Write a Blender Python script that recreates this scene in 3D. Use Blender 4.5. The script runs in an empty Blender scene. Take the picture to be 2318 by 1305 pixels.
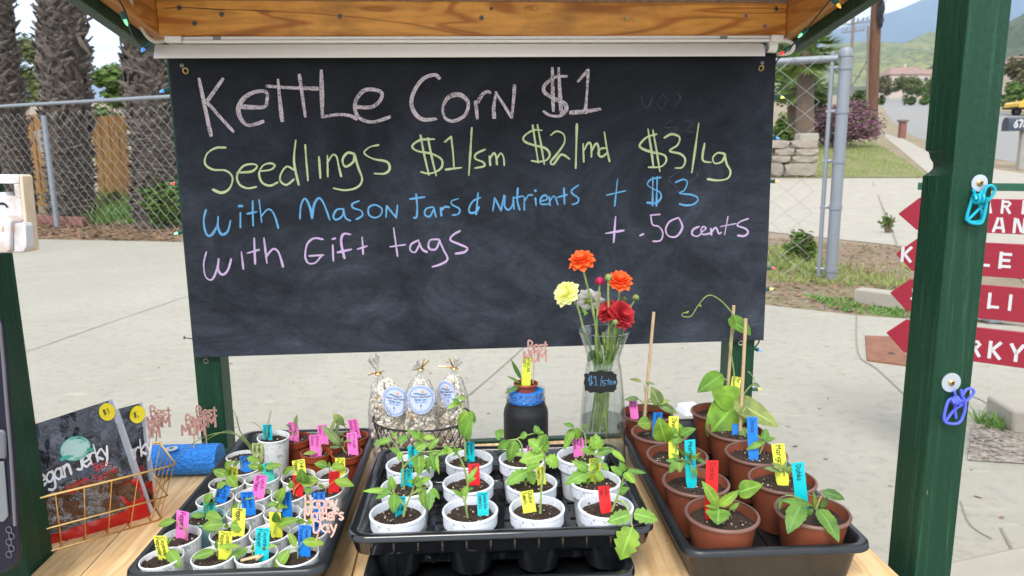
import bpy, math, random
import numpy as np
from mathutils import Vector, Matrix, noise as mnoise
random.seed(7)
R2 = math.radians
scn = bpy.context.scene
COL = scn.collection

# ------------------------------------------------------------------ camera
CAMZ = 1.1
F, PITCH, ROLL = 1610.0, 0.176, 0.0106        # focal length in photo pixels (2318 wide), tilt down, roll
cam = bpy.data.cameras.new('camera'); camo = bpy.data.objects.new('camera', cam); COL.objects.link(camo)
cam.sensor_width = 36; cam.lens = 36 * F / 2318
cam.clip_start = 0.05; cam.clip_end = 30000
cam.dof.use_dof = True; cam.dof.focus_distance = 1.25; cam.dof.aperture_fstop = 8.5
camo.matrix_world = Matrix.Translation((0, 0, CAMZ)) @ Matrix.Rotation(math.pi / 2 - PITCH, 4, 'X') @ Matrix.Rotation(-ROLL, 4, 'Z')
scn.camera = camo

# ------------------------------------------------------------------ sky
SUN_EL, SUN_AZ = R2(50), R2(192)       # azimuth measured from +Y clockwise: behind the camera
world = bpy.data.worlds.new('World'); scn.world = world; world.use_nodes = True
wn, wl = world.node_tree.nodes, world.node_tree.links
bg = wn['Background']; bg.inputs['Strength'].default_value = 0.1
sky = wn.new('ShaderNodeTexSky'); sky.sky_type = 'NISHITA'; sky.sun_disc = False
sky.sun_elevation = SUN_EL; sky.sun_rotation = SUN_AZ; sky.dust_density = 2.0; sky.air_density = 1.2
tc = wn.new('ShaderNodeTexCoord'); mp = wn.new('ShaderNodeMapping'); mp.inputs['Scale'].default_value = (1.6, 1.6, 4.2)
mp.inputs['Location'].default_value = (0.35, 0.1, 0.0)
nz = wn.new('ShaderNodeTexNoise'); nz.inputs['Scale'].default_value = 2.2; nz.inputs['Detail'].default_value = 7; nz.inputs['Roughness'].default_value = 0.55
rp = wn.new('ShaderNodeValToRGB'); rp.color_ramp.elements[0].position = 0.27; rp.color_ramp.elements[1].position = 0.45
nz2 = wn.new('ShaderNodeTexNoise'); nz2.inputs['Scale'].default_value = 5; nz2.inputs['Detail'].default_value = 5
rp2 = wn.new('ShaderNodeValToRGB'); rp2.color_ramp.elements[0].color = (6.2, 6.5, 7.0, 1); rp2.color_ramp.elements[1].color = (9.6, 9.6, 9.5, 1)
rp2.color_ramp.elements[0].position = 0.35; rp2.color_ramp.elements[1].position = 0.62
mx = wn.new('ShaderNodeMix'); mx.data_type = 'RGBA'
wl.new(tc.outputs['Generated'], mp.inputs['Vector']); wl.new(mp.outputs[0], nz.inputs['Vector']); wl.new(mp.outputs[0], nz2.inputs['Vector'])
wl.new(nz.outputs['Fac'], rp.inputs[0]); wl.new(nz2.outputs['Fac'], rp2.inputs[0])
wl.new(rp.outputs[0], mx.inputs['Factor']); wl.new(sky.outputs[0], mx.inputs['A']); wl.new(rp2.outputs[0], mx.inputs['B'])
wl.new(mx.outputs['Result'], bg.inputs['Color'])
sd = bpy.data.lights.new('sun', 'SUN'); sd.energy = 1.7; sd.angle = R2(24); sd.color = (1.0, 0.96, 0.9)
so = bpy.data.objects.new('sun', sd); COL.objects.link(so)
sdir = Vector((math.sin(SUN_AZ) * math.cos(SUN_EL), math.cos(SUN_AZ) * math.cos(SUN_EL), math.sin(SUN_EL)))
so.rotation_euler = sdir.to_track_quat('Z', 'Y').to_euler(); so.location = (0, -3, 8)
scn.view_settings.view_transform = 'Standard'; scn.view_settings.look = 'None'
scn.view_settings.exposure = 1.22
scn.cycles.transparent_max_bounces = 24; scn.cycles.max_bounces = 10; scn.cycles.diffuse_bounces = 5; scn.view_settings.gamma = 1.0

# ------------------------------------------------------------------ pixel rays -> points of the place
def ray(px, py):
    u, v = px - 1159, py - 652.5
    cr, sr = math.cos(ROLL), math.sin(ROLL)
    a = (u * cr - v * sr) / F; b = (u * sr + v * cr) / F
    c, s = math.cos(PITCH), math.sin(PITCH)
    return Vector((a, c - b * s, -s - b * c))
CAM = Vector((0, 0, CAMZ))
def AZ(px, py, z):
    r = ray(px, py); return CAM + r * ((z - CAMZ) / r.z)
def AY(px, py, y):
    r = ray(px, py); return CAM + r * (y / r.y)
def PL(px, py, o, n):
    r = ray(px, py); return CAM + r * ((o - CAM).dot(n) / r.dot(n))
def terr(x, y):
    t = y - 11
    if t < 0: return 0.0
    if t < 4: return 0.095 * t * t / 8
    return 0.095 * (t - 2)
def G(px, py, up=0.0):
    r = ray(px, py); lo = 0.5
    d = lo; last = lo
    while d < 400:
        p = CAM + r * d
        if p.z < terr(p.x, p.y):
            a, b = last, d
            for _ in range(30):
                m = (a + b) / 2; p = CAM + r * m
                if p.z < terr(p.x, p.y): b = m
                else: a = m
            p = CAM + r * b; return Vector((p.x, p.y, terr(p.x, p.y) + up))
        last = d; d *= 1.03
    p = CAM + r * 150; return Vector((p.x, p.y, terr(p.x, p.y) + up))

# ------------------------------------------------------------------ mesh builder
def frame(d, up=None):
    d = Vector(d).normalized()
    up = Vector(up) if up is not None else (Vector((0, 0, 1)) if abs(d.z) < 0.9 else Vector((1, 0, 0)))
    s = d.cross(up).normalized(); return d, s, s.cross(d).normalized()
def smooth(pts, k=3, closed=False):
    pts = [Vector(p) for p in pts]; n = len(pts)
    if n < 3: return pts
    out = []
    for i in range(n if closed else n - 1):
        if closed: p0, p1, p2, p3 = pts[i - 1], pts[i], pts[(i + 1) % n], pts[(i + 2) % n]
        else: p0, p1, p2, p3 = pts[max(i - 1, 0)], pts[i], pts[i + 1], pts[min(i + 2, n - 1)]
        for j in range(k):
            t = j / k
            out.append(0.5 * ((2 * p1) + (p2 - p0) * t + (2 * p0 - 5 * p1 + 4 * p2 - p3) * t * t + (3 * p1 - p0 - 3 * p2 + p3) * t ** 3))
    if not closed: out.append(pts[-1])
    return out
class B:
    def __init__(s): s.v, s.f, s.a = [], [], []
    def add(s, vs, fs, at=1.0):
        o = len(s.v); s.v += [tuple(x) for x in vs]
        s.a += list(at) if isinstance(at, (list, tuple)) else [at] * len(vs)
        s.f += [tuple(i + o for i in f) for f in fs]; return s
    def box(s, c, size, m=None):
        x, y, z = [q / 2 for q in size]
        vs = [Vector(p) for p in ((-x, -y, -z), (x, -y, -z), (x, y, -z), (-x, y, -z), (-x, -y, z), (x, -y, z), (x, y, z), (-x, y, z))]
        if m is not None: vs = [m @ p for p in vs]
        c = Vector(c)
        return s.add([p + c for p in vs], [(0, 3, 2, 1), (4, 5, 6, 7), (0, 1, 5, 4), (1, 2, 6, 5), (2, 3, 7, 6), (3, 0, 4, 7)])
    def hexa(s, lo, hi):            # four low points, four high points, same winding
        vs = list(lo) + list(hi)
        return s.add(vs, [(0, 3, 2, 1), (4, 5, 6, 7), (0, 1, 5, 4), (1, 2, 6, 5), (2, 3, 7, 6), (3, 0, 4, 7)])
    def tube(s, pts, r, n=6, cap=True, closed=False, at=0.0):
        pts = [Vector(p) for p in pts]; k = len(pts)
        rr = list(r) if isinstance(r, (list, tuple)) else [r] * k
        vs, fs = [], []; up = None
        for i, p in enumerate(pts):
            if closed: d = pts[(i + 1) % k] - pts[i - 1]
            else: d = pts[min(i + 1, k - 1)] - pts[max(i - 1, 0)]
            if d.length < 1e-9: d = Vector((0, 0, 1))
            d.normalize()
            if up is None: _, a, b = frame(d)
            else:
                a = d.cross(up)
                if a.length < 1e-5: _, a, b = frame(d)
                a.normalize(); b = a.cross(d).normalized()
            up = b
            for j in range(n):
                t = 2 * math.pi * j / n
                vs.append(p + (a * math.cos(t) + b * math.sin(t)) * rr[i])
        for i in range(k if closed else k - 1):
            i2 = (i + 1) % k
            for j in range(n): fs.append((i * n + j, i * n + (j + 1) % n, i2 * n + (j + 1) % n, i2 * n + j))
        if cap and not closed:
            fs.append(tuple(range(n))[::-1]); fs.append(tuple(range((k - 1) * n, k * n)))
        return s.add(vs, fs, at)
    def lathe(s, prof, c=(0, 0, 0), n=32, close=False, m=None):
        c = Vector(c); vs, fs = [], []; k = len(prof)
        for r, z in prof:
            for j in range(n):
                t = 2 * math.pi * j / n; p = Vector((r * math.cos(t), r * math.sin(t), z))
                vs.append((m @ p if m is not None else p) + c)
        for i in range(k if close else k - 1):
            i2 = (i + 1) % k
            for j in range(n): fs.append((i * n + j, i * n + (j + 1) % n, i2 * n + (j + 1) % n, i2 * n + j))
        if not close:
            if prof[0][0] > 1e-6: fs.append(tuple(range(n))[::-1])
            if prof[-1][0] > 1e-6: fs.append(tuple(range((k - 1) * n, k * n)))
        return s.add(vs, fs)
    def prism(s, poly, o, U, V, N, th):     # polygon in (U,V), extruded by th along N
        o = Vector(o); n = len(poly)
        a = [o + U * p[0] + V * p[1] for p in poly]; b = [p + N * th for p in a]
        fs = [tuple(range(n))[::-1], tuple(range(n, 2 * n))] + [(i, (i + 1) % n, n + (i + 1) % n, n + i) for i in range(n)]
        return s.add(a + b, fs)
    def sheet(s, pts): return s.add(pts, [tuple(range(len(pts)))])
    def ribbon(s, pts, w, o, U, V, taper=False):   # flat stroke lying in the plane (o,U,V)
        o = Vector(o); pts = [Vector((p[0], p[1])) for p in pts]; n = len(pts); vs, fs = [], []
        for i, p in enumerate(pts):
            d = pts[min(i + 1, n - 1)] - pts[max(i - 1, 0)]
            if d.length < 1e-9: d = Vector((1, 0))
            d.normalize(); q = Vector((-d.y, d.x)); ww = w / 2
            if taper: ww *= (0.80 + 0.55 * mnoise.noise(Vector((p.x / w * .14, p.y / w * .14, 3)))) * (.72 if i in (0, n - 1) else 1)
            if i == 0: p = p - d * w * .3
            if i == n - 1: p = p + d * w * .3
            for sg in (1, -1):
                x = p + q * ww * sg; vs.append(o + U * x.x + V * x.y)
        for i in range(n - 1): fs.append((2 * i, 2 * i + 1, 2 * i + 3, 2 * i + 2))
        return s.add(vs, fs)
    def ico(s, c, r, jit=0.0, sq=(1, 1, 1), seed=0):
        c = Vector(c); vs = []
        for p in ICO[0]:
            k = 1 + jit * mnoise.noise(p * 1.7 + Vector((seed * 1.37, seed * .71, 0)))
            vs.append(c + Vector((p.x * sq[0], p.y * sq[1], p.z * sq[2])) * r * k)
        return s.add(vs, ICO[1])
def _ico():
    import bmesh
    bm = bmesh.new(); bmesh.ops.create_icosphere(bm, subdivisions=2, radius=1)
    v = [x.co.copy() for x in bm.verts]; f = [tuple(q.index for q in x.verts) for x in bm.faces]; bm.free(); return v, f
ICO = _ico()

# ------------------------------------------------------------------ objects
OFF = {}
def obj(name, b, mat, parent=None, sm=True, ang=0.7, bevel=0, loc=None, org=None):
    me = bpy.data.meshes.new(name)
    vs = np.array(b.v, float)
    if org is not None: off = np.array(org, float)
    elif parent is not None: off = np.array(OFF[parent.name])
    elif loc is not None: off = np.array(loc, float)
    else:
        off = np.array([(vs[:, 0].min() + vs[:, 0].max()) / 2, (vs[:, 1].min() + vs[:, 1].max()) / 2, vs[:, 2].min()])
    me.from_pydata((vs - off).tolist(), [], b.f)
    if any(a != 1.0 for a in b.a):
        at = me.attributes.new('edge', 'FLOAT', 'POINT'); at.data.foreach_set('value', b.a)
    if getattr(b, 't', None):
        tv = np.zeros(len(b.v))
        for i0, i1, q in b.t: tv[i0:i1] = q
        me.attributes.new('tint', 'FLOAT', 'POINT').data.foreach_set('value', tv)
    me.materials.append(mat)
    me.polygons.foreach_set('use_smooth', [sm] * len(me.polygons))
    me.update()
    if sm:
        try: me.set_sharp_from_angle(angle=ang)
        except Exception: pass
    o = bpy.data.objects.new(name, me); COL.objects.link(o)
    if parent is not None:
        o.parent = parent
        if org is not None: o.location = off - np.array(OFF[parent.name])
    else: o.location = off
    OFF[o.name] = tuple(off)
    if bevel:
        m = o.modifiers.new('bevel', 'BEVEL'); m.width = bevel; m.segments = 2; m.limit_method = 'ANGLE'; m.angle_limit = 0.6
    return o
def thing(name, label, cat, loc, group=None):
    o = bpy.data.objects.new(name, None); COL.objects.link(o); o.location = loc; o.empty_display_size = 0.05
    OFF[o.name] = tuple(loc); return tag(o, label, cat, group)
def tag(o, label, cat, group=None):
    o['label'] = label; o['category'] = cat
    if group: o['group'] = group
    return o
def struct(name, b, mat, **k):
    o = obj(name, b, mat, **k); o['kind'] = 'structure'; return o
def stuff(o, label, cat):
    o['kind'] = 'stuff'; o['label'] = label; o['category'] = cat; return o

# ------------------------------------------------------------------ materials
class NT:
    def __init__(s, name):
        s.m = bpy.data.materials.new(name); s.m.use_nodes = True; s.n = s.m.node_tree.nodes; s.l = s.m.node_tree.links
        s.p = s.n['Principled BSDF']; s.out = s.n['Material Output']; s.tc = s.n.new('ShaderNodeTexCoord')
    def new(s, t, **k):
        x = s.n.new('ShaderNode' + t)
        for a, v in k.items(): setattr(x, a, v)
        return x
    def lk(s, a, b): s.l.new(a, b)
    def map(s, sc=(1, 1, 1), rot=(0, 0, 0), loc=(0, 0, 0), src='Object'):
        m = s.new('Mapping'); m.inputs['Scale'].default_value = sc; m.inputs['Rotation'].default_value = rot; m.inputs['Location'].default_value = loc
        s.lk(s.tc.outputs[src], m.inputs['Vector']); return m.outputs[0]
    def noise(s, vec, scale, detail=4, rough=.55, dist=0):
        x = s.new('TexNoise'); x.inputs['Scale'].default_value = scale; x.inputs['Detail'].default_value = detail
        x.inputs['Roughness'].default_value = rough; x.inputs['Distortion'].default_value = dist; s.lk(vec, x.inputs['Vector']); return x.outputs['Fac']
    def ramp(s, f, stops):
        r = s.new('ValToRGB'); e = r.color_ramp.elements
        while len(e) < len(stops): e.new(0.5)
        for q, (p, c) in zip(e, stops):
            q.position = p; q.color = (c, c, c, 1) if isinstance(c, (int, float)) else tuple(c) + (1,)
        s.lk(f, r.inputs[0]); return r.outputs[0]
    def mix(s, f, a, b, mode='MIX'):
        x = s.new('Mix', data_type='RGBA', blend_type=mode)
        for k, v in (('Factor', f), ('A', a), ('B', b)):
            i = x.inputs[k]
            if hasattr(v, 'links') or hasattr(v, 'node'): s.lk(v, i)
            else: i.default_value = v if k == 'Factor' else tuple(v) + (1,)
        return x.outputs['Result']
    def bump(s, h, st=.3, dist=.01):
        x = s.new('Bump'); x.inputs['Strength'].default_value = st; x.inputs['Distance'].default_value = dist
        s.lk(h, x.inputs['Height']); s.lk(x.outputs[0], s.p.inputs['Normal']); return x
    def col(s, c):
        if hasattr(c, 'node'): s.lk(c, s.p.inputs['Base Color'])
        else: s.p.inputs['Base Color'].default_value = tuple(c) + (1,)
    def set(s, **k):
        for a, v in k.items(): s.p.inputs[a.replace('_', ' ')].default_value = v
def pm(name, c, rough=.5, var=.12, sc=30, st=(1, 1, 1), bump=0, bsc=None, bd=.002, metal=0, coat=0, spec=.5):
    t = NT(name); v = t.map(st); n = t.noise(v, sc)
    a = tuple(min(1, x * (1 - var)) for x in c); b = tuple(min(1, x * (1 + var)) for x in c)
    t.col(t.mix(n, a, b)); t.set(Roughness=rough, Metallic=metal, Coat_Weight=coat, Specular_IOR_Level=spec)
    if bump: t.bump(t.noise(v, bsc or sc * 2, 6), bump, bd)
    return t.m
def speck(name, c1, c2, rough, sc, lo, hi, bump=.4, bd=.003):
    t = NT(name); v = t.map(); n = t.noise(v, sc, 8, .65); t.col(t.mix(t.ramp(n, [(lo, 0), (hi, 1)]), c1, c2)); t.set(Roughness=rough); t.bump(n, bump, bd); return t.m
def scrub(name, c1, c2, rough, sc, lo, hi, bump=0):
    t = NT(name); v = t.map(); n = t.noise(v, sc, 8, .7, .8); f = t.noise(v, sc * 6, 5, .75); c = t.mix(t.ramp(n, [(lo, 0), (hi, 1)]), c1, c2); c = t.mix(t.ramp(f, [(.50, 0), (.58, .8)]), c, tuple(x * .42 for x in c1)); t.col(c); t.set(Roughness=rough); return t.m
M = {}
def leafmat(name, c, tr=.38, rough=.58, dk=.62):
    t = NT(name); n = t.noise(t.map(), 35, 5)
    at = t.new('Attribute', attribute_name='edge')
    a = tuple(x * dk for x in c); b = (min(1, c[0] * 1.55), min(1, c[1] * 1.35), c[2] * 1.15)
    base = t.mix(t.ramp(n, [(.3, 0), (.7, 1)]), a, b); bl = t.noise(t.map(), 120, 3); base = t.mix(t.ramp(bl, [(.66, 0), (.74, .5)]), base, (c[0] * 1.5 + .05, c[1] * 1.2 + .03, c[2]))
    vein = t.ramp(at.outputs['Fac'], [(0.02, 1), (0.14, 0)])
    base = t.mix(vein, base, tuple(min(1, x * 1.5 + .03) for x in c))
    ti = t.new('Attribute', attribute_name='tint'); mr = t.new('MapRange'); t.lk(ti.outputs['Fac'], mr.inputs[0]); mr.inputs[1].default_value = -1
    if dk < .7: base = t.mix(1.0, base, t.ramp(mr.outputs[0], [(0, (.60, .70, .72)), (.5, (1, 1, 1)), (1, (1.32, 1.14, .85))]), 'MULTIPLY')
    t.col(base); t.set(Roughness=rough)
    t.bump(t.noise(t.map(), 220, 3), .25, .001)
    tl = t.new('BsdfTranslucent'); t.lk(base, tl.inputs['Color']); ms = t.new('MixShader'); ms.inputs[0].default_value = tr
    t.lk(t.p.outputs[0], ms.inputs[1]); t.lk(tl.outputs[0], ms.inputs[2]); t.lk(ms.outputs[0], t.out.inputs['Surface']); return t.m
def clear(name, tint=(1, 1, 1), gl=.12, rough=.05, fres=1.45, bump=0, bsc=40):
    t = NT(name); tr = t.new('BsdfTransparent'); tr.inputs[0].default_value = tuple(tint) + (1,)
    g = t.new('BsdfGlossy'); g.inputs['Roughness'].default_value = rough
    fr = t.new('LayerWeight'); fr.inputs['Blend'].default_value = .5
    pw = t.new('Math', operation='POWER'); t.lk(fr.outputs['Facing'], pw.inputs[0]); pw.inputs[1].default_value = 3.5
    ad = t.new('Math', operation='MULTIPLY_ADD', use_clamp=True); t.lk(pw.outputs[0], ad.inputs[0]); ad.inputs[1].default_value = fres * .4; ad.inputs[2].default_value = gl * .4
    if bump:
        bp = t.new('Bump'); bp.inputs['Strength'].default_value = bump; bp.inputs['Distance'].default_value = .01
        t.lk(t.noise(t.map(), bsc, 4), bp.inputs['Height']); t.lk(bp.outputs[0], g.inputs['Normal']); t.lk(bp.outputs[0], fr.inputs['Normal'])
    ms = t.new('MixShader'); t.lk(ad.outputs[0], ms.inputs[0]); t.lk(tr.outputs[0], ms.inputs[1]); t.lk(g.outputs[0], ms.inputs[2])
    t.lk(ms.outputs[0], t.out.inputs['Surface']); return t.m
def chalk(name, c, lo=.38, hi=.58, a=1.0):
    t = NT(name); v = t.map(); n = t.noise(v, 420, 3, .7); n2 = t.noise(v, 60, 2)
    k = t.new('Math', operation='ADD'); t.lk(n, k.inputs[0]); q = t.new('Math', operation='MULTIPLY'); q.inputs[1].default_value = .35; t.lk(n2, q.inputs[0]); t.lk(q.outputs[0], k.inputs[1])
    gr = t.noise(v, 900, 2, .8); g2 = t.new('Math', operation='MULTIPLY_ADD'); t.lk(gr, g2.inputs[0]); g2.inputs[1].default_value = .5; t.lk(k.outputs[0], g2.inputs[2])
    al = t.ramp(g2.outputs[0], [(lo + .34, 0.10 * a), (hi + .36, a)])
    t.col(c); t.set(Roughness=.95); t.lk(al, t.p.inputs['Alpha']); return t.m
def wood(name, c1, c2, sc=3.0, along=(1, 14, 14), rough=.55, bump=.2, knots=(), dirt=0, rot=(0, 0, 0)):
    t = NT(name); v = t.map(along, rot)
    n = t.noise(v, sc, 2, .45, .9)
    mu = t.new('Math', operation='MULTIPLY'); mu.inputs[1].default_value = 46; t.lk(n, mu.inputs[0])
    sn = t.new('Math', operation='SINE'); t.lk(mu.outputs[0], sn.inputs[0])
    f = t.ramp(sn.outputs[0], [(.0, 0), (.55, .35), (1, 1)])
    fine = t.noise(t.map(tuple(x * 6 for x in along), rot), sc, 3)
    col = t.mix(f, c1, c2)
    col = t.mix(t.ramp(fine, [(.35, .35), (.6, 0)]), col, tuple(x * .55 for x in c2))
    for (p, r) in knots:
        d = t.new('VectorMath', operation='DISTANCE'); mm = t.map((1 / r * .8, 1 / r, 1 / r), rot, tuple(-q / r * (.8 if i == 0 else 1) for i, q in enumerate(p)))
        t.lk(mm, d.inputs[0]); d.inputs[1].default_value = (0, 0, 0)
        col = t.mix(t.ramp(d.outputs['Value'], [(.5, 1), (.7, .85), (1.0, 0)]), col, (.10, .03, .012))
    if dirt: col = t.mix(t.ramp(t.noise(t.map(), 9, 6), [(.5, 0), (.75, dirt)]), col, tuple(x * .35 for x in c2))
    t.col(col); t.set(Roughness=rough); t.bump(sn.outputs[0], bump, .0008); return t.m

PAL = dict(
 green_paint=(.010, .055, .026), black=(.012, .012, .014))
def mats():
    # green painted timber
    t = NT('green_paint'); v = t.map((1, 1, .03)); n = t.noise(v, 150, 6, .7); m2 = t.noise(t.map((1, 1, .2)), 9, 4); ru = t.noise(t.map((1, 1, .55)), 120, 3, .6); ch = t.noise(t.map((1, 1, .5)), 70, 2)
    c = t.mix(n, (.003, .024, .011), (.010, .066, .031)); c = t.mix(t.ramp(m2, [(.45, 0), (.8, .45)]), c, (.014, .078, .040)); c = t.mix(t.ramp(n, [(.57, 0), (.68, .6)]), c, (.035, .11, .058)); c = t.mix(t.ramp(ch, [(.77, 0), (.80, .8)]), c, (.22, .20, .13))
    ad = t.new('Math', operation='MULTIPLY_ADD'); t.lk(ru, ad.inputs[0]); ad.inputs[1].default_value = .8; t.lk(n, ad.inputs[2])
    t.col(c); t.set(Roughness=.45, Specular_IOR_Level=.3); t.bump(ad.outputs[0], .9, .0028); M['green'] = t.m
    M['orange_wood'] = wood('orange_wood', (.86, .40, .07), (.52, .175, .02), 1.5, (1, 9, 9), .5, .15,
        knots=(((-.33, 0, .045), .013), ((-.47, 0, .013), .015), ((-.19, 0, .055), .006), ((.02, 0, .056), .005), ((.33, 0, .075), .008)), dirt=.5)
    M['rafter_wood'] = wood('rafter_wood', (.66, .29, .07), (.46, .17, .035), 2, (9, 1, 9), .55)
    M['roof_wood'] = wood('roof_wood', (.42, .24, .11), (.30, .15, .06), 2, (9, 1, 9), .6)
    M['plank'] = wood('plank_wood', (.90, .63, .34), (.78, .49, .23), 1.3, (11, 1, 11), .6, .2, dirt=.35)
    M['plank2'] = wood('plank_wood_dark', (.86, .58, .30), (.74, .44, .19), 1.5, (11, 1, 11), .6, .2, dirt=.45)
    # blackboard
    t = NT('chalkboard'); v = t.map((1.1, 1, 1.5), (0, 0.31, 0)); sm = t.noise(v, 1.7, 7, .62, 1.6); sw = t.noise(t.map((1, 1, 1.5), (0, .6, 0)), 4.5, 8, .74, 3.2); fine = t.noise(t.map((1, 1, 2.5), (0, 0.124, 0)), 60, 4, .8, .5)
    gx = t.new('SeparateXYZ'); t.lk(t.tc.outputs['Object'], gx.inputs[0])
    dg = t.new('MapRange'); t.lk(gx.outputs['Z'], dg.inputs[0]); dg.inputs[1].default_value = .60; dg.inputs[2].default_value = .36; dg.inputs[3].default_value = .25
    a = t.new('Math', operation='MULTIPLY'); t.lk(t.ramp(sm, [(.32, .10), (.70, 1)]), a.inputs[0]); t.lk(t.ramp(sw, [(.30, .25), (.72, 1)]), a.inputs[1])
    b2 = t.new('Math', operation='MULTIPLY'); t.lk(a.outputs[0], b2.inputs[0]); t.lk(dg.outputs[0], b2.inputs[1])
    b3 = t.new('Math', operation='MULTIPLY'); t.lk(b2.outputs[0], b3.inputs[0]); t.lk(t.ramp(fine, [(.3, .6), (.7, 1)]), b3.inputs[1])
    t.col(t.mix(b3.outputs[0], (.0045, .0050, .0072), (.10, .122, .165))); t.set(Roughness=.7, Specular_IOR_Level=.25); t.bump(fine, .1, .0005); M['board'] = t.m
    M['board_edge'] = pm('board_edge', (.09, .06, .035), .8)
    # concrete
    t = NT('concrete'); v = t.map(); n1 = t.noise(v, .55, 8, .62, .6); n2 = t.noise(v, 16, 7, .75); n3 = t.noise(t.map((1, 3.2, 1), (0, 0, .3)), 5.5, 6, .6, .4); n4 = t.noise(v, 2.6, 6, .7, 1.2); n5 = t.noise(v, 75, 4, .7)
    c = t.mix(t.ramp(n1, [(.3, 0), (.7, 1)]), (.295, .277, .228), (.362, .342, .285)); c = t.mix(t.ramp(n2, [(.36, .45), (.50, 0)]), c, (.22, .20, .17)); c = t.mix(t.ramp(n3, [(.60, 0), (.74, .6)]), c, (.43, .40, .32))
    c = t.mix(t.ramp(n4, [(.62, 0), (.74, .24)]), c, (.20, .185, .155)); c = t.mix(t.ramp(n5, [(.70, 0), (.78, .55)]), c, (.13, .115, .095)); c = t.mix(t.ramp(n5, [(.24, .5), (.30, 0)]), c, (.48, .45, .38))
    t.col(c); t.set(Roughness=.88, Specular_IOR_Level=.2); t.bump(n2, .45, .006); M['concrete'] = t.m
    M['concrete2'] = speck('pavement_concrete', (.30, .272, .222), (.365, .335, .28), .88, 4, .3, .7, .3, .005)
    M['joint'] = pm('joint', (.215, .195, .16), .9)
    t = NT('dirt'); v = t.map(); n1 = t.noise(v, 1.3, 7, .7); n2 = t.noise(v, 22, 8, .75)
    c = t.mix(n2, (0.125, 0.0818, 0.0481), (0.404, 0.317, 0.231)); c = t.mix(t.ramp(n1, [(.45, 0), (.62, .75)]), c, (0.164, 0.153, 0.0481)); t.col(c); t.set(Roughness=.95); t.bump(n2, .8, .03); M['dirt'] = t.m
    M['gravel'] = speck('gravel', (0.17, 0.136, 0.102), (0.468, 0.408, 0.34), .9, 38, .35, .65, .8, .02)
    M['asphalt'] = pm('asphalt', (.215, .207, .195), .85, .1, 1.2, bump=.2, bsc=60)
    M['lawn'] = speck('lawn', (.10, .13, .03), (.22, .19, .075), .9, 3.2, .3, .7)
    M['grass'] = leafmat('grass_blade', (.17, .205, .045), .3)
    M['weed'] = leafmat('weed_leaf', (0.0888, 0.178, 0.0259), .35)
    M['straw'] = pm('dry_leaf', (0.23, 0.133, 0.0755), .9, .5, 3)
    M['yellow_line'] = pm('yellow_line', (0.407, 0.311, 0.118), .8)
    # leaves
    M['leaf'] = leafmat('leaf_pepper', (0.189, 0.369, 0.0549)); M['leaf_tom'] = leafmat('leaf_tomato', (0.2, 0.419, 0.0698), .4); M['leaf_dark'] = leafmat('leaf_dark', (0.139, 0.299, 0.0599))
    M['leaf_grey'] = leafmat('leaf_greygreen', (0.239, 0.36, 0.139)); M['leaf_mg'] = leafmat('leaf_glory', (0.18, 0.399, 0.0399), .4); M['stem'] = leafmat('plant_stem', (0.275, 0.404, 0.129), .2)
    M['petal_o'] = leafmat('petal_orange', (.80, .11, .008), .3, dk=.88); M['petal_y'] = leafmat('petal_yellow', (.86, .78, .30), .3, dk=.92); M['petal_w'] = leafmat('petal_white', (.95, .95, .90), .25, dk=.95)
    M['petal_r'] = leafmat('petal_red', (.36, .004, .012), .25, dk=.75); M['petal_m'] = leafmat('petal_magenta', (.5, .01, .1), .2, dk=.85); M['bud'] = leafmat('bud_green', (.30, .40, .14), .2)
    # soil
    t = NT('soil'); v = t.map(); n = t.noise(v, 260, 5, .8); vo = t.new('TexVoronoi'); vo.inputs['Scale'].default_value = 190; t.lk(v, vo.inputs['Vector'])
    c = t.mix(n, (.008, .005, .004), (.075, .042, .026)); vr = t.noise(v, 95, 2)
    fl = t.new('Math', operation='MULTIPLY'); t.lk(t.ramp(vo.outputs['Distance'], [(.16, 1), (.24, 0)]), fl.inputs[0]); t.lk(t.ramp(vr, [(.52, 0), (.6, 1)]), fl.inputs[1])
    c = t.mix(fl.outputs[0], c, (.55, .45, .33)); t.col(c); t.set(Roughness=.95); t.bump(n, .9, .004); M['soil'] = t.m
    # plastics
    M['blacktray'] = pm('black_tray_plastic', (.014, .016, .019), .33, .3, 60, bump=.12, bsc=90, bd=.001)
    M['glosstray'] = pm('glossy_tray_plastic', (.009, .010, .012), .13, .3, 40, coat=.5, bump=.1, bsc=25, bd=.002)
    t = NT('white_pot'); v = t.map(); n = t.noise(v, 40, 4); sp = t.noise(v, 170, 4, .8); ar = t.noise(v, 28, 3)
    f = t.new('Math', operation='MULTIPLY'); t.lk(t.ramp(sp, [(.54, 0), (.62, .75)]), f.inputs[0]); t.lk(t.ramp(ar, [(.47, 0), (.60, 1)]), f.inputs[1])
    t.col(t.mix(f.outputs[0], t.mix(n, (.70, .73, .79), (.77, .79, .84)), (.16, .10, .065))); t.set(Roughness=.5); t.bump(t.noise(v, 260, 4), .15, .0006); M['whitepot'] = t.m
    t = NT('brown_pot'); n = t.noise(t.map(), 22, 5); t.col(t.mix(n, (.19, .048, .024), (.29, .088, .045))); t.set(Roughness=.38); t.bump(t.noise(t.map(), 120, 4), .15, .0006); M['brownpot'] = t.m
    M['brownrim'] = pm('brown_pot_rim', (.17, .085, .065), .4, .15)
    M['claypot'] = pm('clay_pot', (.27, .052, .018), .4, .15, 30, bump=.1)
    t = NT('paper_cup'); v = t.map(); a = t.noise(t.map((1, 1, .8)), 120, 5, .7, 1.2); vv = t.new('TexWave', wave_type='BANDS'); 
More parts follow.
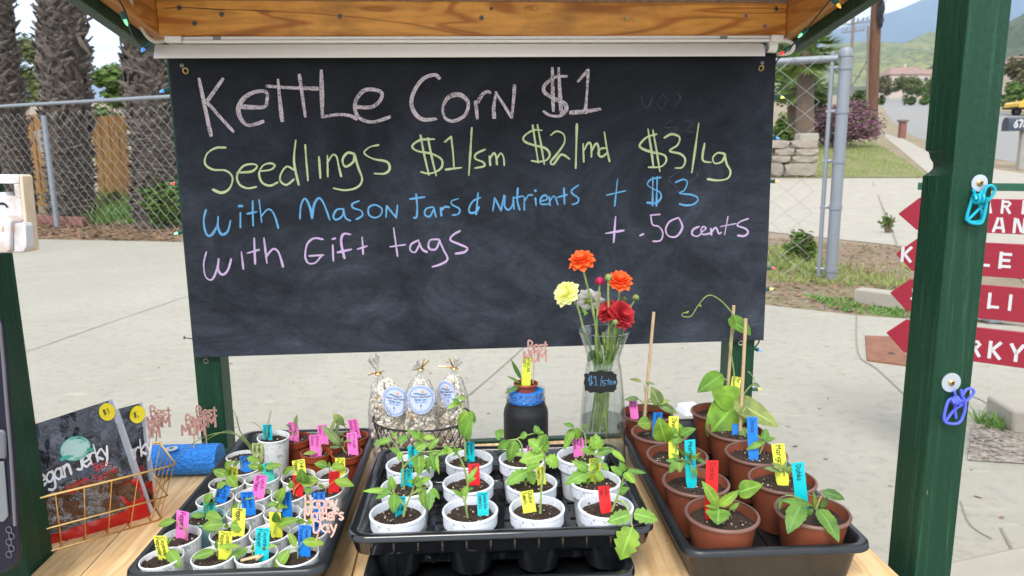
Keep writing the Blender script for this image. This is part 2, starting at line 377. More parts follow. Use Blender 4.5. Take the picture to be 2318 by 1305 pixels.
    ang = t.new('SeparateXYZ'); t.lk(t.tc.outputs['Object'], ang.inputs[0]); at2 = t.new('Math', operation='ARCTAN2'); t.lk(ang.outputs['Y'], at2.inputs[0]); t.lk(ang.outputs['X'], at2.inputs[1])
    mu = t.new('Math', operation='MULTIPLY'); mu.inputs[1].default_value = 34; t.lk(at2.outputs[0], mu.inputs[0]); sn = t.new('Math', operation='SINE'); t.lk(mu.outputs[0], sn.inputs[0])
    c = t.mix(t.ramp(sn.outputs[0], [(.86, 0), (.98, .35)]), (.80, .80, .78), (.38, .42, .42)); big = t.noise(v, 42, 3)
    ff = t.new('Math', operation='MULTIPLY'); t.lk(t.ramp(a, [(.52, 0), (.60, 1)]), ff.inputs[0]); t.lk(t.ramp(big, [(.44, 0), (.56, .8)]), ff.inputs[1])
    c = t.mix(ff.outputs[0], c, (.27, .34, .31)); n2 = t.new('TexCoord'); n2.object = None
    t.col(c); t.set(Roughness=.55); M['papercup'] = t.m
    M['cuprim'] = pm('paper_cup_white', (.82, .82, .80), .5, .03); M['mintcup'] = pm('mint_cup', (.30, .52, .53), .4, .06)
    for k, c in dict(Y=(.72, .74, .07), G=(.03, .42, .33), T=(.0, .50, .56), P=(.86, .17, .52), B=(.008, .19, .66), R=(.66, .008, .01), L=(.52, .58, .22), K=(.55, .62, .03)).items():
        M['tag' + k] = pm('tag_plastic_' + dict(Y='yellow', G='green', T='turquoise', P='pink', B='blue', R='red', L='lime', K='leafgreen')[k], c, .38, .05, 20)
    M['ink'] = pm('marker_ink', (.012, .010, .012), .6); M['ink_p'] = pm('purple_ink', (.16, .01, .13), .6); M['ink_b'] = pm('blue_ink', (.006, .02, .16), .6); M['ink_r'] = pm('dark_red_ink', (.18, .004, .01), .6)
    M['dowel'] = wood('dowel', (.66, .48, .28), (.55, .37, .2), 6, (30, 30, 1), .6)
    M['rose'] = speck('rose_glitter', (.34, .15, .125), (.66, .40, .34), .35, 900, .3, .7, .5, .001); M['pinkg'] = speck('pink_glitter', (.58, .30, .24), (.82, .55, .48), .45, 900, .3, .7, .5, .001)
    t = NT('foam'); v = t.map(); n = t.noise(v, 150, 4, .7); vo = t.new('TexVoronoi'); vo.inputs['Scale'].default_value = 170; t.lk(v, vo.inputs['Vector'])
    t.col(t.mix(vo.outputs['Distance'], (.012, .16, .62), (.02, .28, .82))); t.set(Roughness=.6); t.bump(vo.outputs['Distance'], .8, .004); M['foam'] = t.m
    M['foam_end'] = speck('foam_end', (.02, .20, .66), (.08, .38, .9), .7, 160, .35, .6, .5, .003)
    M['gold'] = pm('gold_wire', (.80, .52, .20), .28, .08, 30, metal=1); M['blackwire'] = pm('black_wire', (.02, .018, .02), .45)
    M['steel'] = pm('zinc_steel', (.62, .63, .64), .32, .1, 50, metal=1); M['brass'] = pm('brass_screw', (.62, .40, .16), .35, .15, metal=1); M['dullsteel'] = pm('dull_steel', (.25, .24, .22), .5, .3, 120, metal=1)
    M['washer'] = pm('washer_zinc', (.58, .63, .68), .42, .06, 30, metal=.6)
    M['galv'] = pm('galvanised_pipe', (0.252, 0.274, 0.303), .5, .12, 8, metal=.35); M['galvwire'] = pm('galvanised_wire', (.36, .36, .35), .5, .1, 5, metal=.3)
    M['whiteplastic'] = pm('white_plastic', (.88, .85, .78), .4, .03); M['reflector'] = pm('white_reflector', (.92, .87, .79), .45, .02); M['dish'] = pm('white_dish', (.80, .82, .84), .35, .02)
    M['cyanwire'] = pm('cyan_vinyl', (.0, .38, .50), .35, .05); M['bluewire'] = pm('blue_vinyl', (.10, .13, .70), .35, .05)
    M['maroon'] = pm('crimson_paint', (.30, .012, .030), .5, .14, 30, (1, 1, 3), bump=.1); M['whitepaint'] = pm('white_stencil_paint', (0.592, 0.592, 0.592), .7, .06, 60)
    M['signgreen'] = pm('sign_green', (0.0148, 0.0962, 0.0518), .5)
    t = NT('worn_white_wood'); n = t.noise(t.map(), 14, 6, .6); ge = t.new('NewGeometry'); 
    e = t.ramp(ge.outputs['Pointiness'], [(.5, 0), (.56, 1)]); c = t.mix(t.ramp(n, [(.50, 0), (.64, .85)]), (.58, .58, .60), (.42, .23, .11)); t.col(c); t.set(Roughness=.7); t.bump(n, .2, .002); M['wornwhite'] = t.m
    M['rawedge'] = pm('raw_wood_edge', (.58, .36, .20), .75, .3, 20)
    M['navy'] = pm('navy_plastic', (.012, .012, .026), .36, .2, 20, spec=.3); M['greyplastic'] = pm('grey_plastic', (.13, .13, .15), .4)
    M['frost'] = pm('frosted_panel', (.17, .18, .19), .4, .1, 30, (1, 1, 20))
    M['glass_rim'] = clear('glass_rim', (.9, .92, .92), 1.3, .05, 3); M['glass'] = clear('clear_glass', (.96, .975, .975), .16, .02, 2.4); M['water'] = clear('water', (.86, .90, .91), .30, .02, 1.6); M['cello'] = clear('cellophane', (.98, .98, .98), .42, .16, 1.8, .9, 70)
    t = NT('popcorn'); n = t.noise(t.map(), 75, 3, .6); t.col(t.mix(t.ramp(n, [(.56, 0), (.68, 1)]), (.84, .77, .64), (.58, .34, .13))); t.set(Roughness=.75, Subsurface_Weight=.0); M['popcorn'] = t.m
    M['label'] = pm('lilac_label', (.58, .64, .86), .5, .03); M['label_in'] = pm('lilac_label_centre', (.66, .69, .90), .5, .02); M['label_ring'] = pm('label_ring', (.13, .22, .52), .5); M['label_ink'] = pm('label_ink', (.08, .07, .10), .6); M['label_teal'] = pm('label_teal', (.05, .22, .34), .6); M['label_sun'] = pm('label_sun', (.85, .38, .22), .6)
    M['jar'] = pm('matte_black_jar', (.013, .013, .016), .48, .2, 30, bump=.1, bsc=60)
    t = NT('foil_pouch'); vo = t.new('TexVoronoi', feature='SMOOTH_F1'); vo.inputs['Scale'].default_value = 42; t.lk(t.map((1, 1, .7), (0, .4, 0)), vo.inputs['Vector']); n = t.noise(t.map(), 30, 4, .6, 1.6)
    ad = t.new('Math', operation='MULTIPLY_ADD'); t.lk(vo.outputs['Distance'], ad.inputs[0]); ad.inputs[1].default_value = .9; t.lk(n, ad.inputs[2])
    t.col((.046, .050, .072)); t.set(Roughness=.2, Coat_Weight=.8, Coat_Roughness=.06, Specular_IOR_Level=.9, Metallic=.55); t.bump(ad.outputs[0], .95, .016); M['foil'] = t.m
    t = NT('red_foil'); t.col((.55, .012, .01)); n = t.noise(t.map(), 30, 4, .5, 1); t.set(Roughness=.24, Coat_Weight=.4); t.bump(n, .5, .006); M['redfoil'] = t.m
    t = NT('jerky'); n = t.noise(t.map(), 60, 7, .7); t.col(t.mix(n, (.05, .018, .008), (.26, .12, .055))); t.set(Roughness=.5); t.bump(n, .8, .006); M['jerky'] = t.m
    M['pouchclear'] = clear('pouch_clear_film', (.94, .94, .96), .55, .12, 1.5, 1.0, 75)
    t = NT('clear_seam'); t.col((.72, .74, .80)); t.set(Roughness=.2, Alpha=.55); M['seam'] = t.m
    M['sticker'] = pm('yellow_sticker', (.85, .68, .01), .5, .03); M['white_ink'] = pm('white_ink', (.88, .88, .92), .4); M['red_ink'] = pm('red_ink', (.60, .02, .02), .4); M['badge'] = pm('teal_badge', (.04, .45, .33), .4); M['badge_in'] = pm('pale_badge', (.50, .72, .64), .4)
    M['plaque'] = pm('black_plaque', (.010, .010, .011), .5, .1)
    # background
    t = NT('palm_bark'); v = t.map(); n = t.noise(v, 9, 7, .75); n2 = t.noise(v, 70, 4); n3 = t.noise(v, 2.2, 3)
    c = t.mix(t.ramp(n, [(.34, 0), (.66, 1)]), (.028, .022, .019), (.235, .195, .165)); c = t.mix(t.ramp(n2, [(.4, .45), (.6, 0)]), c, (.035, .027, .022)); c = t.mix(t.ramp(n3, [(.55, 0), (.7, .4)]), c, (.17, .12, .085)); t.col(c); t.set(Roughness=.9); t.bump(n2, .7, .02); M['palmbark'] = t.m
    M['palmcore'] = pm('palm_core', (0.111, 0.0873, 0.0681), .95, .5, 4, (1, 1, 5), bump=1, bsc=12, bd=.05)
    M['palmfrond'] = leafmat('palm_frond', (.09, .17, .04), .2)
    M['fencewood'] = wood('cedar_fence', (0.34, 0.185, 0.0555), (0.244, 0.115, 0.0296), 1.0, (6, 6, .5), .75, .3)
    M['greyplank'] = wood('weathered_plank', (.38, .35, .31), (.26, .23, .2), 1, (6, 6, .5), .85)
    M['brick'] = pm('red_brick', (0.222, 0.0962, 0.074), .85, .3, 14, bump=.4)
    M['stone'] = pm('field_stone', (0.296, 0.252, 0.2), .85, .45, 1.6, bump=.8, bsc=7, bd=.05)
    M['polewood'] = wood('pole_wood', (0.155, 0.074, 0.037), (0.0962, 0.0407, 0.0207), 1, (5, 5, .3), .85, .4); M['polegrey'] = pm('grey_pole', (.20, .16, .13), .85, .3)
    M['crown'] = leafmat('tree_leaf', (0.0703, 0.115, 0.0296), .25); M['crown2'] = leafmat('tree_leaf_light', (0.111, 0.148, 0.0407), .3); M['crown3'] = leafmat('tree_leaf_bright', (0.0888, 0.17, 0.0222), .35); M['crown4'] = leafmat('tree_leaf_olive', (0.111, 0.111, 0.0444), .2)
    M['purple'] = leafmat('purple_leaf', (0.222, 0.0962, 0.185), .2); M['purple2'] = leafmat('shrub_olive', (.15, .15, .08), .2)
    M['trunk'] = pm('tree_bark', (.13, .09, .065), .9, .3, 6, bump=.5)
    M['hill_green'] = scrub('hill_green', (0.074, 0.115, 0.037), (0.222, 0.215, 0.074), .95, .035, .35, .62, 0); M['hill_dark'] = scrub('hill_dark', (0.0333, 0.0555, 0.0207), (0.0814, 0.0962, 0.037), .95, .05, .3, .65, 0)
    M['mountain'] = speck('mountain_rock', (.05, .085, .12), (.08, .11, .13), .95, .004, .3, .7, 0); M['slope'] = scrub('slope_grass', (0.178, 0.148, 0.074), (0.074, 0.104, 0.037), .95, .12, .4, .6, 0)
    M['stucco'] = pm('house_stucco', (.52, .42, .36), .85); M['tile'] = pm('roof_tile', (.27, .175, .145), .85, .25, 3); M['window'] = pm('dark_window', (.03, .035, .045), .15)
    M['yellowcar'] = pm('yellow_paint', (.65, .38, .01), .25, .03, coat=.6); M['tyre'] = pm('tyre_rubber', (.015, .015, .016), .8); M['stopred'] = pm('stop_red', (.50, .02, .04), .4); M['mailbox'] = pm('mailbox_navy', (0.0407, 0.0481, 0.0703), .4)
    M['rust'] = speck('rusty_iron', (0.155, 0.0555, 0.0259), (0.252, 0.111, 0.0592), .8, 9, .3, .7, .3, .003)
    M['wiregreen'] = pm('green_wire', (.008, .025, .015), .5); M['socket'] = pm('green_socket', (.01, .10, .08), .45)
    for k, c in dict(red=(.75, .02, .02), blue=(.03, .25, .85), amber=(.9, .45, .05), yellow=(.85, .75, .1), green=(.25, .75, .45)).items():
        t = NT('bulb_' + k); t.col(c); t.set(Roughness=.1, Emission_Strength=.35, Transmission_Weight=.3); t.p.inputs['Emission Color'].default_value = tuple(c) + (1,); M['bulb_' + k] = t.m
    M['cable'] = pm('cream_cable', (.70, .66, .55), .5)
    M['ch_pink'] = chalk('chalk_pink', (.70, .60, .62), .42, .62); M['ch_green'] = chalk('chalk_green', (.58, .70, .36), .3, .52); M['ch_blue'] = chalk('chalk_blue', (.15, .42, .72), .3, .52); M['ch_mauve'] = chalk('chalk_mauve', (.60, .44, .68), .3, .52); M['ch_ghost'] = chalk('chalk_ghost', (.12, .14, .17), .45, .8, .45)
mats()

# ------------------------------------------------------------------ one-stroke handwriting
GLY = {
'a': '5,5 3,6 1,5 0,3 1,1 3,0 5,2;5,6 5,1 6,0', 'b': '0,10 0,0;0,4 2,6 4,5 5,3 4,1 2,0 0,1', 'c': '5,5 3,6 1,5 0,3 1,1 3,0 5,1',
'd': '5,5 3,6 1,5 0,3 1,1 3,0 5,2;5,10 5,0', 'e': '0,3 5,3.5 4,6 2,6 0,4 0,2 2,0 5,1', 'f': '5,9 3.5,10 2,8 2,0;0,6 4,6', 'g': '5,5 3,6 1,5 0,3 1,1 3,1 5,3;5,6 5,-2 3,-4 0,-3',
'h': '0,10 0,0;0,4 2,6 4,5.5 4.5,3 4.5,0', 'i': '0,6 0,0;0,8 0,8.6', 'j': '2,6 2,-2 0,-4;2,8 2,8.6', 'k': '0,10 0,0;4,6 0,3 4,0', 'l': '0,10 0,0', 'm': '0,6 0,0;0,4 2,6 3,5 3,0;3,4 5,6 6,5 6,0',
'n': '0,6 0,0;0,4 2,6 4,5 4.5,0', 'o': '2.5,6 .5,5 0,3 .5,1 2.5,0 4.5,1 5,3 4.5,5 2.5,6', 'p': '0,6 0,-4;0,5 2,6 4,5 5,3 4,1 2,0 0,1', 'r': '0,6 0,0;0,4 2,6 4,5.5', 's': '4,5.5 2,6 0,4.8 2,3 4,1.5 2,0 0,.7',
't': '2,9 2,1 3,0 4,.5;0,6 4,6', 'u': '0,6 0,2 1.5,0 3.5,.5 4.5,3;4.5,6 4.5,0', 'v': '0,6 2,0 4,6', 'w': '0,6 1.5,0 3,5 4.5,0 6,6', 'x': '0,6 4,0;4,6 0,0', 'y': '0,6 2,1;4.5,6 2,-1 0,-4', 'z': '0,6 4,6 0,0 4,0',
'A': '0,0 3,10 6,0;1,4 5,4', 'B': '0,0 0,10 3,10 4.5,8 3,5.5 0,5;3,5.5 5,3 4,.5 0,0', 'C': '6,8.5 4,10 1,8 0,5 1,2 4,0 6,1', 'D': '0,10 0,0 3,.5 5.5,4 5,8 0,10', 'F': '0,0 0,10 5,10;0,5.5 4,5.5', 'G': '6,8.5 4,10 1,8 0,5 1,1.5 4,0 6,2 6,4 3.5,4',
'H': '0,10 0,0;5,10 5,0;0,5 5,5', 'I': '1,10 1,0;0,10 2,10;0,0 2,0', 'J': '4,10 4,2 2.5,0 0,1', 'K': '0,10 0,0;5,10 0,4;1.5,5.5 5,0', 'L': '0,10 0,0 5,0', 'M': '0,0 .5,10 3.5,4 6.5,10 7,0', 'N': '0,0 0,10 5,0 5,10', 'O': '3,10 .5,8 0,5 .8,1.5 3,0 5.2,1.5 6,5 5.2,8.5 3,10',
'P': '0,0 0,10 3.5,10 5,7.5 3.5,5 0,5', 'R': '0,0 0,10 3.5,10 5,7.5 3.5,5 0,5;2,5 5,0', 'S': '5,9 3,10 .5,8.5 1,6 4,4.5 5,2.5 3,0 0,1', 'T': '0,10 6,10;3,10 3,0', 'W': '0,10 1.5,0 3.5,7 5.5,0 7,10', 'Z': '0,10 5,10 0,0 5,0', 'E': '5,10 0,10 0,0 5,0;0,5 4,5', 'V': '0,10 3,0 6,10', 'Y': '0,10 3,5 6,10;3,5 3,0', 'U': '0,10 0,3 2.5,0 5,3 5,10',
'$': '5,8 3,9 .5,8 1,6 4,4.5 5,2.5 3,1 0,2;2,10.5 2,-.5;3.2,10.5 3.2,-.5', '1': '0,8 1.5,10 1.5,0', '3': '0,9 2.5,10 4.5,8 2,5.5 4.8,3 2.5,0 0,1', '6': '4,10 1,6 0,3 2,0 4.5,2 4,5 1,4.5', '7': '0,10 5,10 2,0', '8': '2.5,5.5 .5,7.5 2.5,10 4.5,7.5 .2,2.5 2.5,0 5,2.5 2.5,5.5', '/': '0,-1 3,11', "'": '0,10 0,8', '.': '0,0 0,.6', '&': '5,0 1,7 2,10 4,8 0,3 2,0 5,4', '9': '5,8 3,10 .5,8 2,5 5,7 4,0', ',': '0,.5 -.5,-1.5', '-': '0,4 3,4'}
def parse(s): return [[tuple(float(q) for q in p.split(',')) for p in st.split()] for st in s.split(';')]
GLY = {k: parse(v) for k, v in GLY.items()}
def write(b, text, o, X, Y, h, w, bold=False, jit=0, gap=2.2, fit=None, center=False, k=3):
    """strokes of text from o, X = reading direction, Y = up, h = capital height"""
    sc = h / 10; strokes, x = [], 0
    for ch in text:
        if ch == ' ': x += 4; continue
        g = GLY.get(ch)
        if g is None: continue
        mw = max(p[0] for s in g for p in s)
        for s in g: strokes.append([(p[0] + x + random.uniform(-jit, jit), p[1] + random.uniform(-jit, jit)) for p in s])
        x += mw + gap
    tot = max(x - gap, 1); sx = sc
    if fit and tot * sc > fit: sx = fit / tot
    sh = -tot * sx / 2 if center else 0
    for s in strokes:
        pts = [Vector((p[0] * sx + sh, p[1] * sc)) for p in s]
        b.ribbon(smooth([(p.x, p.y, 0) for p in pts], k), w, o, X, Y, taper=bold)
    return tot * sx
# ================================================================== the stand
YAW = 0.0737
BU = Vector((math.cos(YAW), math.sin(YAW), 0)); BV = Vector((-math.sin(YAW), math.cos(YAW), 0)); ZZ = Vector((0, 0, 1)); BN = -BV
BO = Vector((-.059, 1.5805, CAMZ - .4212)); BW, BH = 1.30, .642
def BP(px, py, out=0.0):                      # point on the blackboard's front plane (or a plane `out` metres in front of it)
    return PL(px, py, BO + BN * out, BN)
def uv(p): d = p - BO; return d.dot(BU), d.dot(BV), p.z
def W(u, v, z): return BO + BU * u + BV * v + ZZ * (z - BO.z)      # stand coordinates, absolute z
TZ = 0.485                                       # table top height
stand = thing('market_stand', 'green painted wooden roadside stand with orange header beam and plank table', 'market stand', (BO.x, BO.y - .4, 0))
ROT = Matrix.Rotation(YAW, 3, 'Z')
def ubox(b, u0, u1, v0, v1, z0, z1): return b.hexa([W(u0, v0, z0), W(u1, v0, z0), W(u1, v1, z0), W(u0, v1, z0)], [W(u0, v0, z1), W(u1, v0, z1), W(u1, v1, z1), W(u0, v1, z1)])
# back posts
PZ = 1.36
for xl, xr, y in ((446, 505, 900), (1649, 1704, 880)):
    uL = uv(BP(xl, y, -.014))[0]; uR = uv(BP(xr, y, -.014))[0]
    obj('post', ubox(B(), uL, uR, .014, .014 + .062, 0, PZ), M['green'], stand, bevel=.003, org=W((uL + uR) / 2, .04, 0))
uBL, uBR = uv(BP(446, 900, -.014))[0], uv(BP(1704, 880, -.014))[0]
# front posts: right one with the chewed notch on its rear left edge
yF = 1.0
p0, p1 = AY(2074, 1250, yF), AY(2158, 1250, yF); q0, q1 = AY(2190, 60, yF), AY(2297, 60, yF)
uf0 = (uv(p0)[0] + uv(q0)[0]) / 2; uf1 = (uv(p1)[0] + uv(q1)[0]) / 2; vf = uv(p0)[1]
POSTR = (uf0, uf1, vf)
zn = AY(2130, 372, yF + .05).z
b = B(); prof = [(uf0, 0), (uf1, 0), (uf1, 1.52), (uf0, 1.52), (uf0, zn + .020), (uf0 + .006, zn + .017), (uf0 + .009, zn + .008), (uf0 + .014, zn + .002), (uf0 + .015, zn - .006), (uf0 + .009, zn - .012), (uf0, zn - .017)]
fr = [(u if i < 3 else uf0, z) for i, (u, z) in enumerate(prof)]; md_ = [(u if i < 3 else uf0 + (u - uf0) * .35, z) for i, (u, z) in enumerate(prof)]; n = len(prof)
b.v = [W(u, vf + dv, z) for P_, dv in ((fr, 0), (md_, .03), (prof, .066)) for u, z in P_]; b.a = [1.0] * len(b.v)
b.f = [tuple(range(n)), tuple(range(2 * n, 3 * n))[::-1]] + [(k * n + (i + 1) % n, k * n + i, (k + 1) * n + i, (k + 1) * n + (i + 1) % n) for k in range(2) for i in range(n)]
obj('post', b, M['green'], stand, bevel=.003, org=W((uf0 + uf1) / 2, vf + .03, 0))
pl0 = AY(119, 1290, yF + .066); pl1 = AY(2, 300, yF + .066); ul = (uv(pl0)[0] + uv(pl1)[0]) / 2; vl = uv(pl0)[1] - .066
obj('post', ubox(B(), ul - .064, ul, vl, vl + .066, 0, 1.52), M['green'], stand, bevel=.003, org=W(ul - .03, vl + .03, 0))
# header beam between the rafters
zb, zt = BP(1100, 83, .004).z, BP(1100, 4, .004).z
uh0, uh1 = uv(BP(361, 82))[0], uv(BP(1777, 80))[0]
hb = obj('header_beam', ubox(B(), uh0, uh1, -.004, .034, zb, zt), M['orange_wood'], stand, bevel=.002, org=W((uh0 + uh1) / 2, 0, zb))
for px, py, mt in ((406, 18, 'dullsteel'), (440, 53, 'dullsteel'), (502, 33, 'dullsteel'), (769, 37, 'dullsteel'), (1090, 41, 'dullsteel'), (1415, 43, 'brass'), (1757, 21, 'dullsteel'), (1688, 37, 'rose'), (1731, 60, 'rose')):
    c = BP(px, py, .0045); b = B(); rr = .0052
    mm = Matrix([BU, ZZ, BN]).transposed()
    b.lathe([(rr * .99, 0), (rr, .0006), (rr * .8, .0018), (.0005, .0016)], c, 14, m=mm)
    s = obj('screw', b, M[mt], hb)
    b = B(); an = random.random() * 3
    for k in range(2):
        d = BU * math.cos(an + k * 1.571) + ZZ * math.sin(an + k * 1.571); e = BN.cross(d)
        b.ribbon([(-rr * .5, 0), (rr * .5, 0)], rr * .28, c + BN * (.0022 + .0001 * k), d, e)
    obj('screw_slot', b, M['ink'], s)
# grade stamps pressed into the timber (worn to fragments)
b = B()
c = BP(1190, 24, .0055); write(b, 'MS', c, BU, ZZ, .010, .0007)
b.ribbon(smooth([(math.cos(a * .5) * .006 + .020, math.sin(a * .5) * .006 + .005, 0) for a in range(13)], 2), .0006, c, BU, ZZ)
obj('stamp', b, pm('stamp_ink', (.20, .075, .02), .7), hb)
b = B(); c = BP(372, 19, .0052); b.ribbon(smooth([(0, 0, 0), (.05, .001, 0), (.11, -.002, 0), (.17, -.003, 0), (.21, -.006, 0)], 3), .0016, c, BU, ZZ, True); obj('crack', b, M['ink'], hb)
# rafters: orange inner boards, green outer boards, rising to the front
sl = .15
def rafter(u0, u1, z0, z1, name, mat):
    vF = -.60
    b = B(); b.hexa([W(u0, vF, z0 - vF * sl), W(u1, vF, z0 - vF * sl), W(u1, .05, z0 - .05 * sl), W(u0, .05, z0 - .05 * sl)],
                    [W(u0, vF, z1 - vF * sl), W(u1, vF, z1 - vF * sl), W(u1, .05, z1 - .05 * sl), W(u0, .05, z1 - .05 * sl)])
    return obj(name, b, M[mat], stand, bevel=.002, org=W(u0, 0, z0))
rafter(uh0 - .0305, uh0 - .001, zb + .004, zt + .004, 'rafter', 'rafter_wood'); rafter(uh1 + .001, uh1 + .0305, zb + .004, zt + .004, 'rafter', 'rafter_wood')
rafter(uh0 - .058, uh0 - .032, zb - .018, zt + .014, 'fascia_board', 'green'); rafter(uh1 + .032, uh1 + .058, zb - .018, zt + .014, 'fascia_board', 'green')
b = B(); vF = -.46
b.hexa([W(uh0 - .12, vF, zt + .018 - vF * sl), W(uh1 + .12, vF, zt + .018 - vF * sl), W(uh1 + .12, .16, zt + .018 - .16 * sl), W(uh0 - .12, .16, zt + .018 - .16 * sl)],
       [W(uh0 - .12, vF, zt + .034 - vF * sl), W(uh1 + .12, vF, zt + .034 - vF * sl), W(uh1 + .12, .16, zt + .034 - .16 * sl), W(uh0 - .12, .16, zt + .034 - .16 * sl)])
obj('roof', b, M['roof_wood'], stand, org=W(0, 0, zt))
# table: planks running front to back, split at the joint seen by the left tray
pR = uv(AZ(1995, 1264, TZ)); uTR = pR[0]; vB = uv(AZ(1130, 1003, TZ))[1]; vFt = -.86
tl = uv(AZ(240, 1240, TZ))[0]
edges = [ul + .004]
e = tl
while e > edges[0] + .03: e -= .138
e += .138
while e < uTR - .03: edges.append(e); e += .138
edges.append(uTR)
for i in range(len(edges) - 1):
    a, c = edges[i] + .0012, edges[i + 1] - .0012
    if c - a < .02: continue
    obj('plank', ubox(B(), a, c, vFt, vB, TZ - .019, TZ), M['plank' if i % 3 else 'plank2'], stand, bevel=.0015, org=W((a + c) / 2 + i * .07, -.3 + i * .21, TZ))
obj('plank', ubox(B(), ul - .13, ul + .003, vl + .068, vB, TZ - .019, TZ), M['plank'], stand, bevel=.0015, org=W(ul - .05, -.2, TZ))
obj('back_rail', ubox(B(), ul - .13, uTR, vB + .002, vB + .022, TZ - .075, TZ + .004), M['green'], stand, bevel=.002, org=W(0, vB, TZ))
obj('apron', ubox(B(), ul - .05, uTR - .01, vFt + .02, vFt + .045, TZ - .10, TZ - .0205), M['green'], stand, bevel=.002, org=W(0, vFt, TZ))
obj('apron', ubox(B(), uTR - .04, uTR - .012, vFt + .047, vB - .02, TZ - .10, TZ - .0205), M['green'], stand, bevel=.002, org=W(uTR, 0, TZ))

# ================================================================== blackboard
board = thing('chalkboard', 'large black chalkboard with handwritten prices in four chalk colours hung under the header beam', 'chalkboard', BO)
ub0, ub1 = -BW / 2, BW / 2
ctl, ctr, cbr, cbl = [uv(BP(*p)) for p in ((381, 128), (1757, 126), (1729, 771), (440, 810))]
b = B(); lo = [W(cbl[0], 0, cbl[2]), W(cbr[0], 0, cbr[2])]; hi = [W(ctl[0], 0, ctl[2] + .02), W(ctr[0], 0, ctr[2] + .02)]
b.hexa([lo[0], lo[1], lo[1] + BV * .0115, lo[0] + BV * .0115], [hi[0], hi[1], hi[1] + BV * .0115, hi[0] + BV * .0115])
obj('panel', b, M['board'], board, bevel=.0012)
def stroke_set(name, mat, org, sc, w, data, out=.0008, parent=board):
    S_ = []
    for st in data.split(';'):
        p = [float(x) for x in st.replace(',', ' ').split()]
        pts = []
        for i in range(0, len(p), 2):
            q = BP(org[0] + p[i] * sc, org[1] + p[i + 1] * sc); pts.append(Vector(((q - BO).dot(BU), q.z - BO.z, 0)))
        S_.append(smooth(pts, 5) if len(pts) > 2 else [pts[0].lerp(pts[1], t / 6) for t in range(7)])
    S_.sort(key=lambda s: min(q.x for q in s)); words, xm = [], -9
    for s in S_:                                   # strokes closer than 17 mm belong to one word
        if min(q.x for q in s) - xm > .017: words.append([])
        words[-1].append(s); xm = max(xm, max(q.x for q in s))
    for wd_ in words:
        b = B()
        for s in wd_: b.ribbon(s, w, BO + BN * out, BU, ZZ, True); out += .000012
        obj(name, b, M[mat], parent, sm=False, org=BO)
C2, C3, S = (400, 100), (1100, 100), .4444
stroke_set('chalk_word', 'ch_pink', C2, S, .0094, '115 180 145 325 175 465;235 180 150 300;150 290 215 365 288 445;332 320 440 322 460 290 455 245 400 245 345 275 315 330 330 385 370 415 440 395;460 215 550 222 640 225 718 228;517 185 525 280 538 390;625 160 640 260 655 368;737 138 740 260 742 370;742 372 820 360 880 365 915 382;905 320 990 322 1035 290 1045 250 1000 232 950 240 912 290 910 340 935 380 1000 398 1085 372;1338 175 1315 158 1260 175 1215 230 1195 300 1215 355 1255 385 1320 382;1425 258 1380 275 1355 330 1370 380 1415 392 1470 360 1485 300 1450 262 1408 258')
stroke_set('chalk_word', 'ch_pink', C3, S, .0088, '-52 295 -48 340 -44 378;-44 300 -18 258 8 242 20 248;42 375 40 320 52 248;50 248 90 310 131 375;131 375 140 290 146 212;410 165 350 170 300 210 297 245 340 275 395 300 410 330 380 365 330 365 295 345;338 125 340 230 343 340;370 125 376 240 384 360;470 190 500 155 520 135;520 135 515 240 505 350;430 350 500 345 580 332')
stroke_set('chalk_word', 'ch_green', C2, S, .0053, '250 528 200 530 155 560 145 610 185 640 250 645 285 680 270 735 230 758 185 742;310 655 380 650 410 625 390 612 340 622 308 670 320 715 360 735 405 728;425 648 480 640 500 618 475 608 440 620 420 660 435 705 475 722 515 705;595 640 560 625 530 665 530 700 560 718 597 690;607 492 598 600 622 718;655 515 661 600 669 695;725 575 732 682;768 570 770 675;768 605 795 565 815 575 825 620 838 675;905 560 870 555 845 590 860 625 900 600 905 560;905 560 925 630 945 690 920 730 860 745 800 735;1028 515 985 525 955 555 1000 585 1070 600 1085 635 1060 660 1008 660;1312 485 1240 490 1200 520 1225 545 1300 560 1350 590 1345 635 1290 660 1245 652;1242 465 1262 570 1285 668;1280 480 1300 580 1322 670;1365 500 1398 472;1398 472 1408 560 1412 635;1370 640 1450 630;1503 428 1496 550 1488 668;1570 538 1525 560 1522 585 1560 602 1566 622 1520 632')
stroke_set('chalk_word', 'ch_green', C3, S, .0053, '18 572 22 618;20 585 40 556 52 575 56 614;55 585 75 557 90 580 93 618;285 440 240 440 195 470 195 495 240 515 300 530 325 560 310 590 270 600 232 595;238 415 252 510 266 605;262 412 280 510 297 612;330 465 360 445 395 460 400 500 370 550 330 600 345 612 375 570 395 565 425 586;463 408 460 520 457 632;495 510 498 600;498 545 520 505 535 515 537 575;536 550 560 508 572 522 576 562;612 530 582 535 572 560 590 575 617 555;603 450 615 530 629 598;868 460 820 475 785 510 790 530 840 550 905 565 918 595 890 625 828 628;825 435 840 530 853 630;850 440 868 540 885 648;908 478 945 460 985 475 975 515 935 545 990 560 1015 590 1000 628 965 632;1083 405 1066 530 1048 655;1113 508 1103 590 1145 603;1215 560 1180 555 1155 580 1165 608 1200 600 1218 565;1215 560 1225 610 1245 650 1230 685 1180 695 1128 688')
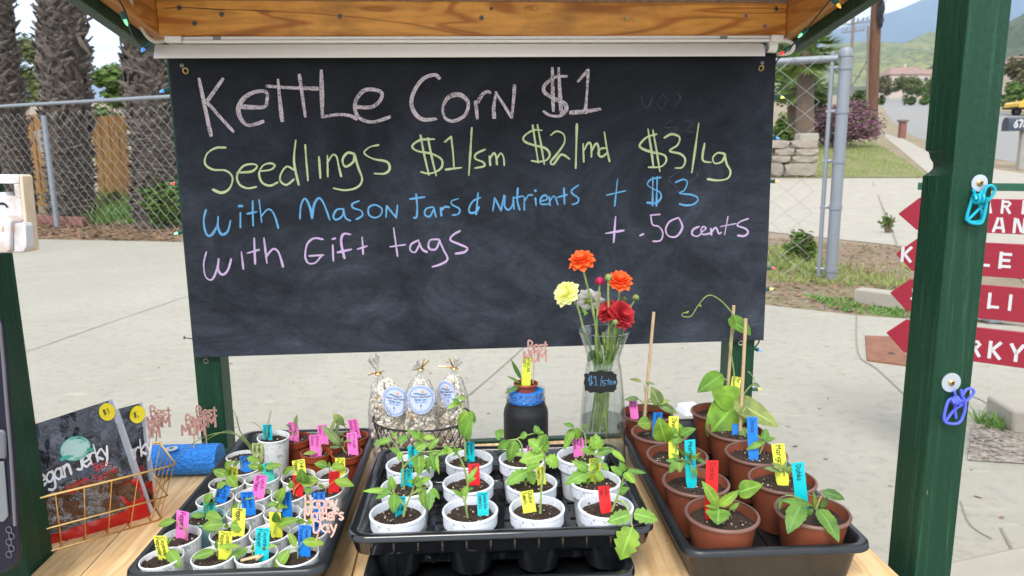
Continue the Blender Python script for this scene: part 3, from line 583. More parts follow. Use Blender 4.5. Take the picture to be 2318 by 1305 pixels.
stroke_set('chalk_word', 'ch_blue', C2, S, .0050, '150 845 138 900 150 965 175 975 205 930 212 880;212 880 212 935 230 970 260 955 275 900;325 860 325 935;316 826 336 825;388 800 388 860 390 925;360 865 408 855;420 795 427 850 433 908;430 880 460 845 485 850 505 890 518 938;628 890 632 830 645 795 660 792 680 835 690 888;690 888 700 820 725 785 750 815 780 895;850 840 815 845 798 880 815 895 845 875 850 840;850 840 860 885 885 900;928 800 895 815 900 835 940 850 945 875 915 893;1000 820 978 835 980 870 1010 885 1040 870 1045 840 1020 822 998 820;1066 882 1070 825;1070 825 1118 885;1118 885 1125 822;1188 790 1262 780;1220 765 1225 830 1222 880 1208 885;1305 830 1270 840 1265 870 1290 878 1310 840;1310 835 1320 880;1345 835 1348 875;1347 850 1365 830 1388 832;1435 788 1400 800 1405 820 1440 840 1435 865 1405 872;1548 782 1510 800 1490 835 1495 860 1525 855 1540 830;1535 760 1530 815 1525 868')
stroke_set('chalk_word', 'ch_blue', C3, S, .0048, '35 850 45 785;45 785 77 848;77 848 92 770;98 775 95 825 115 845 135 820 140 780;140 780 142 840;162 735 160 800 172 845;143 785 187 775;195 780 195 845;195 805 215 772 237 770;252 785 255 822;250 745 254 750;275 802 312 790 302 770 280 785 280 815 318 815;322 778 326 822;324 802 347 775 366 818;397 735 400 815;362 782 412 768;470 720 437 745 442 765 470 785 466 808 440 817;670 690 655 825;615 770 710 748;890 680 840 690 822 715 845 735 885 755 890 785 865 810 820 808;850 680 848 822;872 678 868 825;965 705 1005 690 1025 705 1010 745 985 760 1055 770 1080 790 1060 815 1020 822 985 815')
stroke_set('chalk_word', 'ch_mauve', C2, S, .0052, '152 1060 138 1120 148 1185 180 1200 205 1150 215 1095;214 1095 212 1150 235 1175 262 1150 278 1095;330 1060 340 1145;395 990 400 1120;362 1065 420 1048;445 990 460 1115;455 1085 490 1045 515 1055 530 1090 542 1135;745 995 700 990 665 1020 655 1080 670 1115 705 1115 737 1080;675 1080 747 1075;795 1025 798 1105;793 994 808 990;885 970 850 968 838 1000 845 1050 855 1092;820 1062 890 1046;945 985 950 1070;922 1045 968 1030;1105 938 1125 1080;1088 1033 1165 1022;1232 1000 1195 1020 1190 1050 1215 1060 1237 1020;1235 1010 1250 1045 1275 1060;1332 995 1290 1000 1285 1040 1320 1045 1340 1000;1335 995 1360 1050 1380 1095 1350 1120 1303 1135;1443 952 1405 975 1395 1000 1440 1020 1480 1040 1465 1060 1420 1068')
stroke_set('chalk_word', 'ch_mauve', C3, S, .0050, '660 880 650 1010;610 965 702 950;784 976 802 968;838 872 886 868;840 875 848 920 880 930 900 960 890 1000 850 1005;980 885 935 905 915 945 930 978 970 980 1000 935 985 890;1085 930 1055 945 1050 970 1075 980 1097 965;1095 960 1120 940 1105 930 1095 950 1105 970 1140 965;1145 940 1148 972;1148 958 1170 935 1185 965 1198 960;1232 880 1215 970;1195 930 1272 915;1335 890 1295 905 1280 925 1320 940 1335 960 1315 978 1282 975')
stroke_set('smudged_chalk', 'ch_ghost', C3, S, .0035, '790 260 800 310 830 320 850 260;880 280 900 260 920 290 890 330 870 300;950 270 970 250 990 280 960 320;930 390 950 385 900 420 980 430 930 450;1010 390 1060 400 1020 440 1060 450;930 640 980 650 930 690 980 740 940 770;1000 650 1080 660 1030 720 1090 750 1010 775', .0004)
stroke_set('smudged_chalk', 'ch_ghost', (0, 0), 1, .0012, '1040 590 1046 615;1046 615 1056 592;1072 596 1080 614;1100 594 1104 612 1120 590;1135 650 1140 680;700 600 708 640;1240 765 1248 775;1248 775 1256 762;960 640 985 640;880 595 910 590;1333 433 1347 430', .0005)
# hooks and screws of the board
for px, py, mt, nm in ((420, 161, 'brass', 'hook_eye'), (1723, 155, 'brass', 'hook_eye'), (466, 818, 'dullsteel', 'hook_eye'), (1677, 777, 'steel', 'hook_eye')):
    c = BP(px, py, .006); b = B()
    b.tube([c + BU * .0052 * math.cos(t) + ZZ * .0052 * math.sin(t) + BN * .002 * math.sin(t) for t in [i * .5236 for i in range(12)]], .0013, 6, closed=True)
    b.tube([c + ZZ * .005, c + ZZ * .007 - BN * .0065], .0014, 6)
    obj(nm, b, M[mt], board)
for px, py in ((412, 149), (1725, 143)):
    b = B(); b.lathe([(.0042, 0), (.0042, .001), (.002, .002), (.0003, .002)], BP(px, py, .0002), 12, m=Matrix([BU, ZZ, BN]).transposed()); obj('screw', b, M['dullsteel'], board)
# nails sticking out beside the board
nl = thing('bent_nail', 'bent nail poking out of the left back post just above table height', 'nail', BP(425, 766, -.03))
b = B(); b.tube([BP(442, 769, -.03), BP(425, 766, -.01), BP(416, 765, 0)], .0012, 6); b.tube([BP(417, 762, 0), BP(417, 768, 0)], .0022, 6); obj('shank', b, M['dullsteel'], nl)

# ================================================================== slim tube light under the header
fx = thing('tube_light', 'slim white tube light with curved reflector fixed under the orange header beam', 'light fixture', BP(1060, 105))
A0, A1 = BP(382, 93, .018), BP(1763, 94, .018)
def fbar(b, p, q, h, d, up=0):
    x = (q - p).normalized(); b.hexa([p - ZZ * h / 2 + BN * d / 2, q - ZZ * h / 2 + BN * d / 2, q - ZZ * h / 2 - BN * d / 2, p - ZZ * h / 2 - BN * d / 2], [p + ZZ * h / 2 + BN * d / 2, q + ZZ * h / 2 + BN * d / 2, q + ZZ * h / 2 - BN * d / 2, p + ZZ * h / 2 - BN * d / 2]); return b
b = B(); fbar(b, BP(418, 89, .012), BP(1738, 86, .012), .0065, .018); fbar(b, BP(418, 97, .016), BP(1738, 94, .016), .0055, .026)
obj('housing', b, M['whiteplastic'], fx, bevel=.001)
b = B(); fbar(b, BP(378, 92, .014), BP(416, 92, .014), .0135, .030); obj('end_cap', b, M['whiteplastic'], fx, bevel=.002)
b = B(); fbar(b, BP(1740, 89, .014), BP(1768, 90, .014), .0145, .030); obj('end_cap', b, M['whiteplastic'], fx, bevel=.002)
b = B(); l0, l1 = BP(357, 103, .012), BP(1722, 101, .012); n = 9; vs, fs = [], []
for i in range(n):
    t = i / (n - 1) * 1.35; off = BN * (.026 * (math.sin(t))) - ZZ * (.034 * (1 - math.cos(t)) / .78 * .86)
    q = BN * .0; vs += [l0 + off, l1 + off + ZZ * .001]
for i in range(n - 1): fs.append((2 * i, 2 * i + 1, 2 * i + 3, 2 * i + 2))
b.add(vs, fs); o = obj('reflector', b, M['reflector'], fx); md = o.modifiers.new('solid', 'SOLIDIFY'); md.thickness = .0012
b = B(); b.tube([BP(1724, 110, .014), BP(1748, 110, .014)], .0085, 14); obj('glass_tube', b, M['frost'], fx)
b = B(); b.tube([BP(1737, 107, .016), BP(1756, 108, .016)], .012, 14); obj('end_clip', b, M['whiteplastic'], fx)
for px in (491, 1638):
    b = B(); fbar(b, BP(px - 8, 88, .022), BP(px + 8, 88, .022), .010, .004); obj('clip', b, M['dullsteel'], fx, bevel=.001)
b = B(); b.tube(smooth([BP(1768, 92, .014), BP(1785, 94, .014), BP(1796, 104, .012), BP(1790, 118, .008), BP(1772, 123, 0), BP(1760, 122, -.01)], 5), .0042, 8); obj('cable', b, M['whiteplastic'], fx)
b = B(); b.tube(smooth([BP(380, 92, .014), BP(352, 95, .012), BP(332, 82, .02), BP(312, 50, .05), BP(300, 18, .1), BP(290, -20, .15)], 6), .0036, 8); obj('cable', b, M['cable'], fx)

# ================================================================== string lights
def bulb(parent, p, d, colr, L=.022):
    d = d.normalized(); b = B(); b.tube([p, p + d * .012], [.0042, .0046], 10); b.tube([p + d * .012, p + d * .0135], [.0052, .0052], 10); s = obj('socket', b, M['socket'], parent)
    b = B(); b.tube([p + d * .0137, p + d * .018, p + d * .022, p + d * .025], [.0030, .0032, .0024, .0006], 10); obj('bulb', b, M['bulb_' + colr], s)
sl1 = thing('string_lights', 'green string lights with small coloured bulbs running down the left edge of the chalkboard', 'string lights', BP(372, 300, -.02), 'string lights on the stand')
pts = [BP(255, -20, .25), BP(283, 25, .2), BP(300, 80, .12), BP(330, 110, .06), BP(350, 118, -.02), BP(380, 155, -.03), BP(395, 200, -.03), BP(404, 300, -.03), BP(412, 420, -.03), BP(420, 530, -.03), BP(436, 700, -.03)]
b = B(); b.tube(smooth(pts, 5), .0017, 6); obj('wire', b, M['wiregreen'], sl1)
for px, py, q, dx, dz, c in ((275, 28, .2, .35, -1, 'green'), (338, 97, .05, -.7, -.7, 'blue'), (386, 200, -.02, -1, -.35, 'blue'), (412, 416, -.02, -1, 0, 'red'), (418, 523, -.02, -1, -.3, 'green')):
    bulb(sl1, BP(px, py, q), BU * dx + ZZ * dz, c)
sl2 = thing('string_lights', 'green string lights with coloured bulbs running down the right edge of the chalkboard', 'string lights', BP(1750, 300, -.03), 'string lights on the stand')
pts = [BP(1905, -30, .3), BP(1862, 22, .2), BP(1830, 62, .12), BP(1812, 85, .06), BP(1775, 122, -.02), BP(1752, 160, -.03), BP(1748, 300, -.03), BP(1742, 420, -.03), BP(1735, 600, -.03), BP(1722, 760, -.03), BP(1700, 800, -.035), BP(1700, 880, -.035), BP(1692, 960, -.035)]
b = B(); b.tube(smooth(pts, 5), .0017, 6); obj('wire', b, M['wiregreen'], sl2)
for px, py, q, dx, dz, c in ((1884, -4, .25, .7, -.7, 'amber'), (1826, 66, .1, -.6, -.6, 'green'), (1785, 108, .03, -.7, -.6, 'red'), (1752, 219, -.02, 1, -.1, 'yellow'), (1742, 310, -.02, 1, -.2, 'blue'), (1740, 411, -.02, 1, 0, 'amber'), (1732, 608, -.02, 1, 0, 'red'), (1728, 655, -.02, 1, 0, 'yellow'), (1704, 788, -.03, 1, -.4, 'blue'), (1702, 882, -.03, 1, 0, 'amber')):
    bulb(sl2, BP(px, py, q), BU * dx + ZZ * dz, c)

# ================================================================== clips on the right front post
def wire_clip(px, py, wr, mat, label, wlab, pts, coil):
    pn = W(0, vf, 0); c = PL(px, py, pn + BN * .001, BN)
    t = thing('clip_screw', wlab, 'screw', c, 'washered screws on the right front post'); mm = Matrix([BU, ZZ, BN]).transposed()
    b = B(); b.lathe([(wr, 0), (wr, .0016), (wr * .3, .0019)], c, 28, m=mm); obj('washer', b, M['washer'], t)
    b = B(); b.lathe([(.0047, .0017), (.0047, .003), (.003, .0048), (.0003, .005)], c, 14, m=mm); s = obj('screw_head', b, M['brass'], t)
    b = B()
    for k in range(2):
        d = BU * math.cos(.5 + k * 1.571) + ZZ * math.sin(.5 + k * 1.571); b.ribbon([(-.003, 0), (.003, 0)], .0012, c + BN * (.0052 + .0001 * k), d, BN.cross(d))
    obj('screw_slot', b, M['ink'], s)
    cl = thing('wire_clip', label, 'clip', c - ZZ * .03, 'vinyl coated wire clips on the right front post')
    b = B()
    for k, st in enumerate(pts):
        P = [PL(x, y, pn + BN * (.005 + .004 * (k % 2) + .0006 * k), BN) for x, y in st]; b.tube(smooth(P, 5), .0021, 8)
    obj('bent_wire', b, M[mat], cl)
    b = B(); x0, y0, x1, y1, r = coil
    P0, P1 = PL(x0, y0, pn + BN * .010, BN), PL(x1, y1, pn + BN * .010, BN); ax = (P1 - P0); k = 40; dd, s1, s2 = frame(ax)
    b.tube([P0 + ax * (i / k) + (s1 * math.cos(i / k * 3 * 6.283) + s2 * math.sin(i / k * 3 * 6.283)) * r for i in range(k + 1)], .0021, 8); obj('spring_coil', b, M[mat], cl)
q = lambda s, L: [(1980 + .3525 * x, 380 + .3525 * y) for x, y in L]
wire_clip(2216, 415, .0118, 'cyanwire', 'turquoise vinyl wire clip hanging from the upper screw of the right front post', 'upper brass screw with large zinc washer on the right front post',
    [q(0, [(632, 140), (650, 190), (665, 215), (690, 310), (670, 345), (605, 345), (592, 315), (628, 195)]), q(0, [(690, 140), (672, 190)]), q(0, [(600, 335), (650, 285), (700, 232), (745, 195), (772, 145), (755, 118), (722, 122), (702, 165), (695, 255)]), q(0, [(718, 190), (715, 250), (692, 345), (660, 360), (612, 352), (588, 330)])], (2203, 452, 2229, 449, .0055))
q2 = lambda L: [(1700 + .617 * x, 500 + .617 * y) for x, y in L]
wire_clip(2152, 866, .0145, 'bluewire', 'violet blue vinyl wire clip hanging from the lower screw of the right front post', 'lower brass screw with large zinc washer on the right front post',
    [q2([(746, 625), (752, 655), (748, 690), (752, 725)]), q2([(772, 620), (774, 640), (786, 668), (782, 705), (762, 742), (720, 742), (708, 722), (722, 665), (738, 655)]), q2([(714, 735), (745, 695), (778, 672), (815, 635), (812, 618), (790, 620), (772, 650), (764, 680)])], (2155, 911, 2172, 904, .0052))

# ================================================================== worn white wooden block sign at the far left
def slab(b, poly, y, th): # outline given in pixels at distance y, real thickness th
    P = [AY(x, yy, y) for x, yy in poly]; n = len(P); Q = [p + Vector((0, th, 0)) for p in P]
    return b.add(P + Q, [tuple(range(n))[::-1], tuple(range(n, 2 * n))] + [(i, (i + 1) % n, n + (i + 1) % n, n + i) for i in range(n)])
ws = thing('wooden_block_sign', 'distressed white wooden block sign with a square cutout on the left front post', 'sign', AY(0, 578, .9))
b = B(); slab(b, [(-150, 394), (44, 396), (44, 417), (-150, 414)], .905, .022); slab(b, [(30, 417), (44, 417), (46, 450), (34, 446)], .905, .022); slab(b, [(-150, 440), (10, 436), (16, 445), (34, 446), (46, 450), (52, 500), (-150, 500)], .905, .022); slab(b, [(-150, 500), (52, 500), (58, 572), (-150, 577)], .905, .022)
obj('frame', b, M['wornwhite'], ws, sm=False, bevel=.0012)
b = B(); slab(b, [(44.3, 396), (50, 400), (67, 568), (58.3, 572), (52.3, 500), (46.3, 450), (44.3, 417)], .906, .020); obj('edge', b, pm('worn_edge', (.66, .52, .37), .75, .25, 25), ws, sm=False, bevel=.001)
b = B(); slab(b, [(-120, 494), (18, 496), (25, 502), (22, 566), (14, 572), (-120, 576)], .885, .0195); obj('small_block', b, M['wornwhite'], ws, sm=False, bevel=.0009)
b = B(); slab(b, [(29, 507), (52, 505), (58, 512), (60, 560), (52, 570), (32, 572)], .890, .0145); obj('small_block', b, M['wornwhite'], ws, sm=False, bevel=.0009)
b = B(); slab(b, [(4, 514), (8, 514), (8, 524), (3, 525)], .8845, .0004); obj('marking', b, M['rawedge'], ws, sm=False)
b = B(); P = [AY(x, y, .904) for x, y in ((-8, 464), (4, 461), (12, 464), (16, 469))]; o0 = P[0]; X = Vector((1, 0, 0)); b.ribbon(smooth([((p - o0).x, (p - o0).z, 0) for p in P], 3), .0028, o0, X, ZZ); obj('marking', b, M['navy'], ws)

# ================================================================== dark plastic case at the lower left
nc = thing('plastic_case', 'glossy dark navy plastic case with grey trim on the table at the far left', 'case', AZ(-60, 1330, TZ))
yc = .92
prof = [(-170, 690), (-20, 690), (2, 712), (14, 760), (26, 900), (38, 1050), (48, 1200), (50, 1255), (38, 1285), (10, 1300), (-170, 1330)]
P = [AY(x, y, yc) for x, y in prof]; P[-1].z = TZ + .001; P[-2].z = max(P[-2].z, TZ + .001)
b = B(); n = len(P); Q = [p + Vector((-.056, .07, 0)) for p in P]; b.add(P + Q, [tuple(range(n))[::-1], tuple(range(n, 2 * n))] + [(i, (i + 1) % n, n + (i + 1) % n, n + i) for i in range(n)])
obj('body', b, M['navy'], nc, bevel=.006)
b = B(); b.tube(smooth([AY(x, y, yc - .001) for x, y in ((-60, 690), (-8, 722), (3, 770), (14, 900), (26, 1050), (34, 1190))], 4), .0022, 8); obj('trim', b, M['greyplastic'], nc)
b = B(); slab(b, [(-90, 975), (4, 975), (10, 982), (12, 1040), (-90, 1040)], yc - .006, .006); obj('latch', b, M['greyplastic'], nc, bevel=.002)
b = B(); slab(b, [(-90, 1046), (8, 1046), (18, 1170), (8, 1182), (-90, 1190)], yc - .003, .003); obj('panel', b, M['frost'], nc, bevel=.001)
b = B()
for k in range(5): 
    c = AY(20 + (k % 2) * 6, 1200 + k * 14, yc - .0015); b.tube([c + Vector((math.cos(t) * .004, 0, math.sin(t) * .005)) for t in [i * .785 for i in range(8)]], .0006, 5, closed=True)
obj('embossing', b, M['greyplastic'], nc)
# ================================================================== plants
def leaf(b, P0, P1, w, kind='ovate', nrm=None, arch=.10, fold=.18, seed=0, curl=0.0):
    P0, P1 = Vector(P0), Vector(P1); d = P1 - P0; L = d.length
    if L < 1e-6: return
    d = d / L
    if nrm is None: nrm = Vector((random.uniform(-.35, .35), -.72, .62))
    nrm = (Vector(nrm) - d * Vector(nrm).dot(d))
    nrm = nrm.normalized() if nrm.length > 1e-4 else frame(d)[2]
    side = d.cross(nrm).normalized()
    ns, nc = (18, 7) if kind in ('tomato', 'serrate', 'heart') else (11, 5)
    vs, fs, at = [], [], []
    rs = random.uniform(0, 50)
    for i in range(ns + 1):
        t = i / ns; tt = t; lift = arch * L * (4 * t * (1 - t)) - curl * L * t * t
        if kind == 'lance': p = max(0, math.sin(math.pi * t ** .85)) ** .9
        elif kind == 'spoon': p = .14 + .86 * max(0, math.sin(math.pi * max(0, (t - .25) / .75) ** .8)) ** .8 if t > .25 else .14
        elif kind == 'grass': p = (1 - t) ** .5
        elif kind == 'tomato':
            p = max(0, math.sin(math.pi * t ** .62)) ** .75; ph = (t * 4.2) % 1; p *= .70 + .42 * (1 - ph) ** .8
        elif kind == 'serrate':
            p = max(0, math.sin(math.pi * t ** .7)) ** .8; p *= .90 + .16 * (1 - (t * 7) % 1)
        elif kind == 'heart':
            tt = -.20 * (1 - t) ** 2 + t; p = max(0, math.sin(math.pi * t ** .50)) ** .72
        else: p = max(0, math.sin(math.pi * t ** .72)) ** .85
        if i == ns and kind != 'grass': p = 0
        for j in range(nc):
            s = j / (nc - 1) * 2 - 1
            back = 0
            if kind == 'heart': back = -.20 * L * abs(s) * (1 - t) ** 3 + .2 * L * (1 - abs(s)) * (1 - t) ** 3
            x = P0 + d * (tt * L + back) + side * (s * p * w / 2) + nrm * (lift + fold * abs(s) ** 1.3 * p * w / 2 + .06 * w * mnoise.noise(Vector((t * 3.5, s * 1.6, rs))))
            vs.append(x); at.append(abs(s))
    for i in range(ns):
        for j in range(nc - 1):
            a = i * nc + j; fs.append((a, a + 1, a + nc + 1, a + nc))
    b.t = getattr(b, 't', []) + [(len(b.v), len(b.v) + len(vs), random.uniform(-1, 1))]
    b.add(vs, fs, at)
def soil_disc(b, c, r, rise=.006, seed=0):
    c = Vector(c); n, k = 26, 7; vs = [c + Vector((0, 0, rise * (.6 + .6 * mnoise.noise(Vector((seed, 0, 9))))))]; fs = []
    for i in range(1, k + 1):
        rr = r * i / k
        for j in range(n):
            t = 6.2832 * j / n; x, y = rr * math.cos(t), rr * math.sin(t)
            h = .0055 * mnoise.noise(Vector((x * 55, y * 55, seed * 3.1))) + .0028 * mnoise.noise(Vector((x * 190, y * 190, seed))) + rise * (1 - (i / k) ** 2) * (.6 + .6 * mnoise.noise(Vector((seed + x * 9, y * 9, 9))))
            if i == k: h = min(h, 0)
            vs.append(c + Vector((x, y, h)))
    for j in range(n): fs.append((0, 1 + j, 1 + (j + 1) % n))
    for i in range(k - 1):
        for j in range(n): a = 1 + i * n; fs.append((a + j, a + n + j, a + n + (j + 1) % n, a + (j + 1) % n))
    b.add(vs, fs)
    for i in range(26):
        t, rr = random.uniform(0, 6.28), r * math.sqrt(random.uniform(0, .86)); q = random.uniform(.0007, .0019)
        x, y = rr * math.cos(t), rr * math.sin(t)
        b.ico(c + Vector((x, y, rise * .7 * (1 - (rr / r) ** 2) + .0012)), q, .7, (1.5, 1, .8), i) if i % 2 else None
def perlite(b, c, r, rise, n, seed):
    rnd = random.Random(seed)
    for i in range(n):
        t, rr = rnd.uniform(0, 6.28), r * math.sqrt(rnd.uniform(0, .85)); b.ico(Vector(c) + Vector((rr * math.cos(t), rr * math.sin(t), rise * .75 * (1 - (rr / r) ** 2) + .0016)), rnd.uniform(.0007, .0017), .6, (1, 1, .8), i)
M['perlite'] = pm('perlite', (.48, .40, .29), .85, .25, 200)
POTMESH = {}
def pot_parts(kind, root, base, mats):
    """pot of a kind: outer wall and lip, shared mesh data"""
    out = []
    for nm, prof, mat in POTS[kind]:
        key = (kind, nm, mat if mat not in mats else mats[mat])
        mat2 = mats.get(mat, mat)
        if key in POTMESH:
            o = bpy.data.objects.new(nm, POTMESH[key]); COL.objects.link(o); o.parent = root; OFF[o.name] = OFF[root.name]
        else:
            b = B(); b.lathe(prof, (0, 0, 0), 40, close=True); o = obj(nm, b, M[mat2], root, org=(0, 0, 0)); POTMESH[key] = o.data
            OFF[o.name] = OFF[root.name]
        o.location = (0, 0, 0); out.append(o)
    return out
def wallprof(rb, rt, h, th, lip=0, liph=0, band=None):
    p = [(0.0005, 0), (rb, 0)]
    if band: p += [(rt - band[0] - (rt - rb) * band[1] / h, h - band[1] - .001), (rt - band[0] * .1, h - band[1])]
    p += [(rt, h - liph), (rt - th, h), (rb - th, .004), (.0005, .004)]
    return p
def ring(r, z, w, h): return [(r + w, z - h), (r + w * 1.1, z - h * .4), (r + w * .8, z), (r, z + h * .25), (r - w * .5, z), (r - w * .5, z - h)]
POTS = {
 'cup': [('cup', wallprof(.0225, .0288, .060, .0006), 'papercup'), ('cup_rim', ring(.0288, .0602, .0011, .0018), 'cuprim')],
 'tallcup': [('cup', wallprof(.0245, .0295, .084, .0006), 'papercup'), ('cup_rim', ring(.0295, .0842, .0011, .0018), 'cuprim')],
 'clay': [('pot', wallprof(.0215, .0292, .060, .0015, band=(.0020, .013)), 'claypot'), ('pot_rim', ring(.0288, .0602, .0013, .0016), 'claypot')],
 'white': [('pot', wallprof(.030, .0405, .074, .0022, band=(.0022, .020)), 'whitepot'), ('pot_rim', ring(.0395, .0742, .0022, .003), 'whitepot')],
 'brown': [('pot', wallprof(.0385, .0525, .082, .0014), 'brownpot'), ('pot_rim', ring(.0522, .0825, .0030, .0038), 'brownrim')],
 'mini': [('pot', wallprof(.016, .0225, .034, .0012), 'claypot'), ('pot_rim', ring(.0225, .034, .0022, .003), 'claypot')]}
PR = dict(cup=(.0288, .060), tallcup=(.0295, .084), clay=(.0292, .060), white=(.0405, .074), brown=(.0525, .082), mini=(.0225, .034))
SCL = .99
def plant(root, y, stems, leaves, soilc, mat='leaf', stem_r=.0011, leafpart='leaves', smat='stem', f=lambda x, yy: (x, yy)):
    b = B()
    for st in stems:
        dy = st[0] if not isinstance(st[0], tuple) else 0; P = [p for p in st if isinstance(p, tuple)]
        pts = [AY(*f(px, py), y + dy * i / max(1, len(P) - 1)) for i, (px, py) in enumerate(P)]
        pts = smooth(pts, 4); n = len(pts); b.tube(pts, [stem_r * (1.15 - .65 * i / n) for i in range(n)], 7, at=.3)
    if b.v: obj('stem', b, M[smat], root)
    b = B()
    for L in leaves:
        x0, y0, x1, y1, w, kind = L[:6]; d0 = L[6] if len(L) > 6 else random.uniform(-.008, .004); d1 = L[7] if len(L) > 7 else d0 + random.uniform(-.016, .010)
        a, c = AY(*f(x0, y0), y + d0), AY(*f(x1, y1), y + d1)
        sc = abs(f(1, 0)[0] - f(0, 0)[0]); wm = w * sc * (a.y / F) * 1.14
        leaf(b, a, c, wm, kind, seed=len(b.v), arch=random.uniform(.03, .13), fold=random.uniform(.05, .28))
    if b.v: obj(leafpart, b, M[mat], root)
def write_tag(root, c, U, V, N, w, h, lines, ink, th=.0006):
    k = len(lines); b = B(); lh = w * .84 / k; cap = min(lh * .74, w * .40)
    for i, tx in enumerate(lines):
        # lines run down the tag; first line on the right
        o = c + U * (w * .42 - lh * (i + .5) - cap * .42) + V * (h * .44) + N * (th + .0004)
        write(b, tx, o, -V, U, cap, max(.0007, cap * .125), jit=.5, fit=h * .86)
    if b.v: obj('writing', b, M[ink], root, sm=False)
CN = dict(Y='yellow', G='green', T='turquoise', P='pink', B='blue', R='red', L='pale lime', K='leaf green')
def plant_tag(cx, cy, wpx, hpx, tilt, color, lines, y, label, group, zsoil, ink='ink', point=False):
    c = AY(cx, cy, y); s = c.y / F * 1.02; w, h = wpx * s, hpx * s
    N = Vector((random.uniform(-.32, .32), -1, random.uniform(.02, .3))).normalized(); t = R2(-tilt); U = Vector((math.cos(t), 0, 0)) + Vector((0, 0, math.sin(t))); U = (U - N * U.dot(N)).normalized(); V = N.cross(U).normalized()
    if V.z < 0: V = -V
    base = c - V * (h / 2)
    drop = max(.006, base.z - zsoil + .012)
    root = thing('plant_tag', label, 'plant tag', base, group)
    b = B(); e = h / 2; bd = random.uniform(-.0022, .0022); ns = 8; vs, fs = [], []
    for i in range(ns + 1):
        y_ = -e - drop + (h + drop) * i / ns; ww = w / 2 * (.62 if i == 0 else .8 if i == 1 and drop > .012 else 1)
        for k in (0, .0007):
            for x_ in (-ww, ww): vs.append(c + U * x_ + V * y_ + N * (k - .0003 + bd * max(0, -(y_ + e * .2) / e)))
    for i in range(ns):
        q = i * 4; fs += [(q + 2, q + 3, q + 7, q + 6), (q + 1, q, q + 4, q + 5), (q, q + 2, q + 6, q + 4), (q + 3, q + 1, q + 5, q + 7)]
    fs += [(0, 1, 3, 2), (ns * 4 + 2, ns * 4 + 3, ns * 4 + 1, ns * 4)]; b.add(vs, fs)
    obj('tag_body', b, M['tag' + color], root, sm=False)
    if lines: write_tag(root, c, U, V, N, w, h, lines, ink)
    return root
def Fc(x, y): return (260 + .3257 * x, 880 + .3257 * y)
def Cc(x, y): return (760 + .3192 * x, 950 + .3192 * y)
def Ac(x, y): return (820 + .2145 * x, 940 + .2145 * y)
def Bc(x, y): return (1140 + .2683 * x, 940 + .2683 * y)
def Dc(x, y): return (1400 + .2145 * x, 820 + .2145 * y)
def Ec(x, y): return (1520 + .2606 * x, 660 + .2606 * y)
def Hc(x, y): return (1480 + .2222 * x, 1000 + .2222 * y)

# ================================================================== trays
def tray(name, label, cx, cy, zb, w, d, h, yaw, mat, ribs=True, lip=.011, draft=.012, group=None, step=None):
    """open tray, origin at the middle of its front edge; floor with grooves, ribbed walls, rolled lip"""
    U = Vector((math.cos(yaw), math.sin(yaw), 0)); V = Vector((-math.sin(yaw), math.cos(yaw), 0)); o = Vector((cx, cy, zb))
    root = thing(name, label, 'tray', o + V * d / 2, group)
    def loop(ins, z, rad):
        pts = []; hw, lo, hi = w / 2 - ins, ins, d - ins; rad = max(rad - ins * .5, .004)
        for (sx, sy, a0) in ((1, 0, -90), (1, 1, 0), (-1, 1, 90), (-1, 0, 180)):
            px = sx * (hw - rad); py = (hi - rad) if sy else (lo + rad)
            for k in range(6):
                a = R2(a0 + 18 * k); pts.append(o + U * (px + rad * math.cos(a)) + V * (py + rad * math.sin(a)) + ZZ * z)
        return pts
    prof = [(lip + draft, 0), (lip + .002, h - .012), (lip - .001, h - .005), (.002, h - .011), (0, h - .009), (.0012, h - .002), (.004, h), (lip, h), (lip + .004, h - .004), (lip + draft + .002, .0025)]
    if step: prof = [(lip + draft + .022, 0), (lip + draft + .020, step - .002), (.0085, step), (.0040, h - .012)] + prof[2:-1] + [(lip + draft, step + .002), (lip + draft + .022, step), (lip + draft + .024, .0025)]
    b = B(); vs, fs = [], []
    for ins, z in prof: vs += loop(ins, z, .028)
    n = 24
    for i in range(len(prof) - 1):
        for j in range(n): fs.append((i * n + j, i * n + (j + 1) % n, (i + 1) * n + (j + 1) % n, (i + 1) * n + j))
    fs.append(tuple(range(n))[::-1]); fs.append(tuple(range((len(prof) - 1) * n, len(prof) * n)))
    b.add(vs, fs); obj('tray_body', b, M[mat], root, ang=.9)
    b = B()
    if ribs:
        for k in range(1, 8):       # floor ribs
            x = -w / 2 + w * k / 8; a0 = o + U * x + V * (lip + draft + .01) + ZZ * .0028; b.box(a0 + V * (d / 2 - lip - draft - .01) + ZZ * .0015, (.009, d - 2 * lip - 2 * draft - .03, .003), Matrix.Rotation(yaw, 3, 'Z'))
        for k in range(1, 6):
            y = d * k / 6; b.box(o + V * y + ZZ * .0036, (w - 2 * lip - 2 * draft - .03, .007, .0024), Matrix.Rotation(yaw, 3, 'Z'))
        obj('floor_ribs', b, M[mat], root)
    return root, o, U, V
lt, lo_, lU, lV = tray('seed_tray', 'long matte black seed tray on the left full of small white cups and tags', -.400, .891, TZ + .001, .280, .538, .063, .0485, 'blacktray', group='black seed trays on the table')
rt, ro_, rU, rV = tray('seed_tray', 'long matte black seed tray on the right holding large brown pots', .380, .930, TZ + .001, .279, .53, .066, .045, 'blacktray', group='black seed trays on the table')
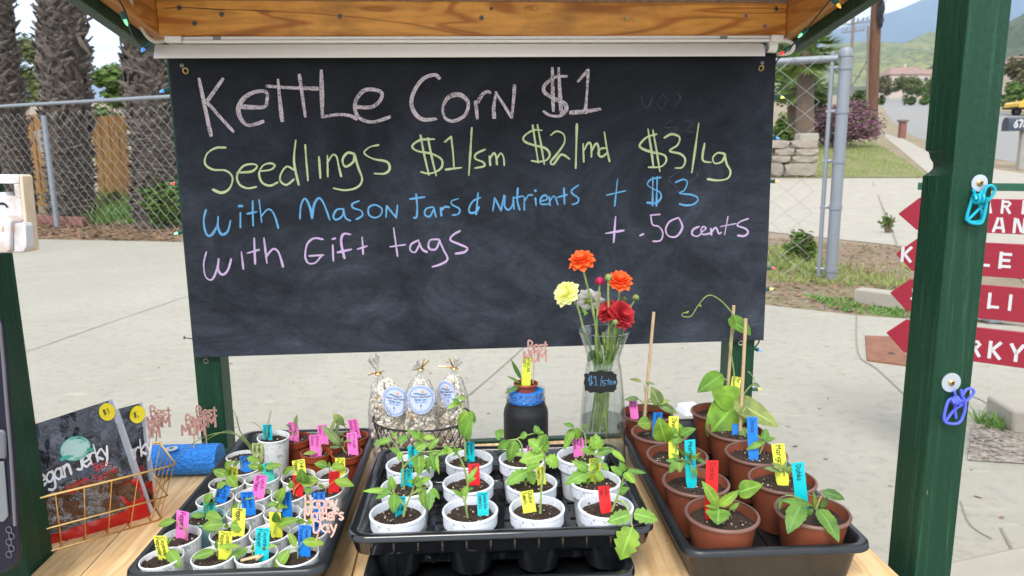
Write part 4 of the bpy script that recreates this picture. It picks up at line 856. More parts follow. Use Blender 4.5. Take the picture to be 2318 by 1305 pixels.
# middle: a glossy lower tray carries the shorter tray of white pots
ct0, *_ = tray('support_tray', 'glossy black lower tray under the middle tray of tomato seedlings', -.020, .892, TZ + .001, .385, .33, .048, .043, 'glosstray', ribs=False)
ct, co_, cU, cV = tray('seed_tray', 'glossy black middle tray of tomato seedlings in white pots stacked on a lower tray', -.0168, .935, .512, .4455, .321, .068, .043, 'glosstray', group='black seed trays on the table', step=.036)
CTF = .512 + .0035
b = B()
for k in range(12):               # vertical flutes on the front wall of the middle tray
    x = -.19 + .38 * k / 11; b.box(co_ + cU * x + cV * .0062 + ZZ * .0465, (.0026, .0040, .019), Matrix.Rotation(.043, 3, 'Z'))
obj('wall_ribs', b, M['glosstray'], ct)
# ================================================================== left tray: cups of peppers
LF = TZ + .001 + .0060
rowname = ['front row', 'second row', 'third row', 'fourth row', 'fifth row']
colname = ['leftmost', 'second', 'third', 'rightmost']
cups = [  # rim centre (crop px), kind, place, leaves, stems
 ('c1', 343, 1180, 'cup', 'leftmost cup of the front row', [(395, 1130, 478, 1262, 78, 'ovate'), (388, 1090, 432, 1052, 46, 'ovate')], [((385, 1185), (392, 1130), (388, 1092))]),
 ('c2', 680, 1170, 'cup', 'second cup of the front row', [(700, 1130, 532, 1182, 62, 'lance'), (722, 1105, 880, 1100, 40, 'lance'), (708, 1120, 712, 1050, 30, 'lance')], [((708, 1165), (710, 1115))]),
 ('c3', 975, 1170, 'cup', 'third cup of the front row', [(930, 1115, 775, 1192, 58, 'lance'), (975, 1108, 1132, 1098, 38, 'lance'), (958, 1130, 965, 1085, 20, 'lance')], [((958, 1165), (958, 1115))]),
 ('c4', 1293, 1140, 'cup', 'rightmost cup of the front row', [(1245, 1105, 1122, 1252, 80, 'lance'), (1285, 1090, 1240, 985, 48, 'lance'), (1335, 1055, 1482, 1082, 62, 'ovate')], [((1292, 1170), (1290, 1110), (1245, 1105)), ((1290, 1110), (1335, 1055))]),
 ('c5', 490, 1018, 'cup', 'leftmost cup of the second row', [(450, 908, 320, 942, 52, 'lance'), (515, 1000, 530, 960, 20, 'lance')], [((500, 1030), (515, 985), (450, 908))]),
 ('c6', 815, 990, 'cup', 'second cup of the second row', [(770, 935, 610, 952, 78, 'ovate'), (812, 940, 922, 962, 78, 'ovate'), (790, 960, 788, 915, 28, 'lance'), (740, 960, 640, 985, 40, 'lance')], [((792, 1000), (790, 950))]),
 ('c7', 1080, 1000, 'cup', 'third cup of the second row', [(1125, 955, 1285, 905, 62, 'lance'), (1118, 930, 1112, 850, 55, 'ovate'), (1110, 920, 1140, 870, 40, 'ovate')], [((1100, 1010), (1112, 950), (1115, 915))]),
 ('c8', 1345, 1000, 'cup', 'rightmost cup of the second row', [(1340, 925, 1270, 910, 36, 'lance'), (1352, 930, 1430, 905, 40, 'lance')], [((1345, 1010), (1348, 930))]),
 ('c9', 640, 900, 'mint', 'leftmost cup of the third row', [(630, 880, 520, 885, 44, 'lance'), (632, 870, 745, 905, 68, 'ovate'), (625, 800, 675, 730, 60, 'ovate')], [((632, 910), (632, 860), (628, 800))]),
 ('c10', 910, 860, 'cup', 'second cup of the third row', [(810, 880, 855, 795, 58, 'ovate'), (880, 770, 975, 760, 30, 'lance')], [((850, 880), (868, 800), (885, 770))]),
 ('c11', 1140, 870, 'cup', 'third cup of the third row', [(1110, 795, 1165, 690, 74, 'ovate'), (1115, 810, 1040, 822, 42, 'lance'), (1125, 815, 1205, 825, 40, 'lance'), (1120, 850, 1135, 790, 56, 'ovate')], [((1120, 880), (1118, 800))]),
 ('c12', 1390, 855, 'cup', 'rightmost cup of the third row', [(1400, 790, 1500, 785, 40, 'lance'), (1395, 800, 1330, 790, 36, 'lance')], [((1395, 865), (1397, 795))]),
 ('c13', 690, 780, 'cup', 'leftmost cup of the fourth row', [(625, 790, 680, 728, 62, 'ovate'), (710, 690, 780, 655, 52, 'ovate')], [((690, 790), (672, 740)), ((690, 790), (712, 690))]),
 ('c14', 960, 745, 'cup', 'second cup of the fourth row', [(1010, 720, 1075, 712, 32, 'lance'), (1000, 722, 950, 735, 26, 'lance')], [((1000, 760), (1003, 722))]),
 ('c15', 1235, 730, 'cup', 'third cup of the fourth row', [(1300, 650, 1442, 645, 76, 'lance'), (1240, 695, 1240, 632, 42, 'ovate'), (1335, 660, 1325, 555, 92, 'ovate'), (1375, 690, 1340, 735, 50, 'lance')], [((1255, 740), (1262, 690)), ((1262, 700), (1300, 655))]),
 ('c16', 1470, 705, 'cup', 'rightmost cup of the fourth row', [(1545, 635, 1680, 680, 64, 'lance'), (1470, 685, 1430, 660, 24, 'lance')], [((1480, 715), (1485, 685), (1545, 638))]),
 ('c17', 762, 660, 'cup', 'leftmost cup of the fifth row', [(755, 605, 660, 575, 60, 'ovate'), (772, 605, 842, 692, 70, 'ovate'), (745, 560, 800, 505, 54, 'ovate'), (752, 615, 765, 560, 30, 'lance')], [((762, 680), (755, 600), (748, 560))]),
 ('c18', 1030, 625, 'cup', 'second cup of the fifth row', [(1055, 555, 1178, 545, 48, 'ovate'), (1020, 555, 930, 535, 50, 'ovate'), (1030, 580, 1015, 520, 36, 'lance')], [((1030, 640), (1022, 560))]),
 ('c19', 1288, 605, 'cup', 'third cup of the fifth row', [(1255, 540, 1178, 590, 46, 'lance'), (1290, 590, 1320, 555, 40, 'ovate')], [((1275, 620), (1272, 560), (1255, 540))]),
 ('c20', 1515, 590, 'cup', 'rightmost cup of the fifth row', [(1495, 540, 1400, 520, 56, 'ovate'), (1520, 545, 1620, 560, 56, 'ovate'), (1505, 560, 1510, 510, 24, 'lance')], [((1505, 605), (1508, 545))]),
 ('c21', 905, 545, 'cup', 'cup in the sixth row with a blue tag', [(930, 480, 1022, 512, 46, 'lance'), (880, 500, 830, 540, 30, 'lance')], [((890, 560), (895, 500), (930, 478))]),
 ('c22', 962, 450, 'cup', 'cup of green onion with long drooping blades', [], []),
 ('c23', 1035, 345, 'tallcup', 'tall patterned cup at the back left corner', [], []),
 ('p1', 1242, 355, 'clay', 'small clay coloured pot beside the tall patterned cup', [(1262, 262, 1275, 178, 30, 'lance'), (1225, 265, 1190, 250, 18, 'lance'), (1255, 330, 1290, 300, 16, 'lance'), (1230, 330, 1205, 290, 14, 'lance')], [((1248, 375), (1245, 310), (1262, 260)), ((1245, 310), (1222, 265))]),
 ('p2', 1395, 435, 'clay', 'small clay coloured pot nearest the front of the tray', [(1390, 445, 1290, 468, 30, 'lance'), (1415, 480, 1425, 405, 20, 'lance'), (1410, 495, 1412, 565, 18, 'lance'), (1440, 460, 1400, 540, 30, 'lance')], [((1390, 450), (1418, 500))]),
 ('p3', 1452, 368, 'clay', 'small clay coloured pot behind another clay pot', [(1490, 330, 1530, 190, 30, 'lance'), (1530, 350, 1555, 200, 26, 'lance')], [((1465, 385), (1490, 330)), ((1470, 385), (1530, 350))]),
 ('p4', 1612, 440, 'clay', 'small clay coloured pot with a leaning daisy stalk', [(1565, 385, 1438, 248, 58, 'serrate'), (1570, 400, 1490, 405, 24, 'lance'), (1575, 380, 1590, 330, 22, 'lance'), (1600, 365, 1650, 350, 18, 'lance')], [((1612, 450), (1560, 375)), ((1590, 420), (1600, 365))]),
 ('p5', 1682, 330, 'clay', 'small clay coloured pot at the back right corner', [(1600, 250, 1522, 165, 56, 'lance'), (1605, 260, 1555, 185, 26, 'lance'), (1560, 310, 1600, 305, 16, 'lance')], [((1650, 340), (1600, 250)), ((1655, 345), (1565, 312))]),
]
pos = {}
for nm, x, y, k, *_ in cups:
    zz = LF + PR['cup' if k == 'mint' else k][1] - (0 if k != 'tallcup' else .0); p = AZ(*Fc(x, y), zz); pos[nm] = Vector((p.x, p.y, 0))
for it in range(60):
    for i in pos:
        for j in pos:
            if i < j:
                d = pos[i] - pos[j]; m = .0602 if 'c' in i and 'c' in j else .0608
                if d.length < m: q = d.normalized() * (m - d.length) / 2 * .5; pos[i] += q; pos[j] -= q
        lp = pos[i] - Vector((lo_.x, lo_.y, 0)); a, c = lp.dot(lU), lp.dot(lV)
        a = min(max(a, -.1385 + .040), .1385 - .040); c = min(max(c, .040), .538 - .040); z = lo_ + lU * a + lV * c; pos[i] = Vector((z.x, z.y, 0))
TR = {'c1': ('Y', 325, 1098, 115, 165, -8, ['Cayenne', 'Pepper'], 'ink'), 'c2': ('Y', 768, 1060, 98, 150, 5, ['Cayenne', 'Pepper'], 'ink'), 'c3': ('T', 1025, 1052, 100, 170, 2, ['Cayenne', 'Pepper'], 'ink'), 'c4': ('B', 1318, 1020, 96, 148, 3, ['Cayenne', 'Pepper'], 'ink_b'),
 'c5': ('P', 470, 920, 103, 150, 7, ['Peppers'], 'ink_p'), 'c6': ('Y', 862, 882, 97, 105, 2, ['Pepper'], 'ink'), 'c7': ('Y', 1115, 915, 95, 120, 0, ['Tie'], 'ink'), 'c8': ('B', 1408, 925, 80, 100, 2, ['Pepper'], 'ink_b'),
 'c9': ('G', 655, 845, 90, 115, 5, ['Bana', 'Pepper'], 'ink'), 'c10': ('B', 925, 785, 95, 145, -5, ['Banana', 'Pepper'], 'ink_b'), 'c11': ('B', 1193, 785, 84, 142, -1, ['Banana', 'Pepper'], 'ink_b'), 'c12': ('B', 1420, 765, 86, 90, -3, ['Banana', 'Pepper'], 'ink_b'),
 'c13': ('B', 750, 717, 92, 105, 20, ['Lunch', 'Box Red'], 'ink_b'), 'c14': ('P', 1008, 665, 90, 130, 10, ['Lunch', 'Box Pepper'], 'ink_p'), 'c15': ('R', 1273, 665, 80, 130, 0, ['Red', 'Chili'], 'ink_r'), 'c16': ('R', 1525, 632, 76, 120, 3, ['Red', 'Chili'], 'ink_r'),
 'c17': ('Y', 820, 597, 78, 115, 4, ['Chili', 'Pepper'], 'ink'), 'c18': ('G', 1063, 562, 74, 94, -12, ['Chili'], 'ink'), 'c19': ('Y', 1280, 540, 88, 92, -8, ['Chili', 'Pepper'], 'ink'), 'c20': ('Y', 1567, 530, 74, 100, -3, ['Chili', 'Pepper'], 'ink'),
 'c21': ('B', 907, 507, 74, 80, -2, ['Lunch', 'Box'], 'ink_b'), 'c22': ('L', 990, 413, 74, 72, 3, ['Green', 'Onion'], 'ink'), 'c23': ('T', 1060, 297, 70, 96, -1, ['Bunching', 'Onion'], 'ink_b'),
 'p1': ('P', 1243, 295, 80, 130, -7, ['African', 'Daisy'], 'ink_p'), 'p2': ('P', 1392, 378, 78, 118, -3, ['African', 'Daisy'], 'ink_p'), 'p3': ('P', 1445, 305, 70, 110, -4, ['African', 'Daisy'], 'ink_p'), 'p4': ('P', 1650, 370, 74, 130, -5, ['African', 'Daisy'], 'ink_p'), 'p5': ('P', 1662, 270, 74, 118, -12, ['African', 'Daisy'], 'ink_p')}
GC = 'small white cups of pepper and onion seedlings in the left tray'; GP = 'small clay coloured pots in the left tray'; GT = 'plant tags in the left tray'
seed = 0
for nm, x, y, k, place, leaves, stems in cups:
    seed += 1; kk = 'cup' if k == 'mint' else k; p = pos[nm]; base = Vector((p.x, p.y, LF)); r, h = PR[kk]; tg = TR[nm]; cw = CN[tg[0]]
    if nm == 'c22': lab = 'white cup of green onion with long drooping blades and a pale lime tag'
    elif nm == 'c23': lab = 'tall patterned white cup at the back left corner of the left tray'
    elif nm == 'c21': lab = 'white cup with a blue tag just in front of the green onion cup'
    elif k == 'clay': lab = place + ' in the left tray'
    elif k == 'mint': lab = 'mint green cup with a green tag at the left end of the third row'
    else: lab = f'white paper cup with a {cw} tag, {place.replace("cup of the ", "in the ")} of the left tray'
    root = thing('seedling_pot' if k == 'clay' else 'seedling_cup', lab, 'potted plant', base, GP if k == 'clay' else GC)
    pot_parts(kk, root, base, {'papercup': 'mintcup', 'cuprim': 'mintcup'} if k == 'mint' else {})
    sc = base + ZZ * (h - random.uniform(.006, .011)); b = B(); soil_disc(b, sc, r - .0018, .004, seed); so_ = obj('soil', b, M['soil'], root); b = B(); perlite(b, sc, r - .003, .004, 5, seed); obj('perlite', b, M['perlite'], so_)
    plant(root, p.y, stems, leaves, sc, 'leaf_grey' if k == 'clay' else 'leaf', .0009, f=Fc)
    if nm == 'c22':
        b = B()
        for P in ([(965, 450), (925, 380), (870, 300), (845, 210), (815, 140)], [(965, 450), (915, 375), (830, 320), (700, 315), (560, 370), (470, 440), (410, 510)], [(960, 450), (900, 370), (800, 300), (690, 330), (610, 380)], [(970, 450), (935, 390), (880, 320), (860, 260), (850, 200)]):
            Q = smooth([AY(*Fc(*q), p.y + .01 - .004 * i) for i, q in enumerate(P)], 5); n = len(Q); b.tube(Q, [.0016 * (1 - .8 * i / n) for i in range(n)], 6, at=.4)
        obj('blades', b, M['leaf_grey'], root)
    if nm == 'c23':
        b = B()
        for P in ([(1042, 350), (1050, 260), (1072, 150)], [(1048, 350), (1060, 250), (1078, 152)], [(1040, 350), (1010, 280), (960, 240), (925, 235)]):
            Q = smooth([AY(*Fc(*q), p.y) for q in P], 5); n = len(Q); b.tube(Q, [.0007 * (1 - .6 * i / n) for i in range(n)], 5, at=.4)
        obj('blades', b, M['leaf_grey'], root)
    ordn = {'c2': 'second in the front row', 'c1': 'leftmost in the front row'}
    root.rotation_euler = (R2(random.uniform(-3, 3)), R2(random.uniform(-4, 4)), 0)
    c, tx, ty, tw, th, tt, lines, ink = tg
    txt = ' '.join(lines)
    where = lab if k == 'clay' else place + ' of the left tray'
    if nm in ('c15', 'c16'): tl_ = f'red plant tag with dark illegible writing in the {"third" if nm == "c15" else "rightmost"} cup of the fourth row'
    elif k == 'clay': tl_ = f'pink African Daisy tag in the {place.replace("small clay coloured ", "small clay ")}'
    elif nm in ('c21', 'c22', 'c23'): tl_ = {'c21': 'blue plant tag just in front of the green onion cup', 'c22': 'pale lime Green Onion tag behind the blue tag in the left tray', 'c23': 'turquoise tag in the tall patterned cup at the back left'}[nm]
    else: tl_ = f'{cw} {txt} tag in the {place}, left tray'
    plant_tag(*Fc(tx, ty), tw * .3257, th * .3257, tt, c, lines, p.y + (.004 if nm not in ('c8',) else .006), tl_, GT, sc.z, ink)
b = B(); c3 = pos['c3']; cc = Vector((c3.x, c3.y, LF + .058))
b.tube([cc + Vector((-.018, -.012, 0)), cc + Vector((.006, -.004, .002))], [.0022, .0028], 6); b.tube([cc + Vector((.004, -.012, .001)), cc + Vector((.012, .004, .002))], [.0018, .0012], 6)
tag(obj('wood_chip', b, M['dowel']), 'curled brown bark chip on the soil of the third front cup', 'bark chip')

# ================================================================== middle tray: tomatoes in white pots
CF = CTF + .0008
cp = {}
grid = [[(900, 1165), (1064, 1161), (1216, 1154), (1373, 1149.5)], [(918, 1106), (1060, 1092), (1204, 1097), (1347, 1087)], [(928, 1054), (1062, 1039), (1183, 1038), (1314, 1031)]]
for r_ in range(3):
    for c_ in range(4):
        p = AZ(*grid[r_][c_], CF + PR['white'][1]); cp[(r_, c_)] = Vector((p.x, p.y, 0))
for it in range(60):
    for i in cp:
        for j in cp:
            if i < j:
                d = cp[i] - cp[j]
                if d.length < .0855: q = d.normalized() * (.0855 - d.length) / 4; cp[i] += q; cp[j] -= q
        lp = cp[i] - Vector((co_.x, co_.y, 0)); a, c = lp.dot(cU), lp.dot(cV); c = min(max(c, .052), .321 - .052); a = min(max(a, -.2225 + .056), .2225 - .056); z = co_ + cU * a + cV * c; cp[i] = Vector((z.x, z.y, 0))
b = B()
for k in range(4):                # cell cups under the front row, seen through the gap between the trays
    q = cp[(0, k)]; x0 = Vector((q.x, q.y, 0)) - cV * .0075 + ZZ * .503; b.lathe([(.022, 0), (.031, .005), (.0378, .046)], x0, 28); b.box(x0 - cV * .0335 + ZZ * .025, (.0018, .008, .042), Matrix.Rotation(.043, 3, 'Z'))
obj('cell_bottoms', b, M['glosstray'], ct)
LFV = {
 (0, 0): (Ac, [((435, 1070), (465, 950), (520, 830), (545, 740), (560, 690)), ((440, 950), (390, 880), (320, 805)), ((520, 835), (620, 785), (720, 740))], [(310, 800, 0, 805, 62, 'ovate'), (310, 795, 140, 890, 80, 'tomato'), (325, 790, 298, 635, 92, 'ovate'), (340, 820, 330, 1040, 118, 'ovate'), (650, 755, 675, 995, 112, 'tomato'), (745, 780, 705, 1015, 84, 'tomato'), (745, 770, 815, 890, 50, 'tomato'), (555, 735, 730, 660, 88, 'tomato'), (550, 720, 600, 610, 60, 'tomato'), (560, 700, 480, 700, 50, 'tomato'), (640, 770, 560, 800, 50, 'ovate')]),
 (1, 0): (Ac, [((445, 840), (430, 600), (425, 480), (370, 340), (300, 255)), ((440, 545), (540, 450), (650, 395), (820, 375)), ((620, 410), (640, 320), (620, 250))], [(300, 262, 115, 315, 76, 'tomato'), (380, 290, 485, 215, 84, 'tomato'), (390, 400, 285, 345, 52, 'tomato'), (410, 385, 395, 490, 76, 'tomato'), (310, 240, 375, 185, 50, 'tomato'), (600, 405, 600, 640, 140, 'tomato'), (560, 360, 690, 290, 118, 'tomato'), (700, 360, 820, 240, 70, 'tomato'), (720, 420, 765, 600, 92, 'tomato'), (790, 420, 815, 635, 42, 'tomato'), (690, 440, 722, 630, 66, 'tomato'), (620, 250, 460, 150, 66, 'tomato'), (620, 250, 650, 170, 40, 'ovate'), (650, 240, 775, 240, 60, 'tomato'), (590, 230, 600, 150, 36, 'ovate'), (800, 385, 700, 420, 60, 'tomato')]),
 (2, 0): (Ac, [((560, 550), (545, 480))], [(550, 490, 500, 430, 40, 'tomato'), (550, 480, 610, 430, 40, 'tomato')]),
 (0, 1): (Ac, [((1115, 1110), (1092, 950), (1075, 900), (1060, 870)), ((1082, 905), (1112, 790), (1118, 700))], [(1040, 850, 930, 785, 48, 'tomato'), (1060, 850, 1118, 730, 76, 'tomato'), (1118, 700, 1222, 545, 62, 'tomato'), (1125, 705, 1205, 665, 42, 'tomato'), (1080, 865, 1118, 855, 26, 'ovate'), (1120, 790, 1182, 770, 32, 'ovate'), (1060, 870, 1000, 840, 36, 'ovate')]),
 (1, 1): (Ac, [((1110, 720), (1085, 590), (1040, 470), (985, 395), (900, 365))], [(960, 380, 815, 385, 70, 'tomato'), (990, 395, 1055, 350, 44, 'tomato'), (985, 390, 970, 320, 40, 'tomato'), (930, 370, 850, 330, 52, 'tomato'), (1000, 410, 950, 440, 30, 'ovate'), (900, 380, 780, 430, 50, 'tomato')]),
 (2, 1): (lambda x, y: (780 + .2299 * x, 760 + .2299 * y), [((1192, 1232), (1186, 1080), (1182, 1000), (1200, 860), (1160, 720), (1120, 640))], [(1180, 1010, 1258, 790, 172, 'ovate'), (1205, 745, 1120, 880, 96, 'tomato'), (1125, 655, 1000, 725, 52, 'tomato'), (1115, 615, 1205, 620, 40, 'tomato'), (1110, 600, 1085, 585, 36, 'tomato'), (1130, 650, 1050, 632, 44, 'tomato'), (1235, 740, 1285, 860, 60, 'tomato'), (1140, 690, 1150, 640, 30, 'ovate')]),
 (0, 2): (Bc, [((310, 830), (318, 620), (345, 440), (345, 340), (325, 300)), ((345, 350), (375, 370))], [(340, 330, 128, 395, 120, 'tomato'), (362, 365, 465, 430, 118, 'tomato'), (320, 300, 205, 205, 118, 'tomato'), (335, 300, 345, 160, 90, 'tomato'), (330, 310, 260, 270, 60, 'ovate'), (340, 300, 375, 250, 60, 'ovate')]),
 (1, 2): (Bc, [((185, 600), (188, 470))], [(195, 475, 15, 590, 110, 'tomato'), (205, 465, 255, 590, 100, 'tomato'), (195, 455, 320, 410, 96, 'tomato'), (190, 450, 175, 560, 70, 'ovate'), (180, 340, 100, 325, 40, 'ovate')]),
 (2, 2): (Bc, [((160, 350), (150, 250), (120, 200), (200, 170), (280, 150)), ((120, 205), (40, 215))], [(95, 210, 45, 400, 106, 'tomato'), (50, 215, -50, 290, 66, 'ovate'), (-10, 180, -75, 140, 92, 'ovate'), (290, 150, 262, 85, 54, 'ovate'), (200, 165, 140, 195, 60, 'tomato'), (180, 175, 170, 135, 40, 'tomato'), (330, 160, 340, 250, 90, 'tomato'), (280, 150, 345, 155, 40, 'ovate'), (100, 230, 120, 340, 60, 'tomato')]),
 (0, 3): (Bc, [((912, 815), (955, 700), (1000, 570), (1022, 485)), (-.048, (955, 720), (1020, 745), (1062, 840), (1090, 960))], [(1060, 840, 870, 905, 120, 'tomato', -.040, -.044), (1095, 830, 1308, 890, 124, 'tomato', -.040, -.044), (1088, 950, 985, 1225, 205, 'tomato', -.047, -.050), (1000, 500, 898, 432, 72, 'tomato'), (1022, 485, 1112, 580, 84, 'tomato'), (1045, 470, 1205, 490, 46, 'tomato'), (1022, 475, 980, 390, 62, 'tomato'), (980, 655, 1065, 612, 66, 'tomato'), (985, 590, 1030, 570, 30, 'ovate')]),
 (1, 3): (Bc, [((770, 582), (772, 480), (772, 330)), ((772, 480), (710, 490)), ((775, 340), (850, 310))], [(725, 480, 510, 590, 122, 'tomato'), (712, 500, 680, 615, 84, 'tomato'), (765, 485, 848, 550, 76, 'tomato'), (712, 460, 570, 385, 78, 'tomato'), (770, 320, 648, 290, 70, 'tomato'), (775, 300, 735, 180, 100, 'tomato'), (782, 290, 775, 155, 110, 'tomato'), (785, 285, 850, 210, 80, 'tomato'), (790, 325, 925, 295, 66, 'tomato'), (830, 410, 888, 475, 54, 'tomato'), (770, 400, 850, 380, 44, 'tomato'), (770, 420, 740, 470, 40, 'ovate')]),
 (2, 3): (Bc, [((660, 390), (690, 260), (680, 150), (620, 105)), ((780, 335), (860, 275), (930, 290))], [(600, 110, 510, 300, 70, 'ovate'), (570, 115, 545, 270, 72, 'ovate'), (610, 110, 622, 208, 64, 'ovate'), (600, 100, 498, 72, 38, 'lance'), (690, 125, 686, 72, 34, 'ovate'), (900, 290, 1028, 400, 54, 'lance')])}
TGC = {(0, 0): ('T', 460, 610, 72, 135, 3, ['Sweetie', 'Tomato'], 'leftmost'), (0, 1): ('T', 1043, 580, 84, 135, -2, ['Sweetie', 'Tomato'], 'second'), (0, 2): ('Y', 1360, 555, 98, 104, -9, ['Globe', 'Tomato'], 'third'), (0, 3): ('R', 1903, 525, 90, 110, -3, ['Globe', 'Tomato'], 'rightmost'),
 (1, 0): ('T', 503, 415, 86, 135, 1, ['San', 'Marzano'], 'leftmost'), (1, 1): ('R', 980, 360, 84, 94, -2, ['Tomato'], 'second'), (1, 2): ('Y', 1455, 395, 66, 135, -4, ['White', 'Cherry'], 'third'), (1, 3): ('Y', 1840, 345, 84, 155, -4, ['White', 'Cherry'], 'rightmost'),
 (2, 0): ('T', 548, 235, 74, 100, -1, ['Nugget'], 'leftmost'), (2, 1): ('T', 950, 215, 76, 118, -1, ['Golden', 'Nugget'], 'second'), (2, 2): ('P', 1378, 215, 46, 60, -3, ['Indigo', 'Rose'], 'third'), (2, 3): ('P', 1720, 190, 82, 115, -4, ['Indigo', 'Rose', 'Cherry'], 'rightmost')}
rn = ['front row', 'middle row', 'back row']
for key in sorted(cp):
    seed += 1; p = cp[key]; base = Vector((p.x, p.y, CF)); r, h = PR['white']; tg = TGC[key]
    root = thing('tomato_pot', f'ribbed white pot with a {CN[tg[0]]} tag, {tg[7]} in the {rn[key[0]]} of the middle tray', 'potted plant', base, 'white pots of tomato seedlings in the middle tray')
    pot_parts('white', root, base, {})
    sc = base + ZZ * (h - .011); b = B(); soil_disc(b, sc, r - .0035, .007, seed); so_ = obj('soil', b, M['soil'], root); b = B(); perlite(b, sc, r - .006, .007, 9, seed); obj('perlite', b, M['perlite'], so_)
    f_, st_, lv_ = LFV[key]; plant(root, p.y - (.012 if key[0] == 0 else 0), st_, lv_, sc, 'leaf_tom', .0017, f=f_)
    c, tx, ty, tw, th, tt, lines, _ = tg
    plant_tag(*Cc(tx, ty), tw * .3192, th * .3192, tt, c, lines, p.y + (.012 if key[0] else .004), f'{CN[c]} {" ".join(lines)} tag in the {tg[7]} white pot of the {rn[key[0]]}', 'plant tags in the middle tray', sc.z + .004, 'ink_r' if c == 'R' else 'ink_p' if c == 'P' else 'ink')

# ================================================================== right tray: brown pots
RF = TZ + .001 + .0058
rp_ = {}
for i, q in enumerate([(1627, 1154), (1574, 1088), (1533, 1031), (1486, 978), (1457, 942)]): rp_[(0, i)] = q
for i, q in enumerate([(1857, 1154), (1789, 1078), (1720, 1031), (1682, 988), (1650, 942)]): rp_[(1, i)] = q
rpos = {}
for k, q in rp_.items(): p = AZ(*q, RF + PR['brown'][1]); rpos[k] = Vector((p.x, p.y, 0))
for it in range(80):
    for i in rpos:
        for j in rpos:
            if i < j:
                d = rpos[i] - rpos[j]
                if d.length < .1095: q = d.normalized() * (.1095 - d.length) / 4; rpos[i] += q; rpos[j] -= q
        lp = rpos[i] - Vector((ro_.x, ro_.y, 0)); a, c = lp.dot(rU), lp.dot(rV); c = min(max(c, .070), .60); a = min(max(a, -.1395 + .064), .1395 - .064); z = ro_ + rU * a + rV * c; rpos[i] = Vector((z.x, z.y, 0))
